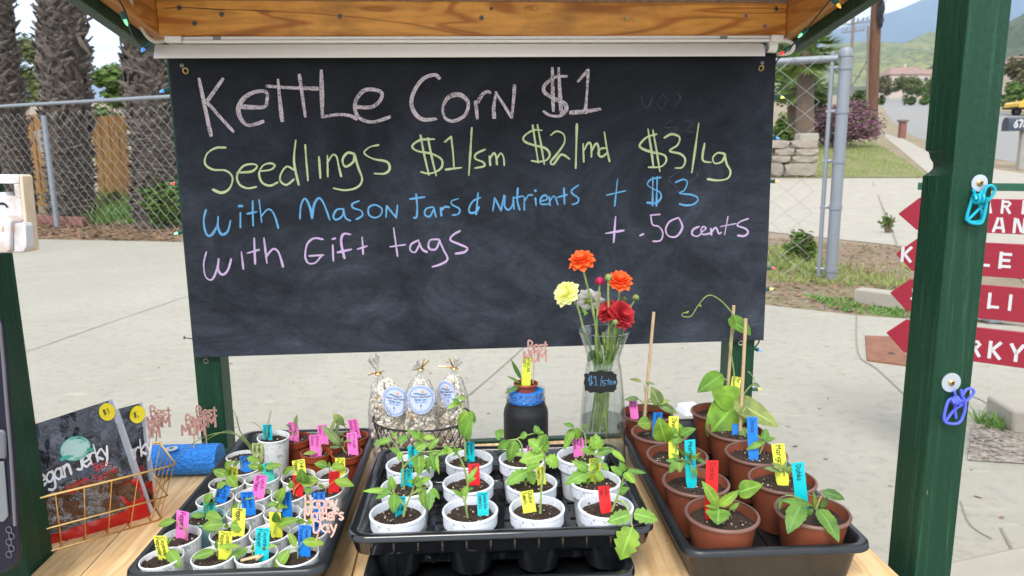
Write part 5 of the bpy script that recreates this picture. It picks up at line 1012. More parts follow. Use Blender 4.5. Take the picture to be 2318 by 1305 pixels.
PLR = {
 (0, 0): ('dahlia', Hc, [((655, 690), (655, 640))], [(650, 670, 485, 398, 112, 'lance'), (665, 655, 880, 490, 96, 'serrate'), (860, 520, 1112, 440, 172, 'ovate', -.006, -.03), (665, 690, 650, 850, 235, 'serrate', -.006, -.036), (650, 680, 522, 655, 44, 'ovate'), (770, 690, 875, 620, 52, 'ovate')], 'leaf_tom'),
 (1, 0): ('dahlia', Hc, [((1655, 695), (1652, 650)), ((1650, 690), (1560, 620), (1440, 560), (1340, 545)), ((1660, 680), (1690, 590), (1740, 520)), ((770, 690), (771, 691))][:3], [(1600, 650, 1262, 600, 80, 'lance', -.005, -.035), (1500, 640, 1365, 945, 190, 'serrate', -.03, -.066), (1680, 690, 1885, 1030, 165, 'serrate', -.02, -.074), (1640, 680, 1622, 505, 62, 'serrate'), (1720, 510, 1945, 590, 100, 'serrate'), (1700, 680, 1770, 560, 52, 'lance'), (1630, 695, 1525, 750, 62, 'ovate'), (1290, 570, 1275, 700, 40, 'lance')], 'leaf_dark'),
 (0, 1): ('marigold', Dc, [((785, 1230), (765, 1100), (745, 1020)), ((745, 1060), (680, 1030), (600, 1050))], [(640, 1030, 555, 965, 52, 'serrate'), (630, 1040, 498, 1040, 54, 'serrate'), (620, 1050, 535, 1175, 72, 'serrate'), (640, 1055, 648, 1170, 62, 'serrate'), (680, 1040, 700, 1110, 50, 'serrate'), (700, 1000, 610, 900, 40, 'serrate'), (790, 1110, 832, 1205, 44, 'ovate'), (745, 1020, 700, 930, 22, 'serrate'), (750, 1015, 770, 920, 22, 'serrate'), (760, 1020, 870, 955, 24, 'serrate'), (770, 1030, 850, 1000, 30, 'serrate'), (830, 1020, 925, 1080, 44, 'serrate'), (750, 1030, 735, 950, 26, 'serrate'), (745, 1040, 790, 960, 22, 'serrate'), (740, 1030, 690, 960, 22, 'serrate')], 'leaf_dark'),
 (1, 1): ('marigold', Hc, [((1330, 350), (1325, 290))], [(1310, 290, 1200, 215, 50, 'serrate'), (1260, 290, 1115, 270, 46, 'serrate'), (1280, 300, 1180, 300, 36, 'serrate'), (1330, 300, 1345, 200, 46, 'serrate'), (1340, 300, 1410, 250, 46, 'serrate'), (1320, 310, 1270, 250, 36, 'serrate'), (1350, 310, 1450, 290, 36, 'serrate'), (1340, 310, 1390, 330, 36, 'serrate')], 'leaf_grey'),
 (0, 2): ('zinnia', Dc, [((600, 960), (625, 870), (650, 790))], [(655, 775, 822, 702, 92, 'ovate'), (650, 780, 575, 870, 110, 'ovate'), (500, 845, 425, 575, 200, 'ovate'), (650, 770, 635, 640, 76, 'ovate'), (640, 770, 500, 740, 60, 'ovate'), (600, 760, 560, 690, 70, 'ovate')], 'leaf_tom'),
 (1, 2): ('zinnia', Dc, [((1490, 970), (1520, 900), (1548, 830))], [(1540, 835, 1345, 925, 66, 'lance'), (1535, 815, 1440, 770, 30, 'lance'), (1540, 820, 1560, 700, 80, 'ovate'), (1550, 830, 1660, 800, 50, 'lance')], 'leaf_tom'),
 (0, 3): ('glory', Dc, [((330, 690), (340, 650))], [(335, 650, 195, 650, 140, 'ovate')], 'leaf_dark'),
 (0, 4): ('glory', Dc, [((275, 580), (290, 430), (270, 240)), ((280, 450), (220, 395)), ((290, 430), (365, 360)), ((300, 430), (390, 410))], [(440, 460, 340, 255, 130, 'ovate'), (400, 440, 625, 548, 90, 'lance'), (390, 440, 540, 410, 60, 'ovate'), (250, 210, 118, 180, 40, 'lance'), (290, 215, 385, 240, 30, 'lance'), (215, 385, 58, 402, 56, 'ovate'), (380, 410, 365, 510, 36, 'lance')], 'leaf_grey'),
 (1, 3): ('glory', Ec, [((600, 1170), (602, 960), (660, 850), (715, 800), (715, 760), (675, 700))], [(650, 1010, 925, 1178, 180, 'heart', .0, -.02), (600, 1180, 640, 1275, 88, 'ovate'), (700, 805, 768, 830, 36, 'ovate'), (690, 715, 655, 697, 16, 'ovate'), (640, 1000, 610, 1080, 90, 'ovate'), (650, 1190, 690, 1260, 70, 'ovate')], 'leaf_grey'),
 (1, 4): ('glory', Ec, [((530, 960), (545, 740), (522, 570), (505, 450), (545, 340), (555, 240), (450, 100), (330, 32), (240, 110), (170, 215), (95, 215), (100, 190), (145, 180)), ((490, 780), (430, 740)), ((520, 860), (470, 900)), (-.058, (530, 980), (510, 1010), (500, 1045))], [(500, 1040, 308, 1262, 285, 'heart', -.058, -.080), (460, 890, 515, 1070, 300, 'heart', -.035, -.055), (445, 720, 222, 880, 150, 'ovate', .0, -.02), (545, 285, 688, 382, 140, 'heart'), (235, 115, 262, 130, 26, 'ovate'), (125, 195, 152, 170, 16, 'lance')], 'leaf_mg')}
TGR = {(0, 0): ('R', *Hc(590, 422), 30, 107, 2, ['Dahlia'], 'ink_r'), (1, 0): ('T', *Hc(1486, 420), 29, 101, -8, ['Dahlia'], 'ink'), (0, 1): ('T', *Dc(758, 1000), 28, 80, -1, ['Marigold'], 'ink'), (1, 1): ('Y', *Hc(1280, 165), 29, 66, -7, ['Marigold'], 'ink'),
 (0, 2): ('Y', *Dc(580, 745), 25, 76, 2, ['Zinnia'], 'ink'), (1, 2): ('B', *Dc(1415, 747), 25, 74, 1, ['Zinnia'], 'ink_b'), (0, 3): ('B', *Dc(412, 600), 22, 30, 4, ['Glory'], 'ink_b'), (0, 4): ('P', *Dc(156, 452), 19, 30, -6, ['Morning', 'Glory'], 'ink_p'), (1, 4): ('Y', *Dc(1240, 212), 21, 25, 10, ['Mor', 'Glor'], 'ink'), (1, 3): ('B', *Ec(555, 1170), 13, 10, 5, [], 'ink_b')}
nmz = dict(dahlia='dahlia', marigold='marigold', zinnia='zinnia', glory='morning glory')
plc = {(0, 0): 'front left', (1, 0): 'front right', (0, 1): 'left side', (1, 1): 'right side', (0, 2): 'left side', (1, 2): 'right side', (0, 3): 'behind the yellow Zinnia tag', (0, 4): 'back left corner', (1, 3): 'behind the blue Zinnia tag', (1, 4): 'back right corner'}
for key in sorted(rpos):
    seed += 1; p = rpos[key]; base = Vector((p.x, p.y, RF)); r, h = PR['brown']; kd, f_, st_, lv_, lm = PLR[key]
    root = thing('flower_pot', f'brown pot of {nmz[kd]}, {plc[key]} in the right tray', 'potted plant', base, 'brown plastic flower pots in the right tray')
    pot_parts('brown', root, base, {})
    sc = base + ZZ * (h - .014); b = B(); soil_disc(b, sc, r - .0035, .006, seed); so_ = obj('soil', b, M['soil'], root); b = B(); perlite(b, sc, r - .008, .006, 12, seed); obj('perlite', b, M['perlite'], so_)
    plant(root, p.y, st_, lv_, sc, lm, .0014, f=f_)
    c, tx, ty, tw, th, tt, lines, ink = TGR[key]
    tlab = {(0, 3): 'small blue Glory tag half hidden behind the yellow Zinnia tag', (0, 4): 'small pink Morning Glory tag in the back left brown pot', (1, 4): 'small yellow tag behind the vine stakes of the morning glory', (1, 3): 'blue tag almost hidden under the large heart shaped leaf'}.get(key, f'long {CN[c]} {" ".join(lines)} tag in a brown pot of the right tray')
    plant_tag(tx, ty, tw, th, tt, c, lines, p.y + (.008 if key[1] else .012), tlab, 'plant tags in the right tray', sc.z + .003, ink)
for (x0, y0, x1, y1, key, lab) in ((1459, 945, 1480, 707, (0, 4), 'thin wooden stake standing in the back left brown pot'), (1646, 900, 1661, 692, (1, 4), 'taller thin wooden stake behind the other in the back right brown pots'), (1675, 985, 1688, 722, (1, 3), 'thin wooden stake leaning in front of the right back post')):
    yy = rpos[key].y - (.0 if key != (1, 4) else -.015); a, c = AY(x0, y0, yy), AY(x1, y1, yy); d = (a - c).normalized(); a = a + d * .02
    b = B(); b.tube([a, c], .0033, 10); tag(obj('plant_stake', b, M['dowel'], loc=a), lab, 'plant stake', 'wooden stakes in the brown pots')

# spilt soil
b = B(); rnd = random.Random(5)
for (o, U, V, w, d, zz) in ((lo_, lU, lV, .25, .51, .0052), (co_, cU, cV, .40, .28, .0050), (ro_, rU, rV, .25, .50, .0052)):
    for i in range(120):
        b.ico(o + U * rnd.uniform(-w / 2 + .02, w / 2 - .02) + V * rnd.uniform(.03, d) + ZZ * (zz + .0006), rnd.uniform(.0006, .002), .8, (1, 1, .6), i)
for i in range(60): q = W(rnd.uniform(ul + .03, uTR - .02), rnd.uniform(-.72, -.15), TZ + .0006); b.ico(q, rnd.uniform(.0005, .0014), .8, (1, 1, .6), i)
stuff(obj('soil_crumbs', b, M['soil'], sm=False, loc=(0, 1, TZ)), 'crumbs of dark soil spilt in the trays and on the planks', 'soil')
# ================================================================== black jar with a small daisy pot
def Jc(x, y): return (1120 + .3526 * x, 540 + .3526 * y)
yJ = 1.37
cJ = AY(1190, 880, yJ); rimz = cJ.z; jr = 52 * cJ.y / F * 1.02
jb = Vector((cJ.x, cJ.y, TZ + .0005)); hj = rimz - jb.z
jar = thing('mason_jar', 'matte black jar with clear glass neck and blue foam inside', 'jar', jb)
b = B(); r = jr
b.lathe([(.001, 0), (r * .86, 0), (r * .96, .006), (r, .018), (r, hj - .052), (r * .97, hj - .042), (r * .86, hj - .030), (r * .86, hj - .024), (r * .80, hj - .024), (.001, hj - .03)], jb, 40); obj('jar_body', b, M['jar'], jar)
b = B(); b.lathe([(r * .865, hj - .0235), (r * .865, hj - .019), (r * .91, hj - .017), (r * .87, hj - .014), (r * .87, hj - .003), (r * .84, hj), (r * .81, hj - .003), (r * .81, hj - .0235)], jb, 40, close=True); obj('glass_neck', b, M['glass'], jar)
b = B(); b.lathe([(.001, hj - .024), (r * .79, hj - .024), (r * .79, hj - .004), (.001, hj - .003)], jb, 32); tag(obj('foam_disc', b, M['foam'], None, loc=jb + ZZ * (hj - .024)), 'blue foam disc filling the neck of the black jar', 'foam disc')
pb = AZ(*Jc(200, 935), rimz + .010); pb.z = rimz - .0215
pot = thing('daisy_pot', 'tiny clay coloured pot of african daisy sunk in the blue foam of the black jar', 'potted plant', pb)
pot_parts('mini', pot, pb, {}); b = B(); soil_disc(b, pb + ZZ * .028, .0205, .003, 77); obj('soil', b, M['soil'], pot)
plant(pot, pb.y, [((175, 940), (170, 900))], [(170, 905, 102, 772, 26, 'lance'), (165, 935, 75, 882, 16, 'lance'), (175, 940, 62, 1000, 28, 'lance', -.01, -.03), (185, 940, 215, 880, 12, 'lance'), (190, 940, 200, 890, 10, 'lance')], pb, 'leaf_dark', .0012, f=Jc)
plant_tag(*Jc(203, 848), 21, 66, 2, 'K', ['AFRICAN', 'DAISY'], pb.y - .002, 'leaf green African Daisy tag standing in the tiny pot on the jar', None, pb.z + .028, 'ink')

# ------------------------------------------------------------------ script toppers on sticks
def topper(name, px, py, y, rows, mat, w, stick_to, label, group, sw=.0024):
    c = AY(px, py, y); X = Vector((1, 0, 0)); Y = Vector((0, .05, 1)).normalized(); N = X.cross(Y)
    root = thing(name, label, 'cake topper', AY(*stick_to, y), group)
    b = B()
    for (tx, dx, dy, h, ww) in rows:
        bb = B(); write(bb, tx, c + X * (dx - w / 2) + Y * dy, X, Y, h, ww, fit=None if False else w * (1 if dx == 0 else .82), k=4, gap=.9)
        th = Vector((0, .0012, 0)); n = len(bb.v); vs = [Vector(p) for p in bb.v]
        fs = list(bb.f) + [tuple(i + n for i in f[::-1]) for f in bb.f]
        i = 0
        ed = {}
        for f in bb.f:
            for q in range(len(f)):
                e = (f[q], f[(q + 1) % len(f)])
                if (e[1], e[0]) in ed: del ed[(e[1], e[0])]
                else: ed[e] = 1
        fs += [(e[1], e[0], e[0] + n, e[1] + n) for e in ed]
        jj = Vector((0, random.uniform(-.0003, .0003), 0))
        b.add([p - th / 2 + jj for p in vs] + [p + th / 2 + jj for p in vs], fs)
    obj('lettering', b, M[mat], root, sm=False)
    b = B(); top = c + Y * .006 + Vector((0, .0015, 0)); b.tube([AY(*stick_to, y) - ZZ * .002, top], .0013, 8); obj('stick', b, M['dowel'], root)
    return root
bm = lambda s=1: [('Best', .010 * s, .003 * s, .020 * s, .0034 * s), ('MOM', 0, -.019 * s, .021 * s, .0043 * s)]
topper('cake_topper', 1211, 798, yJ + .002, bm(.98), 'rose', .046, (1206, 872), 'rose glitter Best MOM topper standing in the tiny daisy pot on the black jar', 'glitter toppers')
# blue foam noodle, washer, toppers stuck in it
n0, n1 = AZ(250, 1046, TZ + .031), AZ(498, 1038, TZ + .031); ax = (n1 - n0).normalized(); rN = .0305
noodle = thing('foam_noodle', 'short piece of bright blue pool noodle foam lying on the planks', 'foam noodle', (n0 + n1) / 2 - ZZ * .031)
b = B(); k = 60
mmN = Matrix([ZZ.cross(ax).normalized(), ax.cross(ZZ.cross(ax)).normalized(), ax]).transposed()
prof = [(rN, i / k * (n1 - n0).length) for i in range(k + 1)]; prof[0] = (rN * .97, 0); prof[-1] = (rN * .97, (n1 - n0).length)
b.lathe(prof, n0, 40, m=mmN); obj('foam_tube', b, M['foam'], noodle, ang=1)
b = B(); L = (n1 - n0).length; b.lathe([(rN * .97, L + .0004), (.008, L + .0008), (.008, L - .02)], n0, 32, m=mmN); obj('cut_end', b, M['foam_end'], noodle)
wz = AZ(388, 1017, TZ + .0615); t = thing('washer', 'zinc washer with a dark centre lying on top of the blue foam noodle', 'washer', wz)
b = B(); b.lathe([(.012, 0), (.012, .0012), (.006, .0018), (.0005, .0016)], wz, 24); obj('disc', b, M['washer'], t); b = B(); b.lathe([(.0045, .0018), (.004, .003), (.0003, .003)], wz, 16); obj('screw_head', b, M['dullsteel'], t)
yN = n1.y - .002
for px, py, dy, st, lab, sc in ((462, 946, .006, (468, 1008), 'rose glitter Best MOM topper in front of the green post, rightmost in the noodle', 1.0), (438, 965, -.012, (440, 1032), 'rose glitter Best MOM topper with long visible stick, leaning left in the blue noodle', .98), (358, 946, .006, (352, 1012), 'rose glitter Best MOM topper just right of the jerky bags', 1.0), (336, 970, -.008, (338, 1020), 'rose glitter Best MOM topper half hidden behind the rear jerky bag', .98)):
    topper('cake_topper', px, py, yN + dy, bm(sc), 'rose', .048 * sc, st, lab, 'glitter toppers')
topper('cake_topper', 112, 968, 1.32, [('Happy', 0, -.002, .016, .0028), ("Mother's", 0, -.020, .016, .0028), ('Day', .014, -.038, .016, .0028)], 'pinkg', .07, (112, 1060), 'pink glitter topper peeking over the jerky bag beside the left post', 'glitter toppers')
c4 = pos['c4']
topper('cake_topper', 733, 1162, c4.y - .004, [('Happy', .002, .008, .018, .0025), ("Mother's", 0, -.010, .017, .0025), ('Day', .012, -.028, .018, .0025)], 'pinkg', .054, (711, 1243), "pale pink glitter Happy Mother's Day topper in the front right cup of the left tray", 'glitter toppers')

# ================================================================== vase of ranunculus
yV = 1.345
rc = AY(1367, 747, yV); pxm = rc.y / F * 1.0
s_ = (rc - CAM).length / F * .985
vb = Vector((rc.x, rc.y, TZ + .0005)); hv = rc.z - vb.z
vase = thing('glass_vase', 'tall clear glass vase with flared rim half filled with water', 'vase', vb)
R0, RN, RM, RB = 59.5 * s_, 37.5 * s_, 51 * s_, 55 * s_
outer = [(RB * .9, 0), (RB, .006), (RB, .05), (RM, hv * .45), (RN * 1.12, hv * .72), (RN, hv * .79), (RN * 1.08, hv * .845), (R0 * .86, hv * .94), (R0, hv)]
outer = [(p.x, p.y) for p in smooth([(a, c, 0) for a, c in outer], 4)]
inner = [(max(a - .0018, .001), max(c, .012)) for a, c in outer][::-1]; 
b = B(); b.lathe([(.001, 0)] + outer + inner + [(.001, .012)], vb, 48); obj('glass_wall', b, M['glass'], vase)
b = B(); b.lathe(ring(R0 - .001, hv, .0013, .0012), vb, 48, close=True); obj('rim', b, M['glass_rim'], vase)
zw = AY(1367, 946, yV).z - vb.z
def rad_at(z):
    for (a, c), (a2, c2) in zip(outer, outer[1:]):
        if c <= z <= c2: return a + (a2 - a) * (z - c) / max(c2 - c, 1e-6)
    return RB
b = B(); b.lathe([(.001, .0125)] + [(rad_at(z) - .0022, z) for z in [.013 + (zw - .013) * i / 8 for i in range(9)]] + [(.001, zw)], vb, 48); w_ = obj('water', b, M['water'], vase)
def petal_flower(root, px, py, rpx, ax, mat, layers=5, per=9, y=None, open_=.9, seed=0):
    rnd = random.Random(seed); c = AY(*Jc(px, py), y); R = rpx * .3526 * c.y / F * 1.05; ax = Vector(ax).normalized(); _, s1, s2 = frame(ax)
    b = B()
    for l in range(layers):
        q = (l + 1) / layers
        for k in range(per):
            a = 6.2832 * (k + (l % 2) * .5) / per + rnd.uniform(-.15, .15); rad = s1 * math.cos(a) + s2 * math.sin(a)
            el = (1 - q) * 1.25 + .12 - (.35 * q * open_)
            P0 = c + rad * R * .10 - ax * R * .14; d = (rad * math.cos(el) + ax * math.sin(el)).normalized(); L = R * (.45 + .58 * q) * rnd.uniform(.9, 1.06)
            nn = (ax * math.cos(el) - rad * math.sin(el))
            leaf(b, P0, P0 + d * L, R * (.55 + .42 * q) * rnd.uniform(.9, 1.1), 'spoon' if False else 'ovate', nn, arch=-.10, fold=.22, curl=.16 * q * open_)
    b.a = [1.0] * len(b.v)
    obj('petals', b, M[mat], root); return c, R, ax
def flower(label, head, stem, mat, ax, layers, per, y, open_=.9, seed=0, calyx=True, bud=None):
    base = AY(*Jc(*stem[-1]), y)
    root = thing('cut_flower', label, 'flower', base, 'ranunculus stems in the glass vase')
    px, py, rr = head
    P = [AY(*Jc(*q), y + (yV - y) * min(1, i / max(1, len(stem) - 2))) for i, q in enumerate(stem)]
    Q = smooth(P, 5); n = len(Q); b = B(); b.tube(Q, [.0019 + .0008 * i / n for i in range(n)], 8, at=.35); obj('stem', b, M['stem'], root)
    if bud is None:
        c, R, a_ = petal_flower(root, px, py, rr, ax, mat, layers, per, y, open_, seed)
        if calyx:
            b = B(); _, s1, s2 = frame(a_)
            for k in range(5):
                t = 6.2832 * k / 5; rad = s1 * math.cos(t) + s2 * math.sin(t); p0 = c - a_ * R * .24; leaf(b, p0, p0 + rad * R * .52 + a_ * R * .02, R * .30, 'ovate', -a_, arch=.1, fold=.1)
            b.ico(c - a_ * R * .26, R * .16, .2); obj('calyx', b, M['bud'], root)
    else:
        c = AY(*Jc(px, py), y); R = rr * .3526 * c.y / F; d = (P[0] - P[1]).normalized(); 
        b = B(); b.ico(c, R, .15, (1, 1, 1.05), seed)
        for k in range(6):
            t = 6.2832 * k / 6; _, s1, s2 = frame(d); rad = s1 * math.cos(t) + s2 * math.sin(t); p0 = c - d * R * .95 + rad * R * .2; leaf(b, p0, c + rad * R * 1.05 + d * R * .45, R * .9, 'ovate', rad, arch=.35, fold=-.2)
        obj('bud', b, M[bud], root)
        if bud == 'petal_m':
            b = B()
            for k in range(6):
                t = 6.2832 * k / 6; _, s1, s2 = frame(d); rad = s1 * math.cos(t) + s2 * math.sin(t); p0 = c - d * R * 1.0; leaf(b, p0, c + rad * R * 1.12 - d * R * .05, R * .8, 'ovate', rad, arch=.3, fold=-.2)
            obj('calyx', b, M['bud'], root)
    return root
bot = lambda x, y=1230: (x, y)
flower('orange ranunculus standing tallest, open at the top of the bouquet', (552, 122, 88), [(556, 160), (590, 290), (630, 450), (655, 640), (660, 850), (640, 1050), (610, 1240)], 'petal_o', (-.25, -.35, .9), 5, 8, yV - .01, 1.2, 1)
flower('orange ranunculus on the right above the red bloom', (805, 255, 82), [(800, 285), (795, 390), (760, 560), (735, 720), (700, 880), (680, 1060), (660, 1245)], 'petal_o', (.1, -.45, .85), 5, 9, yV, .9, 2)
flower('pale yellow ranunculus leaning out to the left', (448, 345, 84), [(490, 372), (535, 450), (570, 580), (620, 720), (650, 880), (680, 1060), (690, 1240)], 'petal_y', (-.55, -.6, .55), 6, 10, yV - .02, .6, 3)
flower('white ranunculus seen from behind its green calyx', (606, 385, 90), [(610, 390), (640, 520), (665, 640), (690, 780), (670, 960), (640, 1240)], 'petal_w', (.1, .75, .55), 3, 7, yV + .02, .3, 4)
flower('large dark red double ranunculus, lowest bloom on the right', (828, 480, 92), [(800, 540), (770, 640), (740, 760), (715, 880), (715, 1060), (720, 1250)], 'petal_r', (.45, -.6, .5), 6, 11, yV - .03, .7, 5)
flower('smaller dark red ranunculus turned left beside the large red one', (715, 455, 78), [(730, 500), (735, 600), (720, 720), (700, 860), (690, 1050), (700, 1240)], 'petal_r', (-.6, -.35, .6), 5, 10, yV - .015, .7, 6)
flower('small magenta bud half opened in the middle of the bouquet', (673, 272, 26), [(673, 300), (664, 420), (655, 560), (650, 700), (665, 880), (650, 1240)], None, (0, 0, 1), 1, 1, yV - .012, bud='petal_m', seed=7)
flower('closed green bud standing between the magenta bud and orange bloom', (730, 250, 23), [(730, 275), (728, 380), (735, 500), (730, 640), (720, 800), (700, 1000), (690, 1245)], None, (0, 0, 1), 1, 1, yV - .035, bud='bud', seed=8)
flower('small closed bud leaning far right of the bouquet', (905, 380, 21), [(896, 400), (865, 460), (830, 580), (790, 700), (745, 830), (725, 1050), (715, 1240)], None, (0, 0, 1), 1, 1, yV + .01, bud='bud', seed=9)
flower('small closed bud just below the right orange bloom', (828, 390, 19), [(826, 405), (815, 480), (790, 620), (750, 800), (700, 1000), (650, 1240)], None, (0, 0, 1), 1, 1, yV + .02, bud='bud', seed=10)
flower('small grey bud drooping in front of the vase rim', (774, 540, 20), [(772, 560), (765, 640), (745, 740), (720, 840), (690, 1000), (720, 1240)], None, (0, 0, 1), 1, 1, yV - .045, bud='bud', seed=11)
b = B()
for (x0, y0, x1, y1, w) in ((660, 640, 640, 800, 40), (700, 720, 760, 790, 50), (640, 720, 600, 800, 50), (690, 600, 700, 760, 36), (740, 640, 745, 780, 40), (590, 490, 560, 450, 24), (600, 480, 570, 500, 22), (680, 740, 650, 830, 60), (720, 760, 740, 840, 50), (650, 760, 690, 850, 44), (670, 490, 720, 520, 20)):
    leaf(b, AY(*Jc(x0, y0), yV + random.uniform(-.02, .015)), AY(*Jc(x1, y1), yV + random.uniform(-.025, .02)), w * .3526 * yV / F, 'serrate')
tag(obj('foliage_sprig', b, M['leaf_dark']), 'loose green leaves bunched inside the neck of the glass vase', 'foliage')
# little black price plaque on the vase
pc = AY(*Jc(678, 923), yV - RN * 1.35 - .008); k_ = pc.y / F * .3526
pq = [(-112, -52), (-100, -62), (-80, -60), (-70, -76), (-30, -72), (0, -84), (30, -72), (80, -74), (92, -58), (108, -52), (106, -30), (114, 0), (106, 30), (108, 48), (96, 56), (88, 70), (40, 66), (0, 78), (-40, 68), (-72, 72), (-84, 58), (-104, 56), (-104, 30), (-112, 0), (-104, -30)]
pt = thing('price_plaque', 'small black bracket shaped plaque chalked $1/stem on the glass vase', 'price tag', pc - ZZ * .03)
b = B(); b.prism([(x * k_, -y * k_) for x, y in pq], pc, Vector((1, 0, 0)), ZZ, Vector((0, -1, 0)), .002); obj('plate', b, M['plaque'], pt, sm=False)
b = B(); o = pc + Vector((0, -.0026, 0)); X = Vector((1, 0, 0))
sp = lambda L: smooth([((x - 678) * k_, -(y - 923) * k_, 0) for x, y in L], 4)
for st in ([(622, 880), (600, 893), (598, 905), (618, 915), (626, 925), (604, 936)], [(604, 872), (608, 945)], [(616, 872), (618, 945)], [(632, 895), (645, 880), (648, 940)], [(634, 942), (660, 940)], [(688, 878), (676, 950)], [(716, 908), (694, 912), (692, 924), (712, 932), (700, 945), (688, 940)], [(730, 895), (728, 940)], [(720, 912), (740, 908)], [(742, 930), (752, 922), (746, 912), (740, 925), (746, 938), (756, 932)], [(762, 915), (764, 938)], [(763, 922), (768, 915), (771, 936)], [(771, 922), (777, 915), (781, 936)]):
    b.ribbon(sp(st), .0010, o, X, ZZ, True)
obj('chalk_writing', b, M['ch_blue'], pt, sm=False)

# ================================================================== popcorn bags in a black wire basket
def Kc(x, y): return (780 + .2299 * x, 760 + .2299 * y)
yK = 1.345
kr = AY(*Kc(770, 800), yK); sK = (kr - CAM).length / F * .2299 * .985
RW = 482 * sK; kb = Vector((kr.x, kr.y, TZ + .0005)); hK = kr.z - kb.z
wb = thing('wire_basket', 'black wire basket with diamond mesh sides holding popcorn bags', 'basket', kb)
b = B(); nR = 60
sq = .80
ringp = lambda rr, z: [kb + Vector((rr * math.cos(6.2832 * i / nR), rr * sq * math.sin(6.2832 * i / nR), z + (.010 * (math.sin(6.2832 * i / nR) > 0) * 0))) for i in range(nR)]
b.tube(ringp(RW, hK), .0020, 8, closed=True); obj('rim_wire', b, M['blackwire'], wb); b = B(); b.tube(ringp(RW * .70, .002), .0016, 6, closed=True); obj('base_ring', b, M['blackwire'], wb)
b = B(); n = 34
for k in range(n):
    for sg in (1, -1):
        P = []
        for i in range(9):
            t = i / 8; a = 6.2832 * (k + sg * t * 3.0) / n; rr = RW * (.70 + .30 * t ** .8); P.append(kb + Vector((rr * math.cos(a), rr * sq * math.sin(a), .002 + (hK - .002) * t)))
        b.tube(P, .0008, 4, cap=False)
obj('mesh_wire', b, M['blackwire'], wb)
b = B()
for i in range(-5, 6):
    x = RW * .70 * i / 5.5; q = math.sqrt(max(0, (RW * .70) ** 2 - x * x)) * sq; b.tube([kb + Vector((x, -q, .002)), kb + Vector((x, q, .002))], .0008, 4)
obj('base_wire', b, M['blackwire'], wb)
def popbag(label, body, knot, tuft, lab, seed, dy, ties, lay):
    (x0, y0, x1, y1) = body; rnd = random.Random(seed); y = yK + dy
    top, bot_ = AY(*Kc((x0 + x1) / 2, y0), y), AY(*Kc((x0 + x1) / 2, y1 + 60), y); bot_.z = TZ + .006
    hw = (x1 - x0) / 2 * sK * .97; c = (top + bot_) / 2; hh = (top.z - bot_.z) / 2
    root = thing('popcorn_bag', label, 'popcorn bag', (c.x, c.y, bot_.z), 'clear bags of popcorn in the wire basket')
    kn = AY(*Kc(*knot), y)
    b = B()
    def rad(u):                # u 0 bottom .. 1 top
        return hw * (.72 + .40 * math.sin(math.pi * min(1, u * 1.05) ** .9)) * (1 if u < .72 else max(.12, 1 - ((u - .72) / .28) ** 2 * .85))
    for i in range(430):
        u = rnd.random() * .97; r = rad(u) * math.sqrt(rnd.uniform(.5, 1)) * .92; a = rnd.uniform(0, 6.28)
        p = Vector((c.x + r * math.cos(a) + (kn.x - c.x) * .25 * u, c.y + r * .72 * math.sin(a), bot_.z + 2 * hh * u)); s = rnd.uniform(.0028, .0046)
        for q in range(2): b.ico(p + Vector((rnd.uniform(-1, 1), rnd.uniform(-1, 1), rnd.uniform(-1, 1))) * s * .75, s * rnd.uniform(.6, 1), .75, (1, 1, 1), i * 3 + q + seed * 100)
    obj('popcorn', b, M['popcorn'], root)
    b = B(); n, k = 40, 26; vs, fs = [], []
    for i in range(k + 1):
        u = i / k; rr = rad(min(u, .97)) * 1.06 + .002
        cen = Vector((c.x + (kn.x - c.x) * (.25 * u if u < .8 else .2 + .8 * ((u - .8) / .2)), c.y, bot_.z - .003 + (kn.z - bot_.z + .003) * u))
        if u > .86: rr = max(.004, rr * (1 - ((u - .86) / .14)) + .004)
        for j in range(n):
            a = 6.2832 * j / n; w = 1 + (.05 + .25 * max(0, u - .6)) * math.sin(a * 9 + seed + 3 * mnoise.noise(Vector((a, u * 3, seed)))) * (1 if u > .6 else .4)
            vs.append(cen + Vector((rr * w * math.cos(a), rr * w * .78 * math.sin(a), 0)))
    for i in range(k):
        for j in range(n): fs.append((i * n + j, i * n + (j + 1) % n, (i + 1) * n + (j + 1) % n, (i + 1) * n + j))
    b.add(vs, fs)
    tf = AY(*Kc(*tuft), y); d = tf - kn; _, s1, s2 = frame(d)     # gathered ruffle above the tie
    vs, fs = [], []; n2 = 36
    for i in range(6):
        u = i / 5; rr = .004 + .014 * u ** 1.2
        for j in range(n2):
            a = 6.2832 * j / n2; w = 1 + .45 * u * math.sin(a * 7 + seed); vs.append(kn + d * (u * (1 + .12 * math.sin(a * 5))) + (s1 * math.cos(a) + s2 * math.sin(a) * .5) * rr * w)
    for i in range(5):
        for j in range(n2): fs.append((i * n2 + j, i * n2 + (j + 1) % n2, (i + 1) * n2 + (j + 1) % n2, (i + 1) * n2 + j))
    b.add(vs, fs); obj('bag_film', b, M['cello'], root)
    b = B(); b.tube([kn + Vector((.0055 * math.cos(i * .6283), .0055 * math.sin(i * .6283), 0)) for i in range(10)], .0017, 6, closed=True)
    for t in ties: b.tube(smooth([kn] + [AY(*Kc(*q), y - .006) for q in t], 4), .0016, 6)
    obj('gold_tie', b, M['gold'], root)
    # oval label wrapped on the bulge
    lx, ly, rx, ry, rot, sk = lab; cl = AY(*Kc(lx, ly), y - hw * .99); k2 = (cl.y / F) * .2299; rx, ry = rx * k2 * 1.1, ry * k2 * 1.1
    ca, sa = math.cos(rot), math.sin(rot)
    def put(u, v, out=0):
        X = u * ca - v * sa; Z = u * sa + v * ca
        return cl + Vector((X, (X - sk * rx) ** 2 / (hw * 2.4) - out, Z))
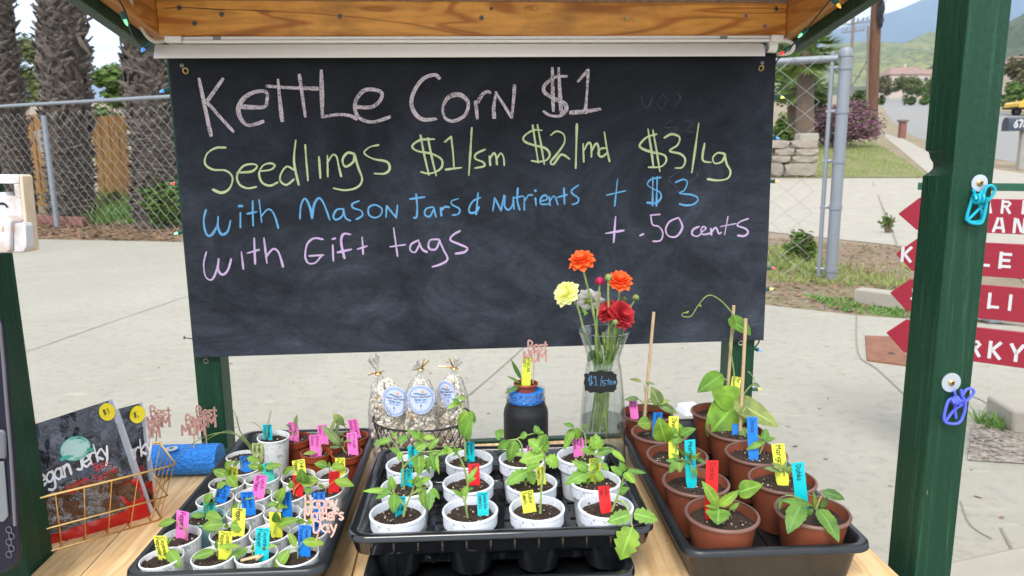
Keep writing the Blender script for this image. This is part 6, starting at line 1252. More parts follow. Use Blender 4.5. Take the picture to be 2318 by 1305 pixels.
    def disc(f, mat, nm, out, r0=0):
        b = B(); n = 44; vs, fs = [], []
        for i in range(9):
            q = r0 + (f - r0) * i / 8
            for j in range(n): t = 6.2832 * j / n; vs.append(put(rx * q * math.cos(t), ry * q * math.sin(t), out))
        for i in range(8):
            for j in range(n): fs.append((i * n + j, i * n + (j + 1) % n, (i + 1) * n + (j + 1) % n, (i + 1) * n + j))
        b.add(vs, fs); return b
    lb = obj('label', disc(1, 'label', '', 0.0, .01), M['label'], root)
    obj('label_ring', disc(.845, '', '', .0005, .815), M['label_ring'], lb)
    def lay_text(tx, v, h, w, mat, wd):
        b = B(); write(b, tx, Vector((0, 0, 0)), Vector((1, 0, 0)), ZZ, h, wd, fit=w, center=True); b.v = [tuple(put(p[0], p[2] + v, .0008)) for p in b.v]; obj('label_text', b, M[mat], lb, sm=False)
    lay_text('Sunset Sanctuary', ry * .14, ry * .13, rx * 1.42, 'label_ink', .0006); lay_text('Kettle Corn', -ry * .06, ry * .125, rx * .86, 'label_teal', .0008); lay_text('Old Fashion', -ry * .22, ry * .11, rx * .84, 'label_ring', .0004)
    for q, wd in ((-.36, .4), (-.43, 1.0), (-.50, .5), (-.66, .4)): lay_text('ingredients corn salt sugar'[:int(8 + wd * 18)] if False else 'iiiiiiiiiiiiiiii'[:int(6 + wd * 10)], ry * q, ry * .035, rx * wd, 'label_ink', .0003)
    b = B()
    for k in range(40):
        t = 6.2832 * k / 40
        if -.10 < math.sin(t) < .10: continue
        p, q = put(rx * .88 * math.cos(t), ry * .88 * math.sin(t), .0008), put(rx * .945 * math.cos(t + .03), ry * .945 * math.sin(t + .03), .0008); b.ribbon([(0, 0), ((q - p).length, 0)], .0009, p, (q - p).normalized(), Vector((0, -1, 0)).cross((q - p).normalized()))
    obj('label_text', b, M['label_ring'], lb, sm=False)
    b = B()
    for (s0, ph, am) in ((.40, 0, .05), (.36, .4, .045)):
        P = [(rx * (-.48 + .96 * i / 12), ry * (s0 + am * math.sin(i / 12 * 6.283 + ph))) for i in range(13)]; bb = B(); bb.ribbon(P, .0011, Vector((0, 0, 0)), Vector((1, 0, 0)), ZZ); b.add([put(p[0], p[2], .0009) for p in bb.v], bb.f)
    obj('label_emblem', b, M['label_teal'], lb, sm=False)
    b = B(); n = 16; b.add([put(rx * (.16 + .13 * math.cos(6.2832 * i / n)), ry * (.52 + .11 * math.sin(6.2832 * i / n)), .0007) for i in range(n)], [tuple(range(n))]); obj('label_emblem', b, M['label_sun'], lb, sm=False)
popbag('clear bag of popcorn with oval lilac label, left in the wire basket, tuft leaning left', (280, 410, 625, 920), (330, 375), (285, 215), (492, 652, 128, 150, -.12, .3), 1, .012, [[(300, 365), (232, 390)], [(355, 360), (382, 347)], [(322, 400)]], 0)
popbag('clear bag of popcorn with oval lilac label, middle of the wire basket', (600, 400, 880, 925), (750, 335), (690, 290), (748, 632, 130, 143, .02, 0), 2, -.02, [[(775, 300), (832, 248)], [(768, 290), (782, 232)]], 0)
popbag('clear bag of popcorn with oval lilac label turned away, right in the wire basket', (905, 375, 1195, 890), (1080, 325), (1125, 235), (1005, 592, 92, 138, .18, 1.0), 3, .02, [[(1020, 312), (925, 305)], [(1050, 270), (1030, 222)], [(1115, 330)]], 0)

# ================================================================== gold wire basket with jerky pouches
def Jk(x, y): return (80 + .3064 * x, 880 + .3064 * y)
g0 = AZ(*Jk(935, 965), TZ + .002); gL = AZ(*Jk(130, 1195), TZ + .002); dg = (gL - g0).normalized(); nb = Vector((-dg.y, dg.x, 0))
if nb.y < 0: nb = -nb
gt = AY(*Jk(1040, 590), g0.y - .004); hG = gt.z - TZ; flare = (gt - g0); flare.z = 0
Lg = .30; Wg = .115; e1 = -dg
gb = thing('gold_basket', 'open gold wire basket holding two jerky pouches beside the left post', 'basket', g0 + dg * Lg / 2 + nb * Wg / 2 - ZZ * .002)
def gp(s, t, z):                # s along front from the right corner, t to the back, z 0..1
    f = z * .030
    ss = -f + (Lg + 2 * f) * s; tt = -f * .25 + (Wg + f * .5) * t
    return Vector((g0.x, g0.y, TZ + .002)) + dg * ss + nb * tt + ZZ * (hG - .002) * z
b = B()
for z, rr in ((0, .0013), (.42, .0015), (1, .0019)):
    P = [gp(0, 0, z), gp(1, 0, z), gp(1, 1, z), gp(0, 1, z)]; Q = []
    for i in range(4):
        a, c = P[i], P[(i + 1) % 4]; Q += [a.lerp(c, .03), a.lerp(c, .5), a.lerp(c, .97)]
    b.tube(Q, rr, 8, closed=True)
obj('rail_wire', b, M['gold'], gb)
b = B()
for i in range(9):
    s = (i + .5) / 9
    for t in (0, 1): b.tube([gp(s, t, 0), gp(s, t, 1)], .0010, 6)
    b.tube([gp(s, 0, 0), gp(s, 1, 0)], .0010, 6)
for i in range(5):
    t = (i + .5) / 5
    for s in (0, 1): b.tube([gp(s, t, 0), gp(s, t, 1)], .0010, 6)
obj('upright_wire', b, M['gold'], gb)
def pouch(label, tl, tr, br, bl, y_top, y_bot, seed, th, front=True):
    O1, O2 = g0 + nb * y_top, g0 + nb * y_bot; TL, TR_, BR, BL = PL(*Jk(*tl), O1, nb), PL(*Jk(*tr), O1, nb), PL(*Jk(*br), O2, nb), PL(*Jk(*bl), O2, nb)
    root = thing('jerky_pouch', label, 'snack pouch', (BL + BR) / 2, 'jerky pouches in the gold wire basket')
    def sp(u, v, out=0.0):       # u 0 left..1 right, v 0 bottom..1 top ; puffed, creased surface
        p = BL.lerp(BR, u).lerp(TL.lerp(TR_, u), v)
        n = (BR - BL).cross(TL - BL).normalized(); n = n if n.y < 0 else -n
        e = min(u, 1 - u, .25) / .25; e2 = min(v, 1 - v, .2) / .2
        pf = math.sqrt(max(0, e)) * math.sqrt(max(0, e2)) * th * (.35 + .9 * (1 - v))
        w = .0055 * mnoise.noise(Vector((u * 4 + seed, v * 5, seed))) + .0024 * abs(mnoise.noise(Vector((u * 7 - v * 4, v * 9 + u * 3, seed)))) + .0020 * mnoise.noise(Vector((u * 11, v * 13 + seed, seed)))
        return p + n * (pf + w * (e > .05) + out)
    def patch(u0, u1, v0, v1, out, nu=30, nv=36, clip=None):
        b = B(); vs = [sp(u0 + (u1 - u0) * i / nu, v0 + (v1 - v0) * j / nv, out) for j in range(nv + 1) for i in range(nu + 1)]; fs = []
        for j in range(nv):
            for i in range(nu):
                u, v = u0 + (u1 - u0) * (i + .5) / nu, v0 + (v1 - v0) * (j + .5) / nv
                if clip and not clip(u, v): continue
                a = j * (nu + 1) + i; fs.append((a, a + 1, a + nu + 2, a + nu + 1))
        return b.add(vs, fs)
    win = lambda u, v: .15 < v < .40 + .10 * math.sin(u * 4.2) + (.13 if .68 < u < .84 else 0) and .05 < u < .93
    o = obj('foil_front', patch(.03, .95, .0, 1, 0, 46, 52, lambda u, v: not win(u, v) and v > .13), M['foil'], root, ang=1.5)
    bb = B(); n = (BR - BL).cross(TL - BL).normalized(); n = n if n.y < 0 else -n
    bb.add([p - n * .004 for p in (BL, BR, TR_, TL)], [(3, 2, 1, 0)]); bb.add([p - n * .0045 for p in (BL, BR, TR_, TL)], [(0, 1, 2, 3)]); obj('foil_back', bb, M['foil'], root)
    obj('clear_seam', patch(-.02, .032, 0, 1, -.0015, 3, 30), M['seam'], root); obj('clear_seam', patch(.948, 1.03, 0, 1, -.0015, 4, 30), M['seam'], root)
    b = patch(.02, .99, .03, .15, .001, 30, 8, lambda u, v: True); b2 = patch(.70, .99, .15, .36, .0014, 16, 14, lambda u, v: u > .74 + abs(v - .30) * .5 and v < .36); b.add(b2.v, b2.f); obj('red_band', b, M['redfoil'], root)
    b = B(); rnd = random.Random(seed)
    for i in range(46):
        u, v = rnd.uniform(.08, .90), rnd.uniform(.21, .46)
        if not win(u, v + .02): continue
        p = sp(u, v, -.006); b.ico(p, rnd.uniform(.007, .014), .8, (1.5, .5, .9), i)
    obj('jerky_pieces', b, M['jerky'], root)
    obj('window_film', patch(.04, .94, .13, .58, .0008, 40, 24, win), M['pouchclear'], root, ang=1.5)
    b = patch(.03, .96, .80, .812, .0022, 40, 2); b2 = patch(.03, .96, .775, .783, .0022, 40, 2); b.add(b2.v, b2.f); obj('zip_ridge', b, M['foil'], root)
    def txt(tx, u, v, h, w, mat, wd, nm, slope=0, bold=True):
        b = B(); write(b, tx, Vector((0, 0, 0)), Vector((1, 0, 0)), ZZ, h, wd, bold=bold, fit=w, k=5, gap=1.0)
        Wm = (BR - BL).length; Hm = (TL - BL).length
        b.v = [tuple(sp(u + p[0] / Wm, v + (p[2] + p[0] * slope) / Hm, .0028)) for p in b.v]; obj(nm, b, M[mat], root, sm=False)
    txt('Vegan Jerky', -.02, .52, .029, .134, 'white_ink', .0048, 'lettering', .12); txt('Spicy', .60, .52, .011, .032, 'red_ink', .0020, 'lettering', .1); txt('Teriyaki', .57, .44, .011, .048, 'red_ink', .0020, 'lettering', .1)
    txt('complete', .30, .45, .009, .05, 'red_ink', .0016, 'lettering', .1); txt('meat snack', .30, .405, .008, .06, 'red_ink', .0016, 'lettering', .1)
    b = B(); Wm = (BR - BL).length; Hm = (TL - BL).length; us, vs_ = .90, .925; rs = .0148
    b.add([sp(us + rs * math.cos(t) / Wm, vs_ + rs * math.sin(t) / Hm, .004) for t in [6.2832 * i / 28 for i in range(28)]], [tuple(range(28))]); st = obj('price_sticker', b, M['sticker'], root, sm=False)
    b = B(); write(b, '$3', Vector((-.007, 0, -.004)), Vector((1, 0, 0)), ZZ, .009, .0009, fit=.013); b.v = [tuple(sp(us + p[0] / Wm, vs_ + p[2] / Hm, .0046)) for p in b.v]; obj('sticker_writing', b, M['ink'], st, sm=False)
    b = B(); us, vs_ = .48, .735; b.add([sp(us + .025 * math.cos(t) / Wm, vs_ + .019 * math.sin(t) / Hm, .0030) for t in [6.2832 * i / 32 for i in range(32)]], [tuple(range(32))]); bd = obj('badge', b, M['badge_in'], root, sm=False)
    b = B(); 
    for rr in (1.0, .84):
        bb = B(); bb.ribbon([(.025 * rr * math.cos(6.2832 * i / 32), .019 * rr * math.sin(6.2832 * i / 32)) for i in range(33)], .0016, Vector((0, 0, 0)), Vector((1, 0, 0)), ZZ); b.add([sp(us + p[0] / Wm, vs_ + p[2] / Hm, .0035) for p in bb.v], bb.f)
    bb = B(); bb.ribbon([(-.026, -.010), (0, -.008), (.026, -.010)], .006, Vector((0, 0, 0)), Vector((1, 0, 0)), ZZ); b.add([sp(us + p[0] / Wm, vs_ + p[2] / Hm, .0038) for p in bb.v], bb.f)
    bb = B(); write(bb, 'TAZ', Vector((0, 0, .0)), Vector((1, 0, 0)), ZZ, .010, .0018, center=True) if False else bb.ribbon([(-.012, .004), (.012, .005)], .006, Vector((0, 0, 0)), Vector((1, 0, 0)), ZZ); b.add([sp(us + p[0] / Wm, vs_ + p[2] / Hm, .0036) for p in bb.v], bb.f)
    obj('badge_print', b, M['badge'], bd, sm=False)
    return root
yB = (g0 + dg * .14).y
pouch('rear jerky pouch with a yellow sticker leaning behind the other pouch', (280, 240), (792, 108), (905, 985), (330, 1120), .105, .085, 5, .010)
pouch('front jerky pouch with white script lettering, red band and yellow $3 sticker', (-110, 300), (570, 82), (868, 960), (60, 1235), .072, .034, 2, .013)

# white dish behind the right tray
wd = AZ(1570, 942, TZ); dsh = thing('white_dish', 'small white square dish turned upside down behind the right tray', 'dish', wd)
b = B(); m = Matrix.Rotation(.25, 3, 'Z')
lo = [wd + m @ Vector(p) for p in ((-.026, -.006, .001), (.026, -.006, .001), (.026, .046, .001), (-.026, .046, .001))]; hi = [wd + m @ Vector(p) for p in ((-.021, -.001, .022), (.021, -.001, .022), (.021, .041, .022), (-.021, .041, .022))]
b.hexa(lo, hi); obj('bowl', b, M['dish'], dsh, bevel=.003)
b = B(); b.hexa([wd + m @ Vector(p) for p in ((-.013, .008, .0222), (.013, .008, .0222), (.013, .033, .0222), (-.013, .033, .0222))], [wd + m @ Vector(p) for p in ((-.012, .009, .0245), (.012, .009, .0245), (.012, .032, .0245), (-.012, .032, .0245))]); obj('foot', b, M['dish'], dsh, bevel=.001)
# ================================================================== ground
b = B(); xs = [-160, -100, -60, -35, -20, -14, -10, -7, -5, -3, -1, 1, 3, 5, 7, 10, 14, 20, 30, 45, 70, 110, 170]; ys = [-30, -10, -4, 0, 4, 8, 11, 11.5, 12, 12.6, 13.3, 14, 15, 17, 20, 25, 32, 45, 65, 90, 120, 160, 220]
b.v = [(x, y, terr(x, y) - .004) for y in ys for x in xs]; b.a = [1.0] * len(b.v); nx = len(xs)
b.f = [(j * nx + i, j * nx + i + 1, (j + 1) * nx + i + 1, (j + 1) * nx + i) for j in range(len(ys) - 1) for i in range(nx - 1)]
struct('ground', b, M['dirt'], loc=(0, 0, 0))
def poly_sheet(pts, up, step=2.0):
    """flat polygon laid on the terrain (triangulated in y strips so it follows the slope)"""
    import bmesh
    bm = bmesh.new(); vs = [bm.verts.new((p[0], p[1], 0)) for p in pts]; bm.faces.new(vs)
    ymin, ymax = min(p[1] for p in pts), max(p[1] for p in pts)
    for yc in ys:
        if ymin < yc < ymax: bmesh.ops.bisect_plane(bm, geom=bm.verts[:] + bm.edges[:] + bm.faces[:], plane_co=(0, yc, 0), plane_no=(0, 1, 0))
    bmesh.ops.recalc_face_normals(bm, faces=bm.faces[:])
    b = B(); bm.verts.index_update(); b.v = [(v.co.x, v.co.y, terr(0, v.co.y) + up) for v in bm.verts]; b.a = [1.0] * len(b.v)
    for f in bm.faces:
        ids = [v.index for v in f.verts]
        if f.normal.z < 0: ids = ids[::-1]
        b.f.append(tuple(ids))
    bm.free(); return b
gx = lambda *P: [G(*p) for p in P]
E1 = G(60, 542); E2 = G(410, 549); E3 = G(1735, 692); E4 = G(1940, 716); E5 = G(2318, 740)
d0 = (E1 - E2); far = E1 + d0.normalized() * 12
driveway = [(far.x, far.y)] + [(p.x, p.y) for p in (E1, E2, E3, E4, E5)] + [(9, 3.6), (9, -8), (-16, -8)]
struct('driveway', poly_sheet(driveway, .004), M['concrete'], sm=False, loc=(0, 0, 0))
# neighbour's drive behind the fence, pavement, road and lawn
nd = [(p.x, p.y) for p in gx((1600, 404), (2112, 404), (2168, 470), (2240, 560), (2060, 560), (1760, 528), (1600, 500))]
struct('neighbour_driveway', poly_sheet(nd, .004), M['concrete2'], sm=False, loc=(0, 0, 0))
pv = [(p.x, p.y) for p in gx((1990, 300), (2040, 313), (2112, 350), (2210, 378), (2500, 420), (2700, 470), (2700, 640), (2318, 640), (2240, 562), (2170, 470), (2114, 404), (2050, 350))]
struct('pavement', poly_sheet(pv, .008), M['concrete2'], sm=False, loc=(0, 0, 0))
rd = [(p.x, p.y) for p in gx((1994, 217), (2030, 216), (2150, 236), (2318, 262), (2700, 300), (2900, 380), (2900, 460), (2500, 405), (2318, 372), (2180, 348), (2112, 326), (2060, 305), (2020, 275), (1995, 240))]
struct('road', poly_sheet(rd, .002), M['asphalt'], sm=False, loc=(0, 0, 0))
yl = gx((2030, 248), (2090, 262), (2160, 277), (2318, 300), (2500, 320)); b = B()
for a, c in zip(yl, yl[1:]):
    for off in (0, .25):
        o = Vector((0, off, .008)); e = Vector((0, .11, 0)); b.add([a + o, c + o, c + o + e, a + o + e], [(0, 1, 2, 3)])
struct('road_marking', b, M['yellow_line'], sm=False, loc=(0, 0, 0))
lw = [(p.x, p.y) for p in gx((1700, 324), (1975, 322), (2010, 340), (2062, 372), (2105, 403), (1700, 403))]
struct('lawn', poly_sheet(lw, .010), M['lawn'], sm=False, loc=(0, 0, 0))
def inpoly(x, y, P):
    c = False; j = len(P) - 1
    for i in range(len(P)):
        if (P[i][1] > y) != (P[j][1] > y) and x < (P[j][0] - P[i][0]) * (y - P[i][1]) / (P[j][1] - P[i][1]) + P[i][0]: c = not c
        j = i
    return c
def blades(b, P, n, h, w, rnd, lean=.5):
    x0, x1, y0, y1 = min(p[0] for p in P), max(p[0] for p in P), min(p[1] for p in P), max(p[1] for p in P); k = 0; tries = 0
    while k < n and tries < n * 20:
        tries += 1; x, y = rnd.uniform(x0, x1), rnd.uniform(y0, y1)
        if not inpoly(x, y, P): continue
        if mnoise.noise(Vector((x * .9, y * .9, 4))) < rnd.uniform(-.5, .15): continue
        k += 1; a = rnd.uniform(0, 6.28); hh = h * rnd.uniform(.4, 1.2); c = Vector((x, y, terr(x, y))); s = Vector((math.cos(a), math.sin(a), 0)) * w; t = Vector((rnd.uniform(-lean, lean), rnd.uniform(-lean, lean), 1)) * hh
        b.add([c - s, c + s, c + s * .6 + t * .6, c - s * .6 + t * .6, c + t + Vector((t.x, t.y, 0)) * .5], [(0, 1, 2, 3), (3, 2, 4)])
rnd = random.Random(3)
b = B(); blades(b, lw, 5200, .10, .012, rnd); stuff(obj('lawn_grass', b, M['grass'], sm=False), 'short green and straw coloured lawn grass beyond the gate', 'grass')
# strips of dirt, litter and weeds along the fence
gr = [(p.x, p.y) for p in gx((2200, 966), (2318, 966), (2420, 1000), (2420, 1060), (2190, 1046))]
struct('gravel_patch', poly_sheet(gr, .008), M['gravel'], sm=False, loc=(0, 0, 0))
# joints and cracks in the concrete
b = B()
for L, w in (([(20, 806), (74, 794), (250, 732), (430, 671)], 0.0072), ([(900, 1010), (1052, 905), (1190, 785), (1290, 690)], 0.0084), ([(1939, 716), (1942, 802), (1985, 838), (2058, 907), (2140, 990)], 0.0084), ([(2140, 905), (2203, 901), (2298, 957), (2400, 1020)], 0.0084), ([(1960, 808), (2075, 832), (2180, 842)], 0.0060), ([(2174, 1140), (2195, 1192), (2245, 1225)], 0.0054), ([(2265, 1200), (2292, 1252)], 0.0084), ([(700, 560), (520, 640)], .005)):
    P = smooth([G(*p, up=.0075) for p in L], 4); n = len(P)
    for i in range(n - 1):
        d = (P[i + 1] - P[i]); s = Vector((-d.y, d.x, 0)).normalized() * w * (.5 + .2 * mnoise.noise(P[i] * 6)); b.add([P[i] - s, P[i] + s, P[i + 1] + s, P[i + 1] - s], [(0, 3, 2, 1)])
struct('concrete_joint', b, M['joint'], sm=False, loc=(0, 0, 0))
P = smooth([G(*p, up=.0075) for p in [(1975, 412), (1990, 450), (2010, 500), (2030, 555)]], 4); b = B()
for i in range(len(P) - 1):
    d = P[i + 1] - P[i]; s = Vector((-d.y, d.x, 0)).normalized() * (.018 + .012 * mnoise.noise(P[i] * 3)); b.add([P[i] - s, P[i] + s, P[i + 1] + s, P[i + 1] - s], [(0, 3, 2, 1)])
struct('concrete_crack', b, M['joint'], sm=False, loc=(0, 0, 0))
# rusty cover plate in its concrete collar
q = gx((1958, 764), (2130, 772), (2130, 842), (1962, 820)); col_ = gx((1940, 752), (2160, 762), (2160, 856), (1946, 830))
cv = thing('utility_cover', 'rusty iron utility cover plate set in the concrete by the signs', 'utility cover', (q[0] + q[2]) / 2)
b = B(); b.hexa([p for p in (q[3], q[2], q[1], q[0])], [p + ZZ * .014 for p in (q[3], q[2], q[1], q[0])]); obj('plate', b, M['rust'], cv, sm=False, bevel=.004)
b = B(); hc = G(2018, 806, up=.0145); b.lathe([(.018, 0), (.018, .001), (.0005, .001)], hc, 12); obj('lift_hole', b, M['ink'], cv)
# long pale kerb block lying in the dirt
a, c = G(1930, 688), G(2075, 708); d = (c - a); d.z = 0; d.normalize(); s = Vector((-d.y, d.x, 0)); 
kb_ = B(); c2 = a + d * 1.2; kb_.hexa([a, c2, c2 + s * .14, a + s * .14], [p + ZZ * .115 for p in (a, c2, c2 + s * .14, a + s * .14)]); o = obj('kerb_block', kb_, M['concrete2'], bevel=.012); tag(o, 'long pale concrete kerb block lying on dirt left of the red signs', 'kerb block', 'loose concrete blocks')
a = G(2290, 985); kb_ = B(); kb_.hexa([a, a + Vector((.6, -.02, 0)), a + Vector((.62, .2, 0)), a + Vector((.02, .2, 0))], [p + ZZ * .10 for p in (a, a + Vector((.6, -.02, 0)), a + Vector((.62, .2, 0)), a + Vector((.02, .2, 0)))]); tag(obj('kerb_block', kb_, M['concrete2'], bevel=.012), 'pale concrete block by the gravel at the right edge', 'kerb block', 'loose concrete blocks')
a = G(2240, 735); kb_ = B(); kb_.hexa([a, a + Vector((1.2, .02, 0)), a + Vector((1.2, .2, 0)), a + Vector((.0, .18, 0))], [p + ZZ * .09 for p in (a, a + Vector((1.2, .02, 0)), a + Vector((1.2, .2, 0)), a + Vector((.0, .18, 0)))]); tag(obj('kerb_block', kb_, M['galv'], bevel=.012), 'grey block edging seen between the two lowest red signs', 'kerb block', 'loose concrete blocks')
b = B(); p = [AZ(x, y, .0) for x, y in ((2110, 1300), (2330, 1252), (2480, 1330), (2150, 1400))]; b.hexa([x for x in (p[3], p[2], p[1], p[0])], [x + ZZ * .03 for x in (p[3], p[2], p[1], p[0])]); struct('kerb', b, M['concrete2'], bevel=.012)
# leaf litter
def litter(name, quadpx, n, mat, label, smin, smax, seed):
    rnd = random.Random(seed); b = B(); P = [(p.x, p.y) for p in gx(*quadpx)]; x0, x1, y0, y1 = min(p[0] for p in P), max(p[0] for p in P), min(p[1] for p in P), max(p[1] for p in P); k = 0; t_ = 0
    while k < n and t_ < n * 30:
        t_ += 1; x, y = rnd.uniform(x0, x1), rnd.uniform(y0, y1)
        if not inpoly(x, y, P): continue
        k += 1; s = rnd.uniform(smin, smax); a = rnd.uniform(0, 6.28); c = Vector((x, y, terr(x, y) + .004 + rnd.uniform(0, s * .5))); u = Vector((math.cos(a), math.sin(a), rnd.uniform(-.3, .3))) * s; v = Vector((-math.sin(a), math.cos(a), rnd.uniform(-.3, .3))) * s * rnd.uniform(.2, .5)
        b.add([c - u, c + v, c + u, c - v], [(0, 1, 2, 3)])
    stuff(obj(name, b, mat, sm=False), label, 'leaf litter')
litter('leaf_litter', [(20, 500), (410, 500), (410, 548), (40, 541)], 3800, M['straw'], 'brown leaf litter and bark chips along the left fence', .02, .07, 5)
litter('leaf_litter', [(1735, 540), (2060, 560), (2060, 640), (1950, 712), (1735, 690)], 2600, M['straw'], 'dry leaves and chips on the dirt around the gate post', .012, .04, 6)
litter('pebbles', [(1735, 540), (2060, 560), (2060, 640), (1950, 712), (1735, 690)], 1500, M['gravel'], 'pale pebbles scattered on the dirt around the gate post', .008, .022, 8)
litter('pebbles', [(2200, 966), (2318, 966), (2318, 1052), (2192, 1046)], 700, M['gravel'], 'loose gravel in the gap beside the right front post', .006, .018, 9)
rnd = random.Random(77); b = B()
for i in range(170):
    p = G(rnd.uniform(20, 2300), rnd.uniform(560, 1240)); p.z += .0068; s = rnd.uniform(.004, .016); a_ = rnd.uniform(0, 6.28); u = Vector((math.cos(a_), math.sin(a_), 0)) * s; v = Vector((-math.sin(a_), math.cos(a_), .2)) * s * rnd.uniform(.3, .7); b.add([p - u, p + v, p + u, p - v], [(0, 1, 2, 3)])
stuff(obj('debris', b, M['straw'], sm=False), 'tiny bits of leaf and grit scattered over the concrete', 'debris')
def weeds(quadpx, n, h, w, mat, label, seed, name='weeds'):
    P = [(p.x, p.y) for p in gx(*quadpx)]; b = B(); blades(b, P, n, h, w, random.Random(seed), .7); stuff(obj(name, b, M[mat], sm=False), label, 'weeds')
weeds([(270, 468), (420, 470), (420, 505), (200, 512)], 1500, .34, .020, 'weed', 'bright green weeds along the foot of the left fence', 11)
weeds([(150, 470), (270, 468), (260, 512), (120, 500)], 700, .42, .018, 'grass', 'tall grassy weeds by the fence post on the left', 12)
weeds([(1735, 600), (2060, 598), (2060, 655), (1900, 650), (1740, 640)], 1500, .05, .008, 'grass', 'low patchy grass on the dirt right of the gate post', 13)
weeds([(1820, 672), (1960, 684), (2060, 700), (2060, 722), (1900, 705)], 420, .035, .013, 'weed', 'green weeds along the edge of the driveway', 14)
weeds([(1735, 560), (1860, 570), (1860, 625), (1735, 610)], 500, .10, .012, 'grass', 'small weeds under the gate mesh', 15)
weeds([(2205, 955), (2330, 950), (2330, 985), (2230, 975)], 160, .07, .006, 'weed', 'thin weeds in the gravel by the right front post', 16)

# ------------------------------------------------------------------ leafy things
def leafcloud(b, c, rad, n, s, rnd, dens=.35):
    c = Vector(c)
    for i in range(n):
        d = Vector((rnd.gauss(0, 1), rnd.gauss(0, 1), rnd.gauss(0, 1))).normalized(); r = (dens + (1 - dens) * rnd.random()) ; p = Vector((d.x * rad[0], d.y * rad[1], d.z * rad[2])) * r
        q = p * .35
        if mnoise.noise(Vector((p.x / rad[0] * 2.1 + c.x, p.y / rad[1] * 2.1, p.z / rad[2] * 2.1 + c.z))) < rnd.uniform(-.55, .12): continue
        n_ = (d + Vector((rnd.uniform(-1, 1), rnd.uniform(-1, 1), rnd.uniform(-.3, 1.2)))).normalized(); _, u, v = frame(n_); k = s * rnd.uniform(.6, 1.3); e = c + p
        b.add([e - u * k, e + v * k * .55 + u * k * .1, e + u * k * 1.1 - Vector((0, 0, k * .3)), e - v * k * .55 + u * k * .1], [(0, 1, 2, 3)], [.9] * 4)
def tree(name, label, px, py, d, hpx, wpx, mat, n, s, seed, group=None, clumps=9, trunk=.16, top=None, cat='tree'):
    """tree rooted on the terrain at distance d; hpx, wpx size in photo pixels"""
    rnd = random.Random(seed); r = ray(px, py); c = CAM + r * (d / r.y); base = Vector((c.x, c.y, terr(c.x, c.y))); m = d / F
    ztop = AY(px, py - hpx, d).z; H = ztop - base.z; Wd = wpx * m / 2
    root = thing(name, label, cat, base, group)
    b = B(); th = H * .55; pts = [base + Vector((0, 0, -.1)), base + Vector((rnd.uniform(-.1, .1) * Wd, 0, th * .5)), base + Vector((rnd.uniform(-.2, .2) * Wd, 0, th))]
    tr = max(.04, H * trunk * .12); b.tube(smooth(pts, 4), [tr * (1.2 - .7 * i / 8) for i in range(9)], 8)
    cl = []
    for k in range(clumps):
        a = rnd.uniform(0, 6.28); rr = Wd * rnd.uniform(.15, .72); cz = base.z + H * rnd.uniform(.34, .86); t = (cz - base.z) / H; rr *= 1.15 - .6 * max(0, t - .5)
        q = Vector((base.x + rr * math.cos(a), base.y + rr * math.sin(a) * .8, cz)); cl.append(q); b.tube(smooth([base + Vector((0, 0, th * rnd.uniform(.35, .95))), base.lerp(q, .6) + Vector((0, 0, H * .12)), q], 3), [tr * .42, tr * .36, tr * .3, tr * .24, tr * .2, tr * .12, tr * .08], 5)
    obj('trunk', b, M['trunk'], root)
    b = B()
    for q in cl + [base + Vector((0, 0, H * .62))]:
        f = rnd.uniform(.40, .62); leafcloud(b, q, (Wd * f, Wd * f, min(H * .24, Wd * f * .9)), n // (clumps + 1), s, rnd, .15)
    obj('crown', b, M[mat], root, sm=False); return root
def shrub(name, label, px, py, d, hpx, wpx, mat, n, s, seed, mat2=None, group=None, cat='shrub', dy=.7):
    rnd = random.Random(seed); r = ray(px, py); c = CAM + r * (d / r.y); base = Vector((c.x, c.y, terr(c.x, c.y))); m = d / F; H = AY(px, py - hpx, d).z - base.z; Wd = wpx * m / 2
    root = thing(name, label, cat, base, group)
    b = B()
    for k in range(9): a = rnd.uniform(0, 6.28); q = base + Vector((Wd * .6 * math.cos(a), Wd * .5 * math.sin(a), H * .7)); b.tube([base + Vector((0, 0, -.05)), base.lerp(q, .5) + Vector((0, 0, H * .1)), q], [.03, .02, .008], 5)
    obj('stem', b, M['trunk'], root)
    b, b2 = B(), B()
    for k in range(16):
        a = rnd.uniform(0, 6.28); rr = rnd.uniform(0, .62); q = base + Vector((Wd * rr * math.cos(a), Wd * dy * rr * math.sin(a), H * rnd.uniform(.3, .66))); f = rnd.uniform(.34, .46)
        leafcloud(b, q, (Wd * f, Wd * f * dy, H * .34), n // 16, s, rnd)
        if mat2: leafcloud(b2, q, (Wd * f, Wd * f * dy, H * .34), n // 22, s, rnd, .2)
    obj('foliage', b, M[mat], root, sm=False)
    if mat2: obj('inner_foliage', b2, M[mat2], root, sm=False)
    return root
# ------------------------------------------------------------------ chain link fence
FL = G(130, 515); FR = G(1880, 635); fd = (FR - FL); fd.z = 0; fl_ = fd.length; fd.normalize(); fnn = Vector((-fd.y, fd.x, 0))
ztL = AY(100, 257, FL.y).z; ztR = AY(1885, 137, FR.y).z; HF = (ztL - terr(0, FL.y) + ztR) / 2
def fpt(t, z): p = FL + fd * (t * fl_); return Vector((p.x, p.y, terr(p.x, p.y) + z))
ps = fl_ / 13.6
fen = thing('chain_link_fence', 'galvanised chain link fence running across the yard to the gate post', 'fence', fpt(.5, 0))
wpp = .0095 * FL.y / 12
T0 = -.62
b = B(); b.tube([fpt(T0, HF), fpt(1 - .06 / fl_, HF)], .032, 10); obj('top_rail', b, M['galv'], fen)
for t, rr, hh in ((T0, .042, HF), (-.26, .042, HF), (0, .046, HF), (.42, .042, HF), (.70, .042, HF)):
    b = B(); b.tube([fpt(t, -.1), fpt(t, hh - .02)], rr, 12); obj('post', b, M['galv'], fen)
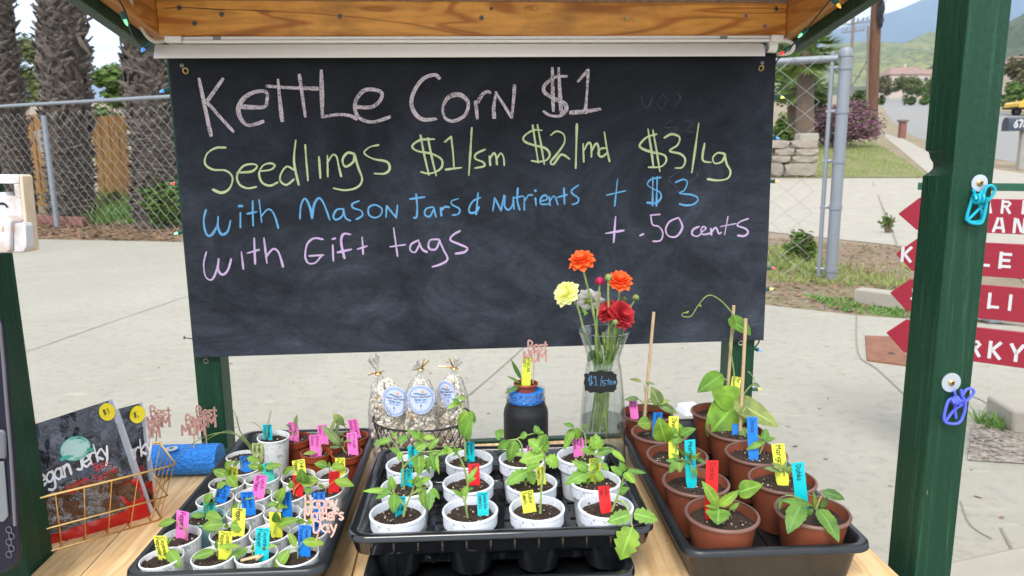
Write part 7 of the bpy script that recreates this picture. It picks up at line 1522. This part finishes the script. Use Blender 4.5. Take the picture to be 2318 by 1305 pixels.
b = B(); zp = AY(1896, 113, FR.y).z - terr(0, FR.y); b.tube([fpt(1, -.15), fpt(1, zp - .03)], .050, 16); gpst = obj('gate_post', b, M['galv'], fen)
b = B(); b.lathe([(.056, -.03), (.056, .01), (.048, .035), (.02, .05), (.001, .052)], fpt(1, zp - .03), 16); obj('post_cap', b, M['galv'], gpst)
tb = 1 - .105 / fl_
b = B(); b.tube([fpt(tb, .03), fpt(tb, HF + .06)], .020, 8); obj('tension_bar', b, M['galv'], fen)
for zz in (.10, .34 * HF, .55 * HF, .77 * HF, .96 * HF):
    b = B(); b.tube([fpt(1, zz - .02), fpt(1, zz + .02)], .058, 14); p = fpt(tb - .002, zz); q_ = fpt(1, zz); b.tube([p, q_], .015, 6); obj('band', b, M['galv'], fen)
dw = .118; ncol = int(fl_ * (tb - T0) / dw); nrow = int(HF / (dw * .80)); b = B()
for k in range(ncol):
    t0 = T0 + (k + .5) * dw / fl_
    for sg in (1, -1):
        pts = []
        for i in range(nrow + 1):
            z = .02 + (HF + .01) * i / nrow; off = (dw / 2) * (1 if (i + k) % 2 else -1)
            pts.append(fpt(t0 + off / fl_, z) + fnn * (.006 * (1 if i % 2 else -1)) - fnn * .03)
        b.tube(pts, .0031, 3, cap=False) if sg == 1 else None
obj('wire_mesh', b, M['galvwire'], fen, sm=False)
# ------------------------------------------------------------------ palms behind the fence
def palm(label, axis_px, wpx, d, seed, base_w=1.35):
    rnd = random.Random(seed); (x0, y0), (x1, y1) = axis_px; P1 = AY(x1, y1, d); P0 = AY(x0, y0, d); base = Vector((P1.x, d, terr(0, d))); up = (P0 - P1).normalized(); m = (d / F); R = wpx * m / 2
    top = base + up * (7.5 / max(up.z, .5))
    root = thing('palm_tree', label, 'palm tree', base, 'shaggy palm trunks behind the left fence'); L = (top - base).length
    zf = (P1.z - base.z)
    b = B(); n = 24; prof = []
    def rad(s):
        k = max(0, 1 - s / 2.6); return R * (.84 + (base_w - 1) * 1.0 * k)
    b.tube([base + up * (L * i / 30 - .1) for i in range(31)], [rad(L * i / 30) * .93 for i in range(31)], n); obj('trunk', b, M['palmcore'], root)
    _, s1, s2 = frame(up)
    b = B(); N = 1150
    for i in range(N):
        s = .15 + (min(L, 5.4) - .15) * (i / N); a = i * 2.39996 + rnd.uniform(-.25, .25); rr = rad(s); rdv = s1 * math.cos(a) + s2 * math.sin(a); tg_ = up.cross(rdv).normalized()
        if rdv.y > .45: continue
        low = s < 1.7
        ln = R * (rnd.uniform(.28, .72) if not low else rnd.uniform(.25, .55)); ww = R * (rnd.uniform(.07, .17) if not low else rnd.uniform(.03, .09))
        tilt = rnd.choice((1, -1)) * rnd.uniform(.45, 1.25) if not low else rnd.choice((1, -1)) * rnd.uniform(1.1, 1.7)
        dr = (up * math.cos(tilt) + tg_ * math.sin(tilt)) ; c = base + up * s + rdv * (rr * .92); e = c + dr * ln + rdv * (R * rnd.uniform(.06, .26) if not low else R * rnd.uniform(.02, .16)); mdl = c.lerp(e, .5) + rdv * R * .05; sd_ = dr.cross(rdv).normalized()
        tk = rdv * R * .05; vs = []
        for q, w in ((c, ww), (mdl, ww * .8), (e, ww * .34)): vs += [q - sd_ * w, q + tk, q + sd_ * w, q - tk * .4]
        fs = []
        for j in range(2):
            for q in range(4): fs.append((j * 4 + q, j * 4 + (q + 1) % 4, j * 4 + 4 + (q + 1) % 4, j * 4 + 4 + q))
        fs.append((8, 9, 10, 11)); b.add(vs, fs)
    obj('leaf_bases', b, M['palmbark'], root, sm=False)
    b = B()
    for k in range(16):                 # dry fronds hanging high above the frame
        a = 6.2832 * k / 16 + rnd.uniform(-.1, .1); rdv = s1 * math.cos(a) + s2 * math.sin(a); c = top; e = c + rdv * 1.5 + up * rnd.uniform(-.6, .9)
        b.tube([c, c.lerp(e, .5) + up * .25, e], [.03, .02, .01], 5)
        for q in range(11):
            t = (q - 5) * .22; dd = (rdv * math.cos(t) + up.cross(rdv) * math.sin(t) - up * .15).normalized(); leaf(b, e, e + dd * .8, .06, 'lance', up, arch=-.05)
    obj('crown', b, M['palmfrond'], root); return root
palm('shaggy palm trunk at the far left edge, partly behind the left front post', ((-6, 60), (40, 470)), 80, 13.9, 21, 1.2)
palm('shaggy palm trunk second from the left, rising behind the fence post', ((140, 40), (164, 480)), 104, 13.4, 22, 1.10)
palm('thick shaggy palm trunk just left of the chalkboard', ((328, 40), (356, 480)), 106, 12.6, 23, 1.12)
# dead strip hanging off the trunk
fs_ = thing('dead_frond_stub', 'dark dead frond stub sticking out of the second palm trunk', 'frond stub', AY(196, 128, 13.0)); b = B(); b.tube([AY(178, 85, 13.0), AY(186, 100, 12.9), AY(208, 128, 12.8)], [.03, .05, .012], 6); obj('stub', b, M['palmcore'], fs_)
# cedar boards behind the palms
def boards(px0, px1, ytop, d, label, seed):
    a, c = AY(px0, ytop, d), AY(px1, ytop, d); n = max(2, int((c.x - a.x) / .17)); rnd = random.Random(seed); root = thing('board_fence', label, 'wooden fence', ((a.x + c.x) / 2, d, terr(0, d)), 'golden board fence panels behind the palms')
    b = B()
    for i in range(n):
        x = a.x + (c.x - a.x) * i / n; w = (c.x - a.x) / n - .014; zt_ = a.z + (c.z - a.z) * i / n + rnd.uniform(-.03, .03); b.box((x + w / 2, d + rnd.uniform(-.006, .006), (zt_ + terr(0, d) - .1) / 2), (w, .025, zt_ - terr(0, d) + .1))
    obj('boards', b, M['fencewood'], root, sm=False, bevel=.004); b = B(); b.box(((a.x + c.x) / 2, d + .05, a.z - .25), (c.x - a.x, .05, .09)); b.box(((a.x + c.x) / 2, d + .05, terr(0, d) + .4), (c.x - a.x, .05, .09)); obj('rail', b, M['fencewood'], root, sm=False)
boards(40, 108, 270, 15.6, 'golden board fence at the far left behind the palms', 1); boards(56, 112, 258, 15.5, 'golden board fence between the first two palm trunks', 31); boards(205, 285, 262, 15.2, 'golden board fence between the second and third palm trunks', 32)
a, c = AY(84, 296, 13.9), AY(122, 400, 13.9); gp_ = thing('leaning_plank', 'weathered grey plank leaning between the first two palms', 'plank', (c.x, c.y, terr(0, 13.9))); b = B(); dd = (c - a); e = a + dd * 2.0; s = Vector((.07, 0, .02)); b.hexa([e - s, e + s, e + s + Vector((0, .03, 0)), e - s + Vector((0, .03, 0))], [a - s, a + s, a + s + Vector((0, .03, 0)), a - s + Vector((0, .03, 0))]); obj('plank', b, M['greyplank'], gp_, sm=False)
# brick edging and old timbers at the foot of the fence
be = thing('brick_edging', 'low red brick edging at the foot of the left fence', 'brick edging', G(120, 505)); b = B(); A_, C_ = G(20, 500), G(190, 512)
for i in range(22):
    p = A_.lerp(C_, i / 21); b.box(p + ZZ * .075, (.105, .24, .15), Matrix.Rotation(random.uniform(-.05, .05), 3, 'Z'))
obj('bricks', b, M['brick'], be, sm=False, bevel=.008)
ot = thing('old_timber', 'weathered grey timber lying at the foot of the fence beside the chalkboard', 'timber', G(370, 508)); b = B(); A_, C_ = G(300, 503), G(440, 506); d_ = (C_ - A_).normalized(); s_2 = Vector((-d_.y, d_.x, 0)) * .1
b.hexa([A_ - s_2, C_ - s_2, C_ + s_2, A_ + s_2], [p + ZZ * .13 for p in (A_ - s_2, C_ - s_2, C_ + s_2, A_ + s_2)]); obj('timber', b, M['greyplank'], ot, sm=False, bevel=.01)
shrub('weed_clump', 'leafy green weed clump with yellow flowers beside the lower left of the chalkboard', 392, 488, 12.4, 92, 150, 'weed', 2600, .055, 41, cat='weed')
shrub('weed_clump', 'pale green weed clump at the foot of the golden boards', 258, 470, 14.2, 44, 56, 'grass', 900, .05, 42, cat='weed')
shrub('weed_clump', 'bright weed clump against the gate mesh at right', 1815, 560, 7.6, 46, 86, 'weed', 900, .03, 43, cat='weed')
shrub('weed_clump', 'tiny green weed in the crack of the far concrete', 2012, 500, 10.5, 22, 46, 'weed', 110, .035, 44, cat='weed')
tree('willow_tree', 'pale feathery tree between the first two palm trunks', 62, 262, 34, 196, 118, 'crown2', 5200, .11, 51, 'trees beyond the fence', 12, .05)
tree('shade_tree', 'bright green leafy tree between the second and third palm trunks', 262, 262, 27, 128, 96, 'crown3', 4200, .12, 52, 'trees beyond the fence', 10, .05)
shrub('garden_bush', 'bright green bush low between the second and third palms', 232, 262, 24, 44, 84, 'crown3', 1500, .1, 53)

# ------------------------------------------------------------------ right side: wall, hedge, palms, poles, houses
sw = thing('stone_wall', 'dry stacked stone garden wall with a pale block on top, seen through the gate mesh', 'stone wall', G(1790, 402)); b = B(); rnd = random.Random(8); dS = G(1800, 402).y
rows = [(402, 368, [1690, 1740, 1775, 1852]), (370, 352, [1690, 1745, 1792, 1854]), (354, 336, [1690, 1752, 1800, 1856]), (338, 318, [1690, 1735, 1790, 1855])]
for (yb_, yt_, xs_) in rows:
    for x0, x1 in zip(xs_, xs_[1:]):
        a, c = AY(x0 + 1, yb_, dS), AY(x1 - 1, yt_, dS); cx, cz = (a.x + c.x) / 2, (a.z + c.z) / 2; hx, hz = (c.x - a.x) / 2, (c.z - a.z) / 2 * 1.02
        for p in [0]:
            base_i = len(b.v); vs = []
            for v in ICO[0]:
                q = Vector((max(-1, min(1, v.x * 1.5)), max(-1, min(1, v.y * 1.5)), max(-1, min(1, v.z * 1.5)))); k = 1 + .12 * mnoise.noise(q * 1.3 + Vector((cx * 3, cz * 5, 0))); vs.append(Vector((cx + q.x * hx * k, dS + .25 + q.y * .28 * k, cz + q.z * hz * k)))
            b.add(vs, ICO[1])
obj('stones', b, M['stone'], sw, ang=.5)
a, c = AY(1811, 322, dS), AY(1855, 302, dS); b = B(); b.box(((a.x + c.x) / 2, dS + .2, (a.z + c.z) / 2), (c.x - a.x, .4, c.z - a.z)); obj('cap_block', b, M['concrete2'], sw, bevel=.03)
shrub('purple_hedge', 'big rounded purple leaved hedge beyond the lawn', 1900, 322, 29, 102, 196, 'purple', 15000, .055, 61, 'purple2', dy=.8, cat='hedge')
shrub('garden_bush', 'bright lime green bush behind the gate mesh beside the chalkboard', 1768, 312, 21, 66, 74, 'crown3', 2600, .07, 62)
shrub('garden_bush', 'dark green bush under the fan palm', 1850, 258, 31, 54, 100, 'crown', 2600, .1, 63)
shrub('garden_bush', 'round green bush beside the leaning grey utility pole', 1940, 236, 46, 40, 60, 'crown', 2000, .12, 64)
shrub('garden_bush', 'green bush left of the big brown utility pole', 1962, 240, 42, 32, 44, 'crown3', 1200, .12, 65)
def fanpalm(px, py, d, ytop, label, seed):
    rnd = random.Random(seed); r = ray(px, py); c = CAM + r * (d / r.y); base = Vector((c.x, c.y, terr(0, c.y))); top = AY(px, ytop, d); root = thing('fan_palm', label, 'palm tree', base)
    b = B(); b.tube([base, base.lerp(top, .5), top], [.38, .3, .25], 10); obj('trunk', b, M['trunk'], root); b = B()
    for k in range(46):
        a = rnd.uniform(0, 6.28); el = rnd.uniform(-.7, 1.3); d1 = Vector((math.cos(a) * math.cos(el), math.sin(a) * math.cos(el), math.sin(el))); e = top + d1 * rnd.uniform(.5, 1.0); b.tube([top, e], .02, 4); _, s1, s2 = frame(d1)
        for q in range(13):
            t = (q - 6) * .2; dd = (d1 * math.cos(t) + s1 * math.sin(t) - Vector((0, 0, .12))).normalized(); leaf(b, e, e + dd * rnd.uniform(.6, .85), .075, 'lance', s2, arch=-.1)
    obj('crown', b, M['crown3'], root)
fanpalm(1826, 250, 27, 118, 'fan palm behind the gate mesh, right of the chalkboard', 71); fanpalm(1800, 262, 31, 196, 'lower fan palm behind the gate mesh', 72)
tree('shade_tree', 'dark olive tree behind the fan palm and the light fixture', 1806, 250, 38, 186, 150, 'crown', 5200, .16, 73, 'trees on the right', 11, .05)
def pole(name, label, px0, py0, px1, py1, d, wpx, mat, arms=()):
    a, c = AY(px0, py0, d), AY(px1, py1, d); dirn = (c - a).normalized(); bz = terr(0, d); base = a - dirn * ((a.z - bz + .2) / max(dirn.z, .2)); top = c + dirn * (2.0 if not arms else .3); R = wpx * d / F / 2
    root = thing(name, label, 'utility pole', base, 'utility poles'); b = B(); b.tube([base, base.lerp(top, .5), top], [R * 1.12, R, R * .86], 14); obj('pole', b, M[mat], root)
    for (x0, y0, x1, y1) in arms:
        b = B(); p, q = AY(x0, y0, d), AY(x1, y1, d); b.tube([p, q], R * .34, 6); cr = obj('crossarm', b, M[mat], root)
        for t in (.04, .2, .4, .62, .8, .96): b = B(); w = p.lerp(q, t); b.tube([w, w + Vector((0, 0, .3)), w + Vector((0, 0, .42))], [.05, .09, .05], 6); obj('insulator', b, M['galv'], cr)
    return root, base, top
p1_ = pole('utility_pole', 'thick brown wooden utility pole beside the road', 1974, 238, 1986, -30, 36, 23, 'polewood')
p2_ = pole('utility_pole', 'distant grey utility pole with two crossarms', 1922, 225, 1932, 48, 62, 7, 'polegrey', ((1902, 57, 1966, 50), (1905, 75, 1958, 69)))
b = B(); c = AY(1994, 22, 35.6); b.ico(c, .35, .9, (.5, .5, 1.2), 2); b.ico(c + Vector((.05, 0, -.5)), .25, .9, (.5, .5, 1.2), 3); b.tube([AY(1990, 0, 35.6), AY(1998, 14, 35.6), AY(1990, 40, 35.6)], .05, 5); obj('splice_box', b, M['ink'], p1_[0])
b = B(); b.tube([AY(1963, 236, 35.7), AY(1965, 60, 35.7)], .05, 6); obj('cable_guard', b, M['polegrey'], p1_[0])
def cable(name, label, P, r): 
    b = B(); b.tube(smooth(P, 6), r, 5); o = obj(name, b, M['ink']); tag(o, label, 'overhead wire', 'overhead wires')
cable('overhead_wire', 'upper overhead wire between the grey pole and the picture top', [AY(1906, 55, 62), AY(1870, 66, 60), AY(1800, 96, 56), AY(1700, 140, 52)], .018); cable('overhead_wire', 'overhead wire from grey pole up past the brown pole', [AY(1960, 52, 62), AY(1975, 44, 50), AY(2000, 10, 38), AY(2050, -60, 30)], .018); cable('overhead_wire', 'slack dark wire hanging from the brown pole down behind the hedge', [AY(1990, 40, 36), AY(1970, 120, 38), AY(1948, 165, 42), AY(1925, 200, 50)], .022); cable('overhead_wire', 'lower overhead wire crossing the sky beside the stand roof', [AY(1985, 30, 36), AY(1920, 58, 36), AY(1850, 78, 36), AY(1780, 96, 36)], .012)
# brick mailbox pillar, stop sign, mailbox 678, yellow pickup
d = G(2041, 313).y; c = G(2041, 313); bp_ = thing('brick_mailbox', 'small brick mailbox pillar with a grey cap at the roadside', 'mailbox', c); ht = AY(2041, 271, d).z - c.z; w = 12 * d / F; b = B(); b.box(c + ZZ * ht * .43, (w, w, ht * .86)); obj('pillar', b, M['brick'], bp_, sm=False); b = B(); b.box(c + ZZ * ht * .93, (w * 1.55, w * 1.5, ht * .12)); obj('cap', b, M['polegrey'], bp_, sm=False, bevel=.02)
d = 78; c = AY(2111, 240, d); bz = terr(0, d); ss = thing('stop_sign', 'small red stop sign on a grey post across the road', 'road sign', (c.x, d, bz)); z2 = AY(2111, 212, d).z; b = B(); b.tube([Vector((c.x, d, bz)), Vector((c.x, d, z2 + 1.7))], .06, 6); obj('sign_post', b, M['galv'], ss); b = B(); b.prism([(.36 * math.cos(R2(22.5 + 45 * i)), .36 * math.sin(R2(22.5 + 45 * i))) for i in range(8)], Vector((c.x, d - .08, z2)), Vector((1, 0, 0)), ZZ, Vector((0, -1, 0)), .03); sb = obj('sign_plate', b, M['stopred'], ss, sm=False); b = B(); write(b, 'STOP', Vector((c.x, d - .115, z2 - .09)), Vector((1, 0, 0)), ZZ, .19, .035, fit=.5, center=True); obj('lettering', b, M['whitepaint'], sb, sm=False)
d = G(2308, 384).y; c = G(2308, 384); mb_ = thing('mailbox', 'dark mailbox numbered 678 on a weathered wooden post by the pavement', 'mailbox', c); z1, z0 = AY(2300, 266, d).z, AY(2300, 297, d).z
b = B(); w = 15 * d / F / 2; b.box(Vector((c.x, d, (c.z + z0) / 2)), (w * 1.5, w * 1.5, z0 - c.z)); obj('post', b, M['greyplank'], mb_, sm=False)
x0, x1 = AY(2276, 280, d).x, AY(2350, 280, d).x; hh = z1 - z0; prof = [(-.15, 0), (.15, 0), (.15, hh * .6), (.11, hh * .88), (.04, hh), (-.04, hh), (-.11, hh * .88), (-.15, hh * .6)]; b = B(); b.prism([(p[0], p[1]) for p in prof], Vector((x0, d, z0)), Vector((0, 1, 0)), ZZ, Vector((1, 0, 0)), x1 - x0); bx_ = obj('box', b, M['mailbox'], mb_, sm=False); b = B(); write(b, '678', Vector((AY(2288, 280, d).x, d - .155, z0 + hh * .25)), Vector((1, 0, 0)), ZZ, hh * .50, .042); obj('house_number', b, M['whitepaint'], bx_, sm=False)
d = 58; c = AY(2350, 262, d); bz = terr(0, d); tk = thing('pickup_truck', 'yellow pickup truck parked across the road behind the mailbox', 'truck', (c.x, d, bz)); X0 = AY(2290, 240, d).x; b = B()
prof = [(0, .55), (0, .95), (.15, 1.05), (1.3, 1.12), (1.75, 1.72), (3.1, 1.74), (3.3, 1.15), (4.9, 1.12), (5.0, .55)]; b.prism(prof, Vector((X0, d - .9, bz)), Vector((1, 0, 0)), ZZ, Vector((0, 1, 0)), 1.8); obj('body', b, M['yellowcar'], tk, sm=False, bevel=.06)
for x in (1.0, 3.9):
    for y in (-.92, .72): b = B(); b.lathe([(.001, 0), (.36, 0), (.38, .05), (.38, .15), (.36, .2), (.001, .2)], Vector((X0 + x, d + y, bz + .38)), 18, m=Matrix.Rotation(-math.pi / 2, 3, 'X')); wh = obj('wheel', b, M['tyre'], tk); b = B(); b.lathe([(.001, -.005), (.2, -.005), (.22, .01)], Vector((X0 + x, d + y, bz + .38)), 14, m=Matrix.Rotation(-math.pi / 2, 3, 'X')); obj('rim', b, M['galv'], wh)
b = B(); b.prism([(1.5, 1.16), (1.82, 1.64), (3.0, 1.66), (3.1, 1.18)], Vector((X0, d - .905, bz)), Vector((1, 0, 0)), ZZ, Vector((0, 1, 0)), .004); obj('window', b, M['window'], tk, sm=False); b = B(); b.box(Vector((X0 + 2.4, d, bz + .58)), (5.1, 1.7, .12)); obj('bumper', b, M['tyre'], tk)
# ------------------------------------------------------------------ red arrow signs behind the right post
su = Vector((.80, -.61, 0)).normalized(); sn = Vector((-.61, -.80, 0)).normalized(); S0 = AY(2034, 484, 2.45); sc_ = .00052
asg = thing('arrow_signpost', 'green signpost of four dark red arrow boards with white stencil lettering', 'signpost', (S0.x + su.x * .27, S0.y + su.y * .27, 0))
K2 = lambda x, y: (1980 + .3525 * x, 380 + .3525 * y)
o_s = S0
def SP(x, y): return PL(*K2(x, y), o_s, sn)
def s2(x, y): p = SP(x, y) - o_s; return p.dot(su), p.z
STEN = {'F': [[(0, 0), (0, 10)], [(1, 9), (5, 9)], [(1.6, 5), (4.4, 5)]], 'A': [[(0, 0), (2, 10)], [(6, 0), (3.9, 10)], [(1.9, 3), (4.1, 3)]], 'R': [[(0, 0), (0, 10)], [(1.3, 9), (3.5, 9), (4.8, 7.5), (3.5, 5.4), (1.4, 5.2)], [(2.6, 4.4), (5, 0)]], 'M': [[(0, 0), (0, 10)], [(1.2, 9.5), (3.4, 2)], [(6.8, 0), (6.8, 10)], [(5.6, 9.5), (3.8, 2)]], 'S': [[(5, 8.4), (3, 9.2), (.8, 8), (1, 6.4), (4, 4.4), (5, 2.6), (3, .8), (.2, 1.6)]], 'T': [[(0, 9), (6, 9)], [(3, 0), (3, 7.6)]], 'N': [[(0, 0), (0, 10)], [(1.2, 9.4), (4.2, .8)], [(5.4, 0), (5.4, 10)]], 'D': [[(0, 0), (0, 10)], [(1.3, 9), (4, 8.6), (5.2, 5), (4, 1.2), (1.3, 1)]], 'K': [[(0, 0), (0, 10)], [(1.5, 5.6), (4.8, 10)], [(1.5, 4.6), (5, 0)]], 'E': [[(0, 0), (0, 10)], [(1.4, 9), (5, 9)], [(1.4, 5), (4.4, 5)], [(1.4, 1), (5, 1)]], 'L': [[(0, 0), (0, 10)], [(1.4, 1), (5, 1)]], 'C': [[(5, 8.2), (3.2, 9.2)], [(1.8, 9), (.4, 7), (.4, 3), (1.8, 1)], [(3.2, .8), (5, 1.8)]], 'O': [[(1.9, 9), (.4, 7), (.4, 3), (1.9, 1)], [(3.5, 9), (5, 7), (5, 3), (3.5, 1)]], 'I': [[(0, 0), (0, 10)]], 'G': [[(5, 8.2), (3.2, 9.2)], [(1.8, 9), (.4, 7), (.4, 3), (1.8, 1)], [(3.2, .8), (5, 1.2), (5, 4.2), (3.4, 4.4)]], 'J': [[(4, 10), (4, 2.4), (2.6, .9), (.6, 1.6)]], 'Y': [[(0, 10), (2.4, 5)], [(5.6, 10), (3, 5)], [(2.7, 0), (2.7, 4)]]}
def stencil(b, text, x, y0, y1, pitch):
    """text from crop x on rows y0 (top) to y1 (base), pitch in crop px (growing towards the viewer)"""
    u0, zt_ = s2(x, y0); _, zb_ = s2(x, y1); h = (zt_ - zb_) * .98; pu = pitch
    for i, ch in enumerate(text):
        if ch == ' ': continue
        for st in STEN[ch]:
            b.ribbon([(u0 + i * pu + p[0] * h * .105, zb_ + p[1] * h / 10) for p in st], h * .185, o_s + sn * .0145, su, ZZ)
b = B(); p0 = o_s + su * s2(450, 1191)[0] - sn * .001; b.prism([(-.035, 0), (.035, 0), (.035, 1.02), (-.035, 1.02)], Vector((p0.x, p0.y, 0)), su, ZZ, -sn, .05); obj('post', b, M['signgreen'], asg, sm=False, bevel=.003)
def signboard(tip, tl, bl, name='arrow_board'):
    T, A_, C_ = s2(*tip), s2(*tl), s2(*bl); zt_, zb_ = A_[1], C_[1]; b = B(); b.prism([T, (C_[0], zb_), (.62, zb_), (.62, zt_), (A_[0], zt_)], o_s, su, ZZ, sn, .014); return obj(name, b, M['maroon'], asg, sm=False, bevel=.0015), zt_ - zb_
sb1, h1 = signboard((155, 295), (293, 191), (272, 398)); sb2, h2 = signboard((140, 550), (270, 457), (243, 660)); sb3, h3 = signboard((103, 800), (232, 712), (208, 915)); sb4, h4 = signboard((78, 1055), (205, 972), (190, 1180))
def lett(parent, rows):
    for r_ in rows: b = B(); stencil(b, *r_); obj('lettering', b, M['whitepaint'], parent, sm=False)
LP = h2 / 205 * 108 * .97
lett(sb1, [('FARM', 570, 203, 282, LP * .97), ('STAND', 520, 312, 398, LP * .97)]); lett(sb2, [('KETTLE', 188, 505, 598, LP), ('       CORN', 188, 505, 598, LP)]); lett(sb3, [('SEEDLINGS', 245, 760, 850, LP)]); lett(sb4, [('JERKY', 372, 1066, 1166, LP)])
T, A_ = s2(282, 95), s2(282, 142); b = B(); b.prism([(T[0], A_[1]), (.62, A_[1]), (.62, T[1]), (T[0], T[1])], o_s, su, ZZ, sn, .012); obj('top_board', b, M['signgreen'], asg, sm=False, bevel=.0015)

# ------------------------------------------------------------------ hills, houses and trees up the road
def ridge(name, D, crest, depth, mat, z0=None, rough=.04, back=.6, n=90):
    P = [AY(x, y, D) for x, y in crest]; P.sort(key=lambda p: p.x); b = B(); xs_ = [P[0].x + (P[-1].x - P[0].x) * i / n for i in range(n + 1)]; rows_ = 16; vs = []
    def cz(x):
        for p, q in zip(P, P[1:]):
            if p.x <= x <= q.x: t = (x - p.x) / max(q.x - p.x, 1e-6); t = t * t * (3 - 2 * t) * .5 + t * .5; return p.z + (q.z - p.z) * t
        return P[-1].z
    for j in range(rows_ + 1):
        t = j / rows_ * (1 + back)
        for x in xs_:
            y = D - depth + depth * t; zb_ = terr(0, min(y, 160)) - 3 if z0 is None else z0; h = cz(x) - zb_; f = math.sin(min(t, 1) * math.pi / 2) ** 1.2 if t <= 1 else 1 - (t - 1) * .8
            g = mnoise.fractal(Vector((x / D * 9, y / D * 9, D * .01)), 1, 2, 5); vs.append(Vector((x, y, zb_ + h * f + g * h * rough * (1 if t < .97 else .35))))
    m_ = n + 1; b.add(vs, [(j * m_ + i, j * m_ + i + 1, (j + 1) * m_ + i + 1, (j + 1) * m_ + i) for j in range(rows_) for i in range(n)]); return struct(name, b, M[mat], ang=2)
ridge('hillside', 175, [(1985, 205), (2030, 196), (2090, 186), (2160, 176), (2318, 150), (2600, 150)], 70, 'slope')
ridge('dark_hill', 420, [(1700, 215), (1850, 205), (1960, 200), (2010, 186), (2060, 168), (2140, 140), (2200, 112), (2260, 60), (2318, 34), (2420, -40), (2700, -60)], 200, 'hill_dark', rough=.08)
ridge('green_hill', 800, [(1500, 170), (1700, 150), (1820, 120), (1880, 98), (1930, 112), (1970, 125), (2010, 108), (2060, 92), (2100, 86), (2160, 92), (2300, 130), (2600, 150)], 380, 'hill_green', rough=.10)
ridge('mountain', 2600, [(1300, 150), (1600, 130), (1780, 110), (1840, 84), (1900, 66), (1960, 40), (2020, 22), (2100, -5), (2180, -30), (2300, -60), (2500, -60), (2800, 20), (3200, 150)], 1100, 'mountain', rough=.07, n=140)
ridge('far_mountain', 2600, [(-900, 250), (-500, 190), (-200, 170), (0, 180), (90, 176), (150, 162), (200, 158), (240, 164), (290, 184), (400, 205), (700, 215), (1000, 190), (1300, 160)], 900, 'mountain', rough=.06, n=120)
def house(px, py, d, wpx, hpx, label, seed, chim=True):
    c = AY(px, py, d); m = d / F; w, h = wpx * m, hpx * m; bz = c.z; root = thing('house', label, 'house', (c.x, d, bz - 3), 'houses on the hillside'); x0 = c.x - w / 2; D_ = w * .7
    b = B(); b.box(Vector((c.x, d + D_ / 2, bz + h * .31 - 1.5)), (w, D_, h * .62 + 3)); obj('wall', b, M['stucco'], root, sm=False)
    b = B(); e = w * .04; z = bz + h * .62; rh = h * .38; b.hexa([Vector((x0 - e, d - e, z)), Vector((x0 + w + e, d - e, z)), Vector((x0 + w + e, d + D_ + e, z)), Vector((x0 - e, d + D_ + e, z))], [Vector((x0 + w * .12, d + D_ * .35, z + rh)), Vector((x0 + w * .88, d + D_ * .35, z + rh)), Vector((x0 + w * .88, d + D_ * .65, z + rh)), Vector((x0 + w * .12, d + D_ * .65, z + rh))]); rf = obj('roof', b, M['tile'], root, sm=False)
    if chim: b = B(); b.box(Vector((x0 + w * .55, d + D_ * .4, z + rh * 1.0)), (w * .06, w * .06, rh * .9)); obj('chimney', b, M['stucco'], rf, sm=False)
    for i in range(3):
        b = B(); b.box(Vector((x0 + w * (.2 + .3 * i), d - .02, bz + h * .34)), (w * .13, .05, h * .22)); wi = obj('window', b, M['window'], root, sm=False)
house(2052, 198, 152, 74, 44, 'pink stucco house with tiled roof left of the right post on the hillside', 1); house(2112, 192, 158, 54, 34, 'second pale tiled house on the hillside beside the right post', 2, False); house(2330, 168, 120, 70, 40, 'pale house glimpsed right of the right front post', 3, False)
TGp = 'trees on the hillside'
tree('street_tree', 'airy light green street tree in front of the pink house', 2044, 222, 112, 58, 46, 'crown2', 3600, 0.17, 81, TGp, 14, .04); tree('street_tree', 'yellow green street tree between the two hillside houses', 2074, 222, 116, 48, 38, 'crown3', 3120, 0.17, 82, TGp, 14, .04)
tree('street_tree', 'dark rounded tree left of the hillside houses', 2004, 214, 130, 46, 44, 'crown4', 3600, 0.20, 83, TGp, 14, .04); tree('street_tree', 'dark green tree beside the right post behind the stop sign', 2128, 224, 96, 58, 60, 'crown3', 3840, 0.17, 84, TGp, 14, .04); tree('street_tree', 'tall pine like tree above the second house', 2122, 186, 165, 52, 50, 'crown4', 3360, 0.22, 85, TGp, 14, .04)
tree('street_tree', 'tall dark tree with rusty tinge right of the right front post', 2310, 232, 64, 118, 96, 'crown4', 3000, .22, 86, TGp, 10, .05); tree('street_tree', 'green leafy tree low at the right edge above the truck', 2300, 228, 60, 52, 60, 'crown3', 1800, .18, 87, TGp, 8, .05)
for i, (x, y, w, h, mm) in enumerate(((2060, 226, 34, 12, 'crown'), (2092, 228, 30, 13, 'crown3'), (2120, 236, 44, 14, 'crown3'), (2094, 220, 20, 12, 'crown'), (1996, 224, 20, 10, 'crown'))):
    shrub('roadside_shrub', ['low dark shrub below the light green street tree', 'low bright shrub left of the stop sign', 'low bright shrub behind the stop sign post', 'small dark shrub between the street trees', 'small shrub where the road disappears'][i], x, y, 92 + i, h, w, mm, 500, .22, 90 + i, group='roadside shrubs')
# ------------------------------------------------------------------ air
hz = B(); hz.box((0, 1300, 380), (9000, 6000, 770)); hb_ = obj('haze', hz, M['dirt'], sm=False); hb_['kind'] = 'stuff'; hb_['label'] = 'pale blue haze in the air over the hills'; hb_['category'] = 'haze'
hm = bpy.data.materials.new('haze'); hm.use_nodes = True; hn = hm.node_tree.nodes; hn.remove(hn['Principled BSDF']); pv_ = hn.new('ShaderNodeVolumePrincipled'); pv_.inputs['Color'].default_value = (.50, .70, 1.0, 1); pv_.inputs['Density'].default_value = .00026; pv_.inputs['Anisotropy'].default_value = .1
hm.node_tree.links.new(pv_.outputs[0], hn['Material Output'].inputs['Volume']); hb_.data.materials.clear(); hb_.data.materials.append(hm)
